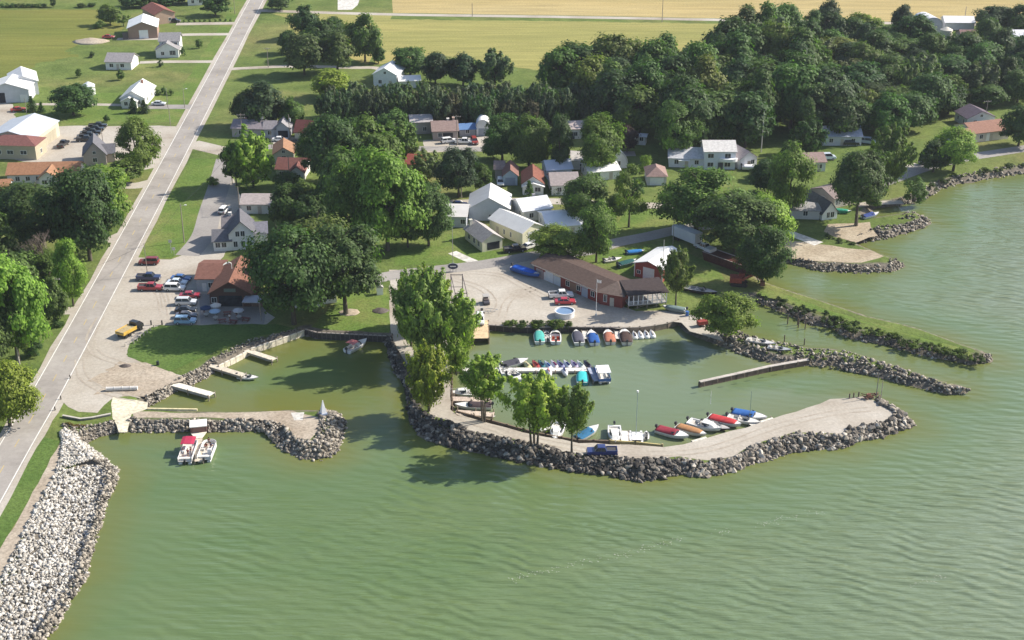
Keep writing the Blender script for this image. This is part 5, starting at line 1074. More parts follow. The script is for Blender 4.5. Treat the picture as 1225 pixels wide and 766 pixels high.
# box trailer
P = G(823, 291); t = thing('box_trailer', 'long white box trailer parked under the broad tree', 'trailer', P.to_tuple(), R(-52))
MB().box(-4.6, 3.6, -1.25, 1.25, 1.0, 3.7).build('box', 'metal_roof', t, (.72,.73,.78)); MB().box(-4.4, 3.4, -.5, .5, .7, .98).build('chassis', 'iron', t, (.08,.08,.08))
for x in (-3.6, -2.6):
    for s in (-1, 1): MB(x, s*1.0, .5).tube((0,-.13,0),(0,.13,0),.5,n=14).build('wheel', 'rubber', t, (.02,.02,.02))
# yellow flatbed truck
P = G(156, 399); t = thing('flatbed_truck', 'yellow flatbed truck with dark cab at the lawn corner', 'truck', P.to_tuple(), R(62))
MB().box(-3.2, .9, -1.2, 1.2, .95, 1.25).box(-3.2, .9, -1.2, -1.1, 1.25, 1.7).box(-3.2, .9, 1.1, 1.2, 1.25, 1.7).build('flatbed', 'paint', t, (.62,.40,.08)); MB().box(-3.1, .8, -1.05, 1.05, 1.26, 1.55).build('load', 'wood', t, (.45,.36,.2))
MB().loft([[(1.0,-1.1,.7),(3.2,-1.1,.7),(3.2,1.1,.7),(1.0,1.1,.7)],[(1.0,-1.1,1.5),(3.15,-1.1,1.45),(3.15,1.1,1.45),(1.0,1.1,1.5)],[(1.05,-.95,2.3),(2.2,-.95,2.3),(2.2,.95,2.3),(1.05,.95,2.3)]]).build('cab', 'car_paint', t, (.03,.03,.035)); MB().box(-3.1, 3.0, -.45, .45, .55, .93).build('chassis', 'iron', t, (.06,.06,.06))
for x in (-2.3, -1.2, 2.3):
    for s in (-1, 1): MB(x, s*.95, .45).tube((0,-.16,0),(0,.16,0),.45,n=14).build('wheel', 'rubber', t, (.02,.02,.02))
# golf cart, boat trailer
P = G(581.5, 363); t = thing('golf_cart', 'dark golf cart with flat roof on the marina lot', 'golf cart', P.to_tuple(), R(-80))
MB().box(-1.2, 1.3, -.65, .65, .3, .75).build('body', 'paint', t, (.08,.08,.1)); MB().box(-1.1, .7, -.68, .68, 1.85, 1.93).build('roof', 'paint', t, (.4,.38,.36)); MB().box(-.7, .2, -.55, .55, .75, .95).box(-.75, -.6, -.55, .55, .95, 1.35).build('seat', 'cloth', t, (.12,.1,.1))
for x in (-1.0, .6):
    for s in (-1, 1): MB().tube((x, s*.6, .75), (x, s*.6, 1.86), .03, n=6).build('post', 'iron', t, (.1,.1,.1))
for x in (-.8, .9):
    for s in (-1, 1): MB(x, s*.6, .25).tube((0,-.1,0),(0,.1,0),.25,n=12).build('wheel', 'rubber', t, (.02,.02,.02))
P = G(582, 373.5); t = thing('boat_trailer', 'small empty boat trailer below the golf cart', 'trailer', P.to_tuple(), R(10))
f = MB(); f.tube((-1.8,-.8,.45),(1.0,-.8,.45),.06); f.tube((-1.8,.8,.45),(1.0,.8,.45),.06); f.tube((1.0,-.8,.45),(2.6,0,.45),.06); f.tube((1.0,.8,.45),(2.6,0,.45),.06)
for x in (-1.6, -.3, .9): f.tube((x,-.8,.45),(x,.8,.45),.05)
f.build('frame', 'iron', t, (.35,.35,.36))
for s in (-1, 1): MB(-.9, s*1.0, .32).tube((0,-.1,0),(0,.1,0),.32,n=12).build('wheel', 'rubber', t, (.02,.02,.02)); MB(-.9, s*1.0, .66).box(-.4,.4,-.14,.14,0,.05).build('mudguard', 'iron', t, (.5,.5,.5))

# ------------------------------------------------------------------ boats
BM = {}
def hull_w(t, W, blunt): return W/2*(1-max(0, (t-.45)/.55)**blunt*.97)*(.93+.07*min(1, t*4))
def boat_mesh(part, L, W, fb, blunt=2.3):
    key = (part, L, W, fb, blunt)
    if key in BM: return BM[key]
    mb = MB(); ts = [i/14 for i in range(15)]; X = lambda t: -L/2+L*t
    sh = lambda t: fb*(.82+.3*t*t)
    if part == 'hull':
        mb.loft([[(X(t)+(.25 if t == 1 else 0)*0, -hull_w(t, W, blunt), sh(t)), (X(t)-.3*t*t, -hull_w(t, W, blunt)*.86, .12+.3*t**4), (X(t)-.55*t*t, 0, -.25+.55*t**5), (X(t)-.3*t*t, hull_w(t, W, blunt)*.86, .12+.3*t**4), (X(t), hull_w(t, W, blunt), sh(t))] for t in ts], closed=False, caps=False)
        t = 0; mb.poly([(X(0), hull_w(0, W, blunt), sh(0)), (X(0), hull_w(0, W, blunt)*.86, .12), (X(0), 0, -.25), (X(0), -hull_w(0, W, blunt)*.86, .12), (X(0), -hull_w(0, W, blunt), sh(0))])
        m = 'gelcoat'
    elif part == 'rub_rail':
        for s in (-1, 1):
            for a, b in zip(ts, ts[1:]): mb.tube((X(a), s*(hull_w(a, W, blunt)+.01), sh(a)), (X(b), s*(hull_w(b, W, blunt)+.01), sh(b)), .045, n=5, cap=False)
        m = 'paint'
    elif part == 'deck':                           # foredeck and side decks round a sunk cockpit
        for a, b in zip(ts, ts[1:]):
            wa, wb = hull_w(a, W, blunt), hull_w(b, W, blunt); za, zb = sh(a), sh(b)
            if a >= .6: mb.poly([(X(a), -wa, za), (X(b), -wb, zb), (X(b), 0, zb+.08), (X(a), 0, za+.1)]).poly([(X(a), 0, za+.1), (X(b), 0, zb+.08), (X(b), wb, zb), (X(a), wa, za)])
            else:
                for s in (-1, 1):
                    q = [(X(a), s*wa, za), (X(b), s*wb, zb), (X(b), s*(wb-.25), zb+.02), (X(a), s*(wa-.25), za+.02)]; mb.poly(q if s < 0 else q[::-1])
                    q = [(X(a), s*(wa-.25), za+.02), (X(b), s*(wb-.25), zb+.02), (X(b), s*(wb-.3), .3), (X(a), s*(wa-.3), .3)]; mb.poly(q if s < 0 else q[::-1])
        a = .6; wa = hull_w(a, W, blunt); mb.poly([(X(a-.03), -wa+.28, .3), (X(a-.03), wa-.28, .3), (X(a), wa-.25, sh(a)+.02), (X(a), 0, sh(a)+.1), (X(a), -wa+.25, sh(a)+.02)])
        mb.box(X(0)+.02, X(.07), -W/2+.35, W/2-.35, .3, sh(0)); m = 'gelcoat'
    elif part == 'cockpit_floor':
        w = W/2-.28; mb.poly([(X(.04), -w, .3), (X(.6), -w*.9, .3), (X(.6), w*.9, .3), (X(.04), w, .3)]); m = 'canvas'
    elif part == 'seat':
        for (x, y0, y1) in ((.38, -.75, -.2), (.38, .2, .75)): mb.box(X(x)-.25, X(x)+.25, y0*W/2.4, y1*W/2.4, .32, .62).box(X(x)-.32, X(x)-.2, y0*W/2.4, y1*W/2.4, .6, 1.05)
        mb.box(X(.08), X(.16), -W/2+.35, W/2-.35, .32, .7); m = 'cloth'
    elif part == 'windshield':
        w = W/2-.2; z = sh(.6)+.05; pts = [(X(.55), -w*1.0), (X(.63), -w*.75), (X(.67), 0), (X(.63), w*.75), (X(.55), w)]
        mb.loft([[(x, y, z) for x, y in pts], [(x-.3, y*.9, z+.45) for x, y in pts], [(x-.33, y*.9, z+.45) for x, y in pts], [(x-.05, y*.97, z) for x, y in pts]], closed=False, caps=False); m = 'glass'
    elif part == 'cover':                          # fitted tarpaulin
        rings = []
        for t in [.05+i/12*.78 for i in range(13)]:
            w = hull_w(t, W, blunt)*.93; z = sh(t)+.06; c = .2*math.sin(math.pi*min(1, (t+.02)/.9))**.7+.10+.05*math.sin(t*38)
            rings.append([(X(t), -w, z-.12), (X(t), -w*.96, z+.06), (X(t), -w*.5, z+c*.85), (X(t), 0, z+c), (X(t), w*.5, z+c*.85), (X(t), w*.96, z+.06), (X(t), w, z-.12)])
        mb.loft(rings, closed=False, caps=True); m = 'canvas'
    elif part == 'half_cover':
        rings = []
        for t in [i/10*.62 for i in range(11)]:
            w = hull_w(t, W, blunt)*.97; z = sh(t)+.05; c = .14+.34*(t/.62)**1.3+.04*math.sin(t*40)
            rings.append([(X(t), -w, z-.08), (X(t), -w*.94, z+.08), (X(t), -w*.45, z+c), (X(t), w*.45, z+c), (X(t), w*.94, z+.08), (X(t), w, z-.08)])
        mb.loft(rings, closed=False, caps=True); m = 'canvas'
    elif part == 'cabin':
        w = W/2-.35; z = sh(.6); mb.loft([[(X(.42), -w, z), (X(.86), -w*.55, z), (X(.86), w*.55, z), (X(.42), w, z)], [(X(.44), -w*.88, z+.75), (X(.72), -w*.6, z+.6), (X(.72), w*.6, z+.6), (X(.44), w*.88, z+.75)]]); m = 'gelcoat'
    elif part == 'cabin_window':
        w = W/2-.35; z = sh(.6)
        for s in (-1, 1): q = [(X(.46), s*(w*.97), z+.25), (X(.68), s*(w*.74), z+.25), (X(.66), s*(w*.68), z+.5), (X(.46), s*(w*.93), z+.6)]; mb.poly(q); mb.poly([(x, y+s*.02, zz) for x, y, zz in q][::-1])
        m = 'glass'
    elif part == 'bow_rail':
        pr = None
        for i in range(9):
            t = .62+.38*i/8
            for s in (-1, 1): mb.tube((X(t), s*hull_w(t, W, blunt)*.93, sh(t)), (X(t), s*hull_w(t, W, blunt)*.93, sh(t)+.45), .018, n=4)
            if pr is not None:
                for s in (-1, 1): mb.tube((X(pr), s*hull_w(pr, W, blunt)*.93, sh(pr)+.45), (X(t), s*hull_w(t, W, blunt)*.93, sh(t)+.45), .022, n=4)
            pr = t
        m = 'iron'
    elif part == 'canopy':
        w = W/2-.15; mb.loft([[(X(.12)+.5*k, -w, 1.95+.0), (X(.12)+.5*k, -w*.5, 2.12+.1*math.sin(k*.9)), (X(.12)+.5*k, w*.5, 2.12+.1*math.sin(k*.9)), (X(.12)+.5*k, w, 1.95), (X(.12)+.5*k, w*.5, 2.08+.1*math.sin(k*.9)), (X(.12)+.5*k, -w*.5, 2.08+.1*math.sin(k*.9))] for k in range(5)]); m = 'canvas'
    elif part == 'canopy_frame':
        w = W/2-.17
        for s in (-1, 1):
            for x in (X(.12)+.05, X(.12)+1.95): mb.tube((X(.3), s*(W/2-.12), sh(.3)), (x, s*w, 1.97), .025, n=5)
        m = 'iron'
    elif part == 'outboard_motor':
        x = X(0); mb.loft([[(x-.42,-.2,fb+.0),(x-.0,-.2,fb+.0),(x-.0,.2,fb+.0),(x-.42,.2,fb+.0)],[(x-.48,-.22,fb+.3),(x+.02,-.22,fb+.3),(x+.02,.22,fb+.3),(x-.48,.22,fb+.3)],[(x-.38,-.15,fb+.55),(x-.06,-.15,fb+.55),(x-.06,.15,fb+.55),(x-.38,.15,fb+.55)]]); mb.box(x-.3,x-.12,-.08,.08,-.5,fb); m = 'paint'
    me = mb.mesh(part, m, part in ('hull', 'cover', 'half_cover')); BM[key] = me; return me
def boat(label, px, heading, kind='open', L=5.8, W=2.3, fb=.85, hull=WHT, cover=None, deck=(.82,.81,.78), seat=(.55,.53,.5), name=None, cat='boat', group=None, z=0, motor=(.05,.05,.055), blunt=2.3, canopy=None, stripe=None):
    P = G(*px, .3); t = thing(name or {'open': 'motorboat', 'covered': 'covered_boat', 'half': 'covered_boat', 'cabin': 'cabin_cruiser', 'bimini': 'motorboat'}[kind], label, cat, (P.x, P.y, z), R(heading), group)
    B = lambda part, c: obj(part, boat_mesh(part, L, W, fb, blunt), t, c)
    B('hull', hull); B('rub_rail', stripe or tuple(c*.35 for c in hull)); B('deck', deck); B('cockpit_floor', (.45,.43,.4))
    if kind != 'covered': B('windshield', (1, 1, 1))
    if kind in ('open', 'bimini', 'cabin'): B('seat', seat)
    if kind == 'covered': B('cover', cover)
    if kind == 'half': B('half_cover', cover)
    if kind == 'cabin': B('cabin', deck); B('cabin_window', (1,1,1)); B('bow_rail', (.6,.6,.6))
    if canopy: B('canopy', canopy); B('canopy_frame', (.6,.6,.62))
    B('outboard_motor', motor); return t
TEAL = (.09,.40,.36); 
boat('boat under a teal cover, first in the basin row', (645,404), 92, 'covered', 6.0, 2.4, .85, (.72,.78,.76), TEAL)
boat('small white skiff beside the teal covered boat', (654,402.5), 94, 'open', 4.6, 1.5, .6, WHT)
boat('white boat with red cushions, second wide boat in the basin row', (664.5,404), 90, 'open', 6.0, 2.5, .9, WHT, seat=(.5,.09,.05))
boat('boat under a dark grey cover in the basin row', (691,405), 95, 'covered', 6.2, 2.5, .9, (.78,.76,.72), (.09,.09,.12)); boat('boat under a royal blue cover in the basin row', (709,405), 95, 'half', 6.2, 2.5, .9, WHT, (.03,.10,.32))
boat('boat with a coral deck in the basin row', (728.5,404), 93, 'half', 6.2, 2.5, .9, (.8,.74,.68), (.42,.17,.11)); boat('big boat under a dark brown cover, last wide boat of the basin row', (748,404), 92, 'half', 6.8, 2.6, 1.0, (.74,.68,.6), (.075,.05,.045))
# jet skis
def jetski(px, heading, hull, seat, label, group):
    key = 'jetski'
    if key not in BM:
        h = MB(); ts = [i/8 for i in range(9)]
        h.loft([[(-1.4+2.8*t, -.55*(1-max(0,(t-.4)/.6)**2*.9), .38+.15*t), (-1.4+2.8*t, -.4*(1-max(0,(t-.4)/.6)**2*.9), -.1+.3*t**4), (-1.4+2.8*t, .4*(1-max(0,(t-.4)/.6)**2*.9), -.1+.3*t**4), (-1.4+2.8*t, .55*(1-max(0,(t-.4)/.6)**2*.9), .38+.15*t), (-1.4+2.8*t, .22*(1-max(0,(t-.5)/.5)**2*.8), .52+.28*t*(1.2-t)*2)  , (-1.4+2.8*t, -.22*(1-max(0,(t-.5)/.5)**2*.8), .52+.28*t*(1.2-t)*2)] for t in ts])
        s = MB(); s.loft([[(-1.1,-.17,.6),(.1,-.17,.68),(.1,.17,.68),(-1.1,.17,.6)],[(-1.05,-.13,.92),(.1,-.13,.85),(.1,.13,.85),(-1.05,.13,.92)]])
        b = MB(); b.tube((.45,0,.75),(.25,0,1.08),.05); b.tube((.25,-.36,1.08),(.25,.36,1.08),.035)
        BM[key] = (h.mesh('hull', 'gelcoat', True), s.mesh('saddle', 'cloth'), b.mesh('handlebar', 'rubber'))
    P = G(*px, .4); t = thing('jet_ski', label, 'jet ski', (P.x, P.y, .05), R(heading), group); t.scale = (1.12, 1.12, 1.1)
    obj('hull', BM[key][0], t, hull); obj('saddle', BM[key][1], t, seat); obj('handlebar', BM[key][2], t, (.03,.03,.03))
JC = [(630,436.5,(.7,.66,.35),(.5,.45,.3),'pale yellow'),(640.5,436,(.5,.07,.07),(.2,.03,.04),'red'),(647.5,436,(.05,.2,.24),(.03,.05,.08),'dark teal'),(655,437,(.65,.7,.8),(.05,.1,.3),'pale blue'),(662.5,436,(.7,.68,.74),(.18,.05,.12),'white, dark red saddled'),(670,436,(.25,.27,.45),(.05,.05,.12),'slate blue'),(678,436,(.8,.8,.82),(.03,.04,.14),'white, navy saddled'),(686.5,436,(.5,.45,.6),(.08,.05,.15),'lilac grey'),(694,436.3,(.7,.75,.72),(.2,.28,.28),'pale grey green'),(702,436,(.03,.03,.06),(.02,.02,.03),'black')]
for x, y, h, s, w in JC: jetski((x, y), 112, h, s, f'{w} jet ski nosed up on the long white dock', 'jet skis on the long white dock')
jetski((657,446.5), -80, (.82,.72,.72), (.6,.3,.3), 'pinkish jet ski below the long white dock', 'jet skis on the long white dock'); jetski((676,446), -80, (.8,.8,.84), (.03,.04,.15), 'white jet ski below the long white dock', 'jet skis on the long white dock')
for k, x in enumerate((759,766,773,780)): jetski((x, 401-.5*k), 95, WHT, (.5,.45,.42) if k % 2 else (.12,.1,.1), ('leftmost', 'second', 'third', 'rightmost')[k]+' of the white jet skis below the plank bulkhead', 'white jet skis below the plank bulkhead')
boat('white boat with dark cover at the left end of the long white dock', (616,435.5), 25, 'half', 6.0, 2.5, .9, WHT, (.08,.08,.1)); boat('white open boat below the left end of the long white dock', (616,451), -62, 'open', 6.2, 2.4, .9, WHT); boat('white boat half hidden by the two stemmed poplar', (603,442), 100, 'open', 5.2, 2.1, .8, WHT)
boat('boat under a bright turquoise cover below the long white dock', (696.5,453), 88, 'covered', 5.2, 2.5, .9, (.05,.3,.34), (.06,.50,.52))
boat('white boat at the upper plank dock', (556,471.5), 180, 'cabin', 6.0, 2.2, .8, WHT); boat('white boat with dark cover between the two plank docks', (566,487), 180, 'half', 7.2, 2.4, .9, WHT, (.06,.045,.05)); boat('small white skiff below the lower plank dock', (579,500), 0, 'open', 4.4, 1.6, .6, WHT)
boat('white cabin cruiser nosed to the breakwater', (666.5,519), -100, 'cabin', 7.0, 2.6, 1.1, WHT); boat('cream sport boat left of the nosed in cabin cruiser', (655,511), -115, 'open', 6.4, 2.3, .9, (.82,.8,.66)); boat('white boat with a slate blue cover beside the slim poplar', (703,519.5), 48, 'half', 6.4, 2.4, .95, WHT, (.04,.15,.28))
boat('white cruiser bow in to the breakwater, left of the finger dock', (735.5,523), -92, 'cabin', 7.0, 2.6, 1.15, WHT, canopy=None)
boat('white boat with maroon cover, first of the breakwater row', (805,520), -32, 'half', 6.6, 2.6, .95, (.75,.77,.82), (.26,.035,.055)); boat('boat with an orange tan cover, second of the breakwater row', (827,517), -36, 'covered', 6.4, 2.3, .9, (.78,.74,.68), (.40,.21,.10))
boat('white boat, third of the breakwater row', (843,511), -32, 'cabin', 6.8, 2.6, 1.0, (.78,.80,.86)); boat('dark low boat between the white and the red covered boat', (857,511), -30, 'open', 5.6, 1.9, .7, (.12,.1,.13), deck=(.5,.48,.46)); boat('white boat with bright red cover, fourth of the breakwater row', (867,506), -32, 'covered', 6.8, 2.6, 1.0, WHT, (.45,.05,.055))
boat('white boat with royal blue canopy, rear one of the last pair', (897,498.5), -25, 'half', 6.8, 2.6, .95, WHT, (.04,.13,.38)); boat('plain white boat in front of the blue canopied boat', (890,504), -27, 'open', 6.6, 2.2, .85, WHT, deck=(.76,.74,.68))
boat('white boat with faded red canopy below the sheet pile bulkhead', (427,415), 55, 'bimini', 6.4, 2.4, .95, WHT, canopy=(.55,.2,.2)); boat('white boat at the tip of the narrow dock', (297,452), -12, 'open', 4.4, 1.7, .6, WHT)
boat('tarp covered grey green boat on the bank below the posted porch', (806,377), 160, 'covered', 5.4, 2.1, .8, (.25,.3,.3), (.16,.22,.22), z=GZ+.1); boat('bright blue tarped boat on the ground before the marina store', (629.5,334), -42, 'covered', 8.4, 2.6, 1.1, (.05,.14,.5), (.03,.14,.62), z=GZ+.35)
boat('old dark wooden hull beached left of the leafy mole tree', (838,355), -28, 'open', 8, 2.4, .9, (.05,.035,.035), deck=(.4,.37,.35), z=GZ, motor=(.1,.08,.08)); boat('long white covered boat beside the gabled garage', (902,208), -8, 'covered', 7, 2.5, 1.1, WHT, (.8,.8,.82), z=GZ+.3)
boat('long old punt lying on the rocky mole', (910,416), -25, 'open', 6.4, 1.9, .6, (.55,.55,.56), deck=(.6,.6,.6), z=1.3); boat('weathered grey skiff lying at the pier root', (932,424), -20, 'open', 5.0, 1.7, .6, (.25,.27,.3), deck=(.4,.42,.45), z=1.2)
boat('blue and white runabout on the rocky point', (1041,264), 30, 'half', 5.4, 2.1, .8, (.6,.65,.75), (.05,.08,.25), z=GZ); boat('blue covered dinghy on the grass by the red boat shed', (760,308), 10, 'covered', 4.6, 1.9, .7, (.1,.25,.5), (.04,.2,.5), z=GZ); boat('dark green covered boat beside the red boat shed', (750,323), 30, 'covered', 5.2, 2.2, 1.2, (.05,.12,.12), (.03,.10,.10), z=GZ); boat('green covered boat beside the white A shaped cottage', (1006,259), -20, 'covered', 5, 1.9, .8, (.05,.25,.17), (.05,.3,.2), z=GZ); boat('upturned white dinghy frame on the grass behind the marina store', (733,317), 20, 'open', 4.6, 1.9, .6, WHT, z=GZ)
# pontoon boats
def pontoon(label, px, heading, L=6.6, W=2.5, rail=(.75,.74,.74), canopy=None, hard=None, round_bow=False):
    P = G(*px, .5); t = thing('pontoon_boat', label, 'pontoon boat', (P.x, P.y, 0), R(heading))
    for s in (-1, 1): MB().tube((-L/2, s*(W/2-.4), .12), (L/2-.5, s*(W/2-.4), .12), .32, n=12).tube((L/2-.5, s*(W/2-.4), .12), (L/2+.1, s*(W/2-.4), .3), .32, .06, n=12).build('float', 'metal_roof', t, (.6,.61,.63))
    n = 9; bowp = [(L/2-1.2+1.2*math.cos(a), W/2*math.sin(a)) for a in [-math.pi/2+math.pi*k/n for k in range(n+1)]] if round_bow else [(L/2, -W/2), (L/2, W/2)]
    out = [(-L/2, -W/2)]+bowp+[(-L/2, W/2)]
    MB().prism(out, .5, .6).build('deck', 'gelcoat', t, (.66,.63,.58))
    f = MB()
    for a, b in zip(out[:], out[1:]):
        d = Vector((b[0]-a[0], b[1]-a[1])); ln = d.length
        if ln < .05: continue
        d /= ln; nn = Vector((-d.y, d.x))*.03; f.prism([(a[0]-nn.x, a[1]-nn.y), (b[0]-nn.x, b[1]-nn.y), (b[0]+nn.x, b[1]+nn.y), (a[0]+nn.x, a[1]+nn.y)], .66, 1.3)
    f.build('fence', 'gelcoat', t, rail)
    st = MB()
    for s in (-1, 1): st.box(-.2, L/2-1.5, s*(W/2-.12)-(.55 if s > 0 else 0), s*(W/2-.12)+(.55 if s < 0 else 0), .61, 1.0)
    st.box(-L/2+.3, -L/2+.9, -W/2+.2, W/2-.2, .61, 1.05); st.build('seat', 'cloth', t, (.7,.68,.64))
    MB().box(-1.1, -.6, -.9, -.2, .61, 1.5).build('console', 'gelcoat', t, (.7,.7,.7))
    if canopy:
        c = MB(); c.loft([[(x, -W/2, 2.42), (x, -W/4, 2.55), (x, W/4, 2.55), (x, W/2, 2.42), (x, W/4, 2.5), (x, -W/4, 2.5)] for x in (-.2, .8, 1.8, 2.7)]); c.build('canopy', 'canvas', t, canopy); xs = (-.1, 2.6)
    if hard: MB().box(-.6, 2.9, -W/2-.05, W/2+.05, 2.4, 2.52).build('canopy', 'gelcoat', t, hard); xs = (-.5, 2.8)
    if canopy or hard:
        for x in xs:
            for s in (-1, 1): MB().tube((x, s*(W/2-.06), .6), (x, s*(W/2-.06), 2.45), .03, n=6).build('canopy_post', 'iron', t, (.65,.65,.66))
    MB().loft([[(-L/2-.5,-.2,.6),(-L/2-.05,-.2,.6),(-L/2-.05,.2,.6),(-L/2-.5,.2,.6)],[(-L/2-.45,-.16,1.15),(-L/2-.1,-.16,1.15),(-L/2-.1,.16,1.15),(-L/2-.45,.16,1.15)]]).box(-L/2-.4,-L/2-.2,-.08,.08,-.5,.6).build('outboard_motor', 'paint', t, (.04,.04,.045))
    return t
pb1 = pontoon('pontoon boat with deep pink canopy left of the short pier', (225,542), 92, canopy=(.42,.04,.09)); pb2 = pontoon('white round bowed pontoon boat right of the short pier', (248.3,540), 90, L=6.4, rail=(.85,.84,.82), round_bow=True); pontoon('blue pontoon boat with white hard top at the end of the long dock', (720.5,449), -84, L=6.4, rail=(.05,.13,.36), hard=(.85,.85,.87))
# catamaran
P = G(761,525,.3); t = thing('catamaran', 'white twin hulled catamaran with tall bare mast', 'catamaran', (P.x, P.y, 0), R(-92))
for s in (-1, 1):
    h = MB(); h.loft([[(-2.6+5.4*k/10, s*1.05-.25*w, .6), (-2.6+5.4*k/10, s*1.05-.2*w, 0), (-2.6+5.4*k/10, s*1.05, -.2*w), (-2.6+5.4*k/10, s*1.05+.2*w, 0), (-2.6+5.4*k/10, s*1.05+.25*w, .6)] for k, w in [(k, .55+.45*math.sin(math.pi*min(1, (k+1.5)/11))-.85*max(0, (k-7)/3)**2*.9) for k in range(11)]]); h.build('hull', 'gelcoat', t, WHT)
MB().box(-1.9, 1.1, -.8, .8, .62, .66).build('trampoline', 'canvas', t, (.75,.75,.76)); MB().tube((1.15,-1.2,.68),(1.15,1.2,.68),.07).tube((-1.9,-1.2,.68),(-1.9,1.2,.68),.07).build('crossbeam', 'iron', t, (.7,.7,.72))
MB().tube((-1.0,0,.65),(-1.0,0,9.6),.07,.05).build('mast', 'iron', t, (.30,.38,.38)); MB().tube((-1.0,0,9.6),(-1.0,0,9.95),.2,.2,n=12).build('mast_head', 'paint', t, WHT)
boat('tiny white dinghy right of the catamaran', (773,521), 85, 'open', 2.8, 1.2, .45, WHT)
#@@BUILD4
# ------------------------------------------------------------------ people on the pontoon boats (one skinned body each, clothes as children)
def skin_obj(name, chains, m, color, parent, root=0):
    V, E, Rr = [], [], []; names = {}
    for ch in chains:
        prev = None
        for (key, p, r) in ch:
            if key not in names: names[key] = len(V); V.append(p); Rr.append(r)
            i = names[key]
            if prev is not None: E.append((prev, i))
            prev = i
    me = bpy.data.meshes.new(name); me.from_pydata(V, E, []); me.materials.append(MATS[m])
    o = obj(name, me, parent, color); s = o.modifiers.new('skin', 'SKIN')
    for i, r in enumerate(Rr): me.skin_vertices[0].data[i].radius = (r, r); me.skin_vertices[0].data[i].use_root = (i == root)
    s.use_smooth_shade = True; o.modifiers.new('sub', 'SUBSURF').levels = 2; o.modifiers['sub'].render_levels = 2
    return o
SKN = (.45,.27,.19)
def person(loc, rot, label, shirt, shorts, hair, seated=False, arm=0.0, scale=1.0):
    t = thing('person', label, 'person', loc, rot); t.scale = (scale,)*3
    dz = -.42 if seated else 0
    def J(x, y, z): return (x, y, z+dz)
    hip, kn, an = (.09, .0, .93), None, None
    ch = [[('pel', J(0,0,.95), .12), ('wst', J(0,.0,1.1), .115), ('chs', J(0,.01,1.32), .135), ('nk', J(0,.02,1.48), .055), ('jaw', J(0,-.01,1.57), .07), ('hd', J(0,-.005,1.66), .095), ('crn', J(0,.01,1.73), .07)]]
    for s in (-1, 1):
        k = (s*.11, -.42, .93) if seated else (s*.10, -.02, .5); a = (s*.12, -.42, .5) if seated else (s*.11, .02, .09)
        ch.append([('pel', J(0,0,.95), .12), (f'h{s}', J(s*.1,0,.92), .095), (f'k{s}', J(*k), .06), (f'a{s}', J(*a), .042), (f't{s}', J(a[0], a[1]-.16, a[2]-.05), .035)])
        e = (s*.27, -.06-.18*arm, 1.1+.05*arm); w = (s*.24, -.2-.25*arm, .92+.28*arm)
        ch.append([('chs', J(0,.01,1.32), .135), (f's{s}', J(s*.19,.01,1.38), .06), (f'e{s}', J(*e), .043), (f'w{s}', J(*w), .03), (f'hd{s}', J(w[0], w[1]-.08, w[2]+.01), .035), (f'f{s}', J(w[0], w[1]-.16, w[2]-.01), .018)])
        ch.append([(f'hd{s}', J(w[0], w[1]-.08, w[2]+.01), .035), (f'th{s}', J(w[0]-s*.05, w[1]-.11, w[2]+.02), .012)])
        for q in (-1, 0, 1): ch.append([(f'hd{s}', J(w[0], w[1]-.08, w[2]+.01), .035), (f'g{s}{q}', J(w[0]+q*.022, w[1]-.155-.01*(q == 0), w[2]-.015), .009)])
    body = skin_obj('body', ch, 'skin', SKN, t)
    skin_obj('shirt', [[('p', J(0,0,1.0), .15), ('w', J(0,0,1.12), .14), ('c', J(0,.01,1.32), .16), ('n', J(0,.02,1.42), .1)]]+[[('c', J(0,.01,1.32), .16), (f's{s}', J(s*.19,.01,1.38), .08), (f'e{s}', J(s*.25,-.03,1.2), .068)] for s in (-1, 1)], 'cloth', shirt, t)
    skin_obj('shorts', [[('p', J(0,0,.96), .155), ('w', J(0,0,1.04), .15)]]+[[('p', J(0,0,.96), .155), (f'h{s}', J(s*.1,0,.9), .115), (f'k{s}', J(*((s*.11,-.3,.93) if seated else (s*.105,-.01,.62))), .09)] for s in (-1, 1)], 'cloth', shorts, t)
    mb = MB(0, 0, dz)
    rings = []
    for k in range(6):
        a = k/5*math.pi/2; rr = .112*math.cos(a)+.002; rings.append([(rr*math.cos(q), .02+rr*1.1*math.sin(q), 1.67+.12*math.sin(a)) for q in [2*math.pi*j/10 for j in range(10)]])
    mb.loft(rings); mb.box(-.09, .09, .05, .12, 1.55, 1.68); mb.build('hair', 'cloth', t, hair, True)
    f = MB(0, 0, dz)
    for s in (-1, 1): f.box(s*.035-.013, s*.035+.013, -.108, -.09, 1.655, 1.668)
    f.box(-.012, .012, -.128, -.09, 1.615, 1.645); f.box(-.03, .03, -.1, -.08, 1.575, 1.583); f.build('face', 'cloth', t, (.12,.06,.05))
def on_boat(b, x, y, z): 
    c, s = math.cos(b.rotation_euler.z), math.sin(b.rotation_euler.z); return (b.location.x+x*c-y*s, b.location.y+x*s+y*c, z)
person(on_boat(pb2, .6, .45, .6), R(200), 'person in dark red shirt sitting at the left side of the round bowed pontoon boat', (.22,.03,.04), (.08,.07,.1), (.04,.03,.02), True, .5)
person(on_boat(pb2, .9, -.5, .6), R(150), 'person in navy shirt sitting at the right side of the round bowed pontoon boat', (.03,.035,.09), (.25,.22,.18), (.05,.035,.02), True, .5)
person(on_boat(pb2, 2.0, .05, .6), R(180), 'person in brown shirt standing in the bow of the round bowed pontoon boat', (.16,.07,.05), (.05,.05,.07), (.03,.02,.02), False, .3)
person(on_boat(pb2, .1, .1, .6), R(10), 'person in rust shirt with back turned on the round bowed pontoon boat', (.28,.08,.04), (.4,.36,.28), (.1,.06,.03), False, .6)
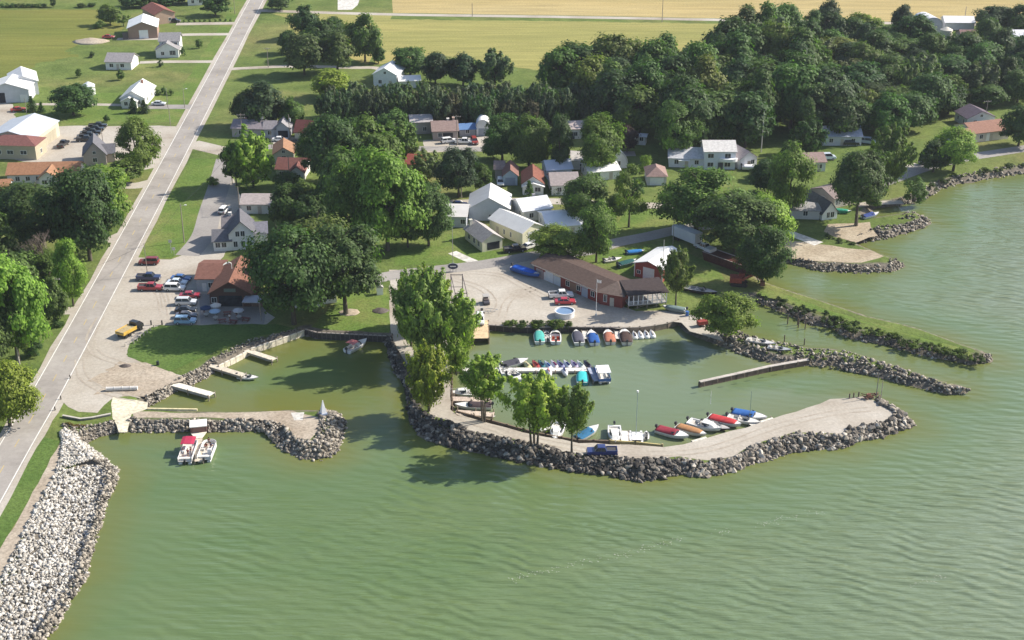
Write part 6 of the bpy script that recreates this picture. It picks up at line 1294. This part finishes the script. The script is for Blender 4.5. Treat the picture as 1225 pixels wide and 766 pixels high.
person(on_boat(pb1, -1.6, -.3, .6), R(170), 'person in maroon shirt standing behind the pink canopy', (.22,.04,.05), (.06,.05,.06), (.05,.03,.02), False, .5); person(on_boat(pb1, -1.0, -.75, .6), R(120), 'person in brown shirt at the pier side behind the pink canopy', (.2,.09,.05), (.3,.27,.25), (.03,.02,.02), False, .3); person(on_boat(pb1, -1.7, .6, .6), R(200), 'person in white shirt behind the pink canopy', (.8,.8,.82), (.1,.11,.2), (.12,.08,.04), False, .4)
person(G(244.5,376).to_tuple(), R(40), 'person in dark blue shirt at the edge of the restaurant patio', (.05,.08,.2), (.05,.05,.06), (.03,.02,.02), False, .3); person(G(275,384).to_tuple(), R(-30), 'person in white shirt near the lawn edge of the restaurant patio', (.75,.75,.75), (.05,.05,.06), (.06,.04,.02), False, .3); person(G(283,381).to_tuple(), R(60), 'person in black shirt beside the right patio umbrella', (.03,.03,.035), (.2,.2,.24), (.06,.04,.02), False, .5)

# ------------------------------------------------------------------ restaurant patio, poles, signs and odds and ends
sheetp = sheet('patio', [(238,352),(305,356),(318,372),(316,388),(240,388)], 'slab', .028); sheetp.data.materials[0] = MATS['old_asphalt']
def umbrella(px, col, label):
    P = G(*px); t = thing('patio_umbrella', label, 'umbrella', P.to_tuple(), random.uniform(0, 1)); c = MB(); n = 8
    top = c.P((0, 0, 2.75)); ring = [c.P((1.25*math.cos(2*math.pi*k/n), 1.25*math.sin(2*math.pi*k/n), 2.2)) for k in range(n)]; low = [c.P((1.25*math.cos(2*math.pi*k/n), 1.25*math.sin(2*math.pi*k/n), 2.03)) for k in range(n)]
    for k in range(n): c.f.append([top, ring[k], ring[(k+1) % n]]); c.f.append([low[k], low[(k+1) % n], ring[(k+1) % n], ring[k]])
    c.build('canopy', 'canvas', t, col); MB().tube((0,0,0),(0,0,2.7),.03).build('pole', 'iron', t, (.6,.6,.6)); MB().tube((0,0,.7),(0,0,.75),.6,n=14).build('table_top', 'paint', t, (.6,.58,.55)); MB().tube((0,0,0),(0,0,.08),.3,n=12).build('base', 'iron', t, (.1,.1,.1))
umbrella((259,376), (.6,.58,.55), 'white patio umbrella at the left of the restaurant patio'); umbrella((258,383), (.32,.45,.6), 'pale blue patio umbrella in front of the white one'); umbrella((286,382), (.5,.5,.54), 'white patio umbrella at the right of the restaurant patio'); umbrella((247,379), (.03,.06,.13), 'dark blue patio umbrella nearest the parked cars')
for x, y, lb in ((266,386,'picnic table at the lawn edge before the pale blue umbrella'),(272,377,'picnic table in the middle of the restaurant patio'),(279,387,'picnic table at the lawn edge right of the patio middle'),(294,384,'picnic table in front of the grey roofed patio shelter')):
    P = G(x, y); t = thing('picnic_table', lb, 'picnic table', P.to_tuple(), random.uniform(-.4, .4)); MB().box(-.9,.9,-.38,.38,.72,.77).build('table_top', 'wood', t, (.22,.1,.09))
    for s in (-1, 1): MB().box(-.9,.9,s*.72-.13,s*.72+.13,.42,.46).build('bench', 'wood', t, (.22,.1,.09)); MB().box(s*.6-.05,s*.6+.05,-.7,.7,0,.1).box(s*.6-.05,s*.6+.05,-.06,.06,.1,.72).box(s*.6-.04,s*.6+.04,-.72,.72,.34,.42).build('leg', 'wood', t, (.18,.09,.08))
P = G(302.5,372); t = thing('patio_shelter', 'flat grey roofed patio shelter right of the restaurant', 'shelter', P.to_tuple(), R(-3))
MB().box(-2.0,2.0,-1.3,2.6,2.5,2.66).build('roof', 'metal_roof', t, (.42,.44,.5))
for x in (-1.85, 1.85):
    for y in (-1.15, 2.45): MB().box(x-.07,x+.07,y-.07,y+.07,0,2.5).build('post', 'wood', t, (.25,.2,.18))
MB().box(-1.9,1.9,2.3,2.4,0,1.1).build('rail', 'wood', t, (.2,.14,.12))
POLES = {}
def pole(bx, by, top, label, arm=None, lamp=False, name='utility_pole', cat='utility pole', r=.14, color=(.33,.29,.25), tr=False):
    P = G(bx, by); H = hgt(P, top); t = thing(name, label, cat, P.to_tuple(), R(random.uniform(-8, 8)))
    MB().tube((0,0,-.3),(0,0,H),r,r*.65,n=8).build('shaft', 'wood', t, color)
    if arm:
        for k in range(arm):
            z = H-.5-.9*k; MB().box(-1.2,1.2,-.07+r*.9,.07+r*.9,z-.07,z+.07).build('crossarm', 'wood', t, (.35,.31,.27)); ins = MB()
            for x in (-1.05,-.4,.4,1.05): ins.tube((x,r*.9,z+.07),(x,r*.9,z+.28),.05,n=6)
            ins.build('insulators', 'paint', t, (.5,.5,.52))
    if lamp: MB().tube((0,0,H-.6),(1.2,-.4,H-.2),.035).build('lamp_arm', 'iron', t, (.6,.6,.6)); MB().box(1.0,1.5,-.6,-.3,H-.3,H-.12).build('lamp_head', 'paint', t, (.8,.8,.8))
    if tr: MB().tube((.32,0,H-2.2),(.32,0,H-1.2),.24,n=10).build('transformer', 'iron', t, (.5,.52,.53))
    return P, H
pl = {}
pl['isl'] = pole(220.5,290.5,244, 'street pole with a white lamp on the grass island', lamp=True); pl['lot'] = pole(176.5,329,291, 'slim pole standing among the cars at the lot entrance', r=.1); pl['vg'] = pole(72,381,332, 'brown utility pole on the left road verge', arm=1); pl['ln'] = pole(278,220,181, 'utility pole at the lane edge by the feathery tree', arm=1)
pl['h1'] = pole(287,256,224, 'utility pole at the corner of the long low white house'); pl['h2'] = pole(347,224,186, 'pale pole before the maroon roofed bungalow'); pole(347,167,137, 'pale pole at the open bay garage', tr=True); pole(325,177,157, 'short pale pole beside the white car', r=.1); pl['tall'] = pole(552,237,191, 'tall pole with lamp before the round dark tree', lamp=True, tr=True, r=.18); pole(547,174,138, 'brown pole beside the brown roofed bungalow', arm=1)
pole(792,27,-2, 'far pole beside the country road at top centre', r=.16); pole(565,20,4, 'far pole beside the country road left of centre', r=.16); pl['wd'] = pole(910.5,182,133, 'tall pale pole in front of the wood', color=(.55,.53,.5), r=.16); pl['nl'] = pole(321,81,57, 'pole with crossarm by the north lane', arm=1); pole(1153,31,8, 'far pole by the far barns', r=.18); pole(1178,148,120, 'pole above the orange roofed ranch house', arm=1)
pole(201,129,105, 'left pole in the white bungalow drive', r=.12); pole(221,129,105, 'right pole with lamp in the white bungalow drive', lamp=True, r=.12); pole(204,151,129, 'pole below the white bungalow drive', r=.12); pole(33,143,118, 'pole beside the pad of the white pole barns', r=.12); pole(123,169,154, 'short pole in the workshop yard', r=.12); pole(281,17,-2, 'far pole by the road top', r=.14); pole(291,177,136, 'double armed pole left of the open bay garage', arm=2); pole(312.5,384,351, 'thin brown pole beside the patio shelter', r=.1); pole(722,196,164, 'pole beside the thin trees', r=.12); pole(792,340,287, 'slim pale pole at the red boat shed corner', r=.1, color=(.5,.48,.45)); pole(805,292,262, 'slim pole by the box trailer', r=.1)
pole(1048,476,446, 'tall thin pole at the breakwater tip', r=.1, color=(.25,.24,.22), name='pole', cat='pole'); pole(1054,475,455, 'shorter thin pole at the breakwater tip', r=.08, color=(.4,.35,.33), name='pole', cat='pole'); pole(897,497,468, 'thin mast standing behind the blue canopied boat', r=.06, color=(.2,.28,.25), name='mast', cat='mast')
pole(850,482,482-14, 'short white stake in the basin behind the white boat', r=.05, color=(.8,.8,.8), name='stake', cat='stake')
def wire(a, b, label, sag=.8):
    (P, H), (Q, K) = a, b; A = P+Vector((0, 0, H-.3)); B = Q+Vector((0, 0, K-.3)); mb = MB(); n = 10; pr = None
    for k in range(n+1):
        t = k/n; p = A.lerp(B, t); p.z -= sag*4*t*(1-t)
        if pr is not None: mb.tube(pr, p, .022, n=4, cap=False)
        pr = p
    tag(mb.build('wire', 'iron', None, (.05,.05,.05)), label, 'wire')
wire(pl['vg'], pl['lot'], 'power line crossing the road to the pole among the cars'); wire(pl['isl'], pl['ln'], 'power line above the grass island to the lane pole'); wire(pl['lot'], pl['isl'], 'power line from the pole among the cars to the island lamp pole'); wire(pl['ln'], pl['h1'], 'power line from the lane pole to the long white house'); wire(pl['h1'], pl['h2'], 'power line above the long low white house')
# flagpole and hoist frame, oval sign
P = G(713,378); H = hgt(P, 334); t = thing('flagpole', 'white flagpole with small white flag before the marina store', 'flagpole', P.to_tuple()); MB().tube((0,0,0),(0,0,H),.06,.04).build('pole', 'paint', t, WHT); MB().tube((0,0,0),(0,0,.4),.25,n=10).build('base', 'concrete', t, (.6,.6,.58))
fl = MB(); fl.loft([[(.05+.16*k, .06*math.sin(k*1.3), H-.15-.03*k), (.05+.16*k, .06*math.sin(k*1.3), H-.85-.03*k)] for k in range(7)], closed=False, caps=False); fl.build('flag', 'cloth', t, (.85,.75,.72))
P = G(542,325); H = hgt(P, 272); t = thing('oval_sign', 'oval dark and white sign at the foot of a tall thin pole', 'sign', P.to_tuple()); MB().tube((0,0,0),(0,0,H),.08,.05).build('pole', 'iron', t, (.35,.34,.33))
for (r, y, c, nm) in ((1.35,-.1,(.82,.8,.78),'sign_rim'),(1.18,-.16,(.03,.035,.08),'sign_face')): MB().loft([[(r*math.cos(2*math.pi*k/20), y, 1.4+r*.62*math.sin(2*math.pi*k/20)) for k in range(20)], [(r*math.cos(2*math.pi*k/20), y+.05, 1.4+r*.62*math.sin(2*math.pi*k/20)) for k in range(20)]]).build(nm, 'paint', t, c)
MB().box(-.7,.7,-.2,-.17,1.28,1.5).build('sign_band', 'paint', t, (.8,.78,.76))
for s in (-1, 1): MB().box(s*.7-.05,s*.7+.05,-.05,.05,0,.7).build('sign_leg', 'wood', t, (.3,.27,.25))
A = G(553.7,362); t = thing('boat_hoist', 'dark steel boat hoist frame beside the tall poplar', 'boat hoist', A.to_tuple())
H1, H2 = hgt(G(553.7,362), 328), hgt(G(559,379), 350); B = G(559,379)-A; D = G(540,362)-A; E_ = G(545,379)-A
for q, h in ((Vector((0,0,0)), H1), (B, H2), (D, H1), (E_, H2)): MB(q.x, q.y, 0).box(-.09,.09,-.09,.09,0,h).build('post', 'iron', t, (.16,.14,.14))
bm_ = MB(); bm_.tube((0,0,H1-.2),(D.x,D.y,H1-.2),.1,n=6); bm_.tube((B.x,B.y,H2-.2),(E_.x,E_.y,H2-.2),.1,n=6); bm_.tube((0,0,H1-.25),(B.x,B.y,H2-.25),.1,n=6); bm_.tube((D.x,D.y,H1-.25),(E_.x,E_.y,H2-.25),.1,n=6); bm_.tube((0,0,H1*.55),(D.x,D.y,H1*.55),.07,n=6); bm_.build('beam', 'iron', t, (.14,.12,.12))
# above-ground pool
P = G(675.5,378); t = thing('swimming_pool', 'round white walled above ground pool near the basin bulkhead', 'swimming pool', P.to_tuple()); n = 28
w = MB(); w.loft([[(r*math.cos(2*math.pi*k/n), r*math.sin(2*math.pi*k/n), z) for k in range(n)] for r, z in ((2.15,0),(2.15,1.25),(2.02,1.25),(2.02,.3))], caps=False); w.build('pool_wall', 'gelcoat', t, (.68,.68,.7))
w = MB(); w.loft([[(r*math.cos(2*math.pi*k/n), r*math.sin(2*math.pi*k/n), z) for k in range(n)] for r, z in ((2.0,1.26),(2.25,1.26),(2.25,1.33),(2.0,1.33),(2.0,1.26))], caps=False); w.build('pool_rim', 'gelcoat', t, WHT); MB().poly([(2.02*math.cos(2*math.pi*k/n), 2.02*math.sin(2*math.pi*k/n), 1.05) for k in range(n)]).build('pool_water', 'gelcoat', t, (.16,.26,.42))
# white marker on the jetty
P = G(387,497); t = thing('marker', 'white pointed marker on the stony jetty end', 'marker', P.to_tuple(), .5); H = hgt(P, 479)
MB().loft([[(-.5,-.5,.6),(.5,-.5,.6),(.5,.5,.6),(-.5,.5,.6)],[(-.06,-.06,H),(.06,-.06,H),(.06,.06,H),(-.06,.06,H)]]).build('spire', 'paint', t, (.8,.81,.84)); MB().box(-.62,.62,-.62,.62,0,.6).build('base', 'paint', t, (.3,.36,.5))
# pipe, heap, barrel, carts, machinery, barge
P = G(146,465.5,1.6); t = thing('culvert_pipe', 'pale concrete pipe lying across the gravel near the ramp', 'pipe', (P.x,P.y,GZ), R(4)); p = MB(0,0,.42)
for k in range(4): p.tube((-3.1+1.55*k,0,0),(-3.1+1.55*k+1.5,0,0),.42,n=14); p.tube((-3.1+1.55*k,0,0),(-3.1+1.55*k+.14,0,0),.47,n=14)
p.build('pipe_section', 'concrete', t, (.62,.6,.57))
def heap(px, rx, ry, h, m, label, name='dirt_heap', cat='heap'):
    P = G(*px); mb = MB(*P); n = 16; rings = []
    for k in range(6):
        f = 1-k/5*.95; rings.append([(rx*f*math.cos(2*math.pi*j/n)*random.uniform(.85,1.1), ry*f*math.sin(2*math.pi*j/n)*random.uniform(.85,1.1), h*(k/5)**.8*random.uniform(.9,1.05)-.02) for j in range(n)])
    mb.loft(rings); return tag(mb.build(name, m, None, (.12,.10,.09), True), label, cat)
heap((150,438), 1.4, .9, .5, 'iron', 'small dark heap of cinders on the gravel beside the lawn'); heap((108,50), 7, 5, 1.5, 'dirt', 'brown scrap and dirt heap beside the barn'); heap((418,374), 2.6, 2.2, .5, 'dirt', 'reddish bare earth mound on the harbour lawn'); heap((455,372), 2.0, 1.8, .6, 'iron', 'dark leaf heap beside the harbour path')
def barrel(px, col, label, h=.9, r=.3): P = G(*px); t = thing('barrel', label, 'barrel', P.to_tuple()); MB().tube((0,0,0),(0,0,h),r,n=14).build('drum', 'paint', t, col); MB().tube((0,0,h*.33),(0,0,h*.37),r*1.04,n=14).tube((0,0,h*.66),(0,0,h*.7),r*1.04,n=14).build('hoop', 'iron', t, tuple(c*.6 for c in col))
barrel((189,437), (.03,.04,.035), 'black trash barrel at the tip of the harbour lawn'); barrel((822,378), (.06,.16,.45), 'blue barrel on the mole near the leafy tree', 1.1, .4)
for k in range(8):
    P = G(184-4.0*k if k < 7 else 150, 392+3.2*k); t = tag(MB(*P).tube((0,0,-.1),(0,0,.65),.13,n=8).build('bollard', 'wood', None, (.55,.5,.43)), 'short timber bollard along the curved edge of the harbour lawn', 'bollard', 'bollards along the harbour lawn')
for x, y in ((181,389),(194,389)): tag(MB(*G(x, y)).tube((0,0,-.1),(0,0,1.1),.16,n=8).build('bollard', 'wood', None, (.06,.06,.06)), 'tall dark bollard at the lot end of the harbour lawn', 'bollard', 'dark bollards at the lot end')
P = G(840,390); t = thing('cart', 'red metal cart beside the leafy mole tree', 'cart', P.to_tuple(), .3); MB().box(-1.1,1.1,-.7,.7,.5,1.3).build('tub', 'iron', t, (.28,.05,.04))
for x in (-.7,.7):
    for s in (-1,1): MB(x,s*.7,.3).tube((0,-.08,0),(0,.08,0),.3,n=12).build('wheel', 'rubber', t, (.02,.02,.02))
P = G(876,320); t = thing('barge', 'long low rusty red barge lying on the grass by the channel', 'barge', P.to_tuple(), R(-47)); MB().loft([[(-7.5,-1.6,.1),(7,-1.6,.1),(7,1.6,.1),(-7.5,1.6,.1)],[(-8,-1.8,2.2),(8,-1.8,2.2),(8,1.8,2.2),(-8,1.8,2.2)]]).build('hull', 'iron', t, (.10,.035,.03)); MB().box(-8,8,1.5,1.85,2.21,2.35).box(-8,8,-1.85,-1.7,2.21,2.3).build('gunwale', 'wood', t, (.42,.37,.33)); MB().box(-8,-6,-1.2,1.2,2.22,3.0).build('deckhouse', 'paint', t, (.7,.68,.68))
P = G(884,341); t = thing('excavator', 'old orange red excavator with folded boom under the dark tree', 'excavator', P.to_tuple(), R(-10))
for s in (-1,1): MB().loft([[(-1.8+.2,s*1.1-.3,0),(1.6,s*1.1-.3,0),(2.0,s*1.1-.3,.4),(1.6,s*1.1-.3,.8),(-1.6,s*1.1-.3,.8),(-2.0,s*1.1-.3,.4)],[(-1.6,s*1.1+.3,0),(1.6,s*1.1+.3,0),(2.0,s*1.1+.3,.4),(1.6,s*1.1+.3,.8),(-1.6,s*1.1+.3,.8),(-2.0,s*1.1+.3,.4)]]).build('track', 'rubber', t, (.04,.03,.03))
MB().box(-2.2,.6,-1.3,1.3,.9,2.1).build('engine_body', 'iron', t, (.36,.08,.05)); MB().box(-.2,1.2,.1,1.2,.95,2.7).build('cab', 'iron', t, (.3,.07,.05)); MB().box(.2,1.23,.2,1.1,1.7,2.5).build('cab_window', 'glass', t); b = MB(); b.tube((.6,-.4,1.4),(3.2,-.4,3.2),.28,.22); b.tube((3.2,-.4,3.2),(5.2,-.4,1.6),.22,.16); b.build('boom', 'iron', t, (.42,.12,.07)); MB().box(4.8,5.9,-1.0,.2,.5,1.5).build('bucket', 'iron', t, (.2,.08,.06))
# debris at the breakwater tip
P = G(1042,476); t = thing('scrap_pile', 'rusty winch and timbers at the breakwater tip', 'scrap pile', P.to_tuple()); s = MB()
for k in range(14): a = random.uniform(0,3.1); c = Vector((random.uniform(-1.6,1.6), random.uniform(-.8,.8), .3+random.uniform(0,.5))); e = Vector((math.cos(a),math.sin(a)*.6,random.uniform(-.2,.2)))*random.uniform(.5,1.2); s.tube(c-e,c+e,random.uniform(.06,.16),n=6)
s.build('timbers', 'wood', t, (.2,.11,.08)); MB().tube((-1.0,-.3,.6),(-.2,-.3,.6),.45,n=14).build('winch_drum', 'iron', t, (.25,.1,.06))
for x, y in ((1016,477),(1021,476),(1027,475)): tag(MB(*G(x, y)).tube((0,0,-.3),(0,0,1.1),.14,n=8).build('piling', 'wood', None, (.14,.11,.09)), 'short dark piling beside the rusty winch at the breakwater tip', 'piling', 'pilings at the breakwater tip')
for x, y, tp in ((954,389,378),(955,392,381),(963,394,384),(942,388,379),(938,411,401),(962,413,405)): P = G(x, y, 0); tag(MB(*P).tube((0,0,-1),(0,0,hgt(P,tp)),.12,n=7).build('piling', 'wood', None, (.13,.10,.08)), 'old bare piling standing in the side channel', 'piling', 'pilings of the side channel')
P = G(222,506,1.3)
# road guard posts and small signs
for x, y in ((84,453),(73,478),(66,491)): tag(MB(*G(x, y)).tube((0,0,-.1),(0,0,.8),.12,n=8).build('guard_post', 'wood', None, (.08,.07,.06)), 'short dark guard post on the water side of the road', 'post', 'guard posts along the road')
for x, y, tp, lb in ((205,303,287,'small road sign on the tip of the grass island'),(208.5,306,296,'low white notice board on the tip of the grass island')): P = G(x, y); H = hgt(P, tp); t = thing('road_sign', lb, 'sign', P.to_tuple()); MB().tube((0,0,0),(0,0,H),.05).build('sign_post', 'iron', t, (.4,.4,.4)); MB().box(-.4,.4,-.09,-.05,H-.75,H).build('sign_panel', 'paint', t, (.6,.6,.58))
P = G(189,437)
P = G(410,372); t = thing('lawn_shed', 'small white hut at the edge of the harbour lawn trees', 'hut', G(454.5,352).to_tuple(), .2); MB().box(-.7,.7,-.6,.6,0,1.9).build('wall', 'paint', t, WHT); MB().loft([[(-.85,-.75,1.85),(.85,-.75,1.85),(0,-.75,2.5)],[(-.85,.75,1.85),(.85,.75,1.85),(0,.75,2.5)]]).build('roof', 'shingle', t, (.4,.38,.36))

# thin line of froth drifting on the open water
V, F = [], []
for line in ([(608,694),(640,686),(690,675),(740,664),(815,645)], [(850,637),(875,634)], [(905,628),(985,610)], [(1090,700),(1130,690)]):
    L = [G(x, y, .05) for x, y in line]; n = int(sum((b-a).length for a, b in zip(L, L[1:]))*5)
    for k in range(n):
        p = along(L, random.random())+Vector((random.gauss(0, .25), random.gauss(0, .5), 0)); r = random.uniform(.02, .055); i = len(V); a = random.uniform(0, 6.28)
        for q in range(4): V.append((p.x+r*2*math.cos(a+q*1.57), p.y+r*math.sin(a+q*1.57), .05+.01*(k % 3)))
        F.append((i, i+1, i+2, i+3))
me = bpy.data.meshes.new('froth'); me.from_pydata(V, [], F); me.materials.append(MATS['white_line']); o = obj('froth', me); o['kind'] = 'stuff'; o['label'] = 'thin broken line of froth on the open green water'; o['category'] = 'froth'
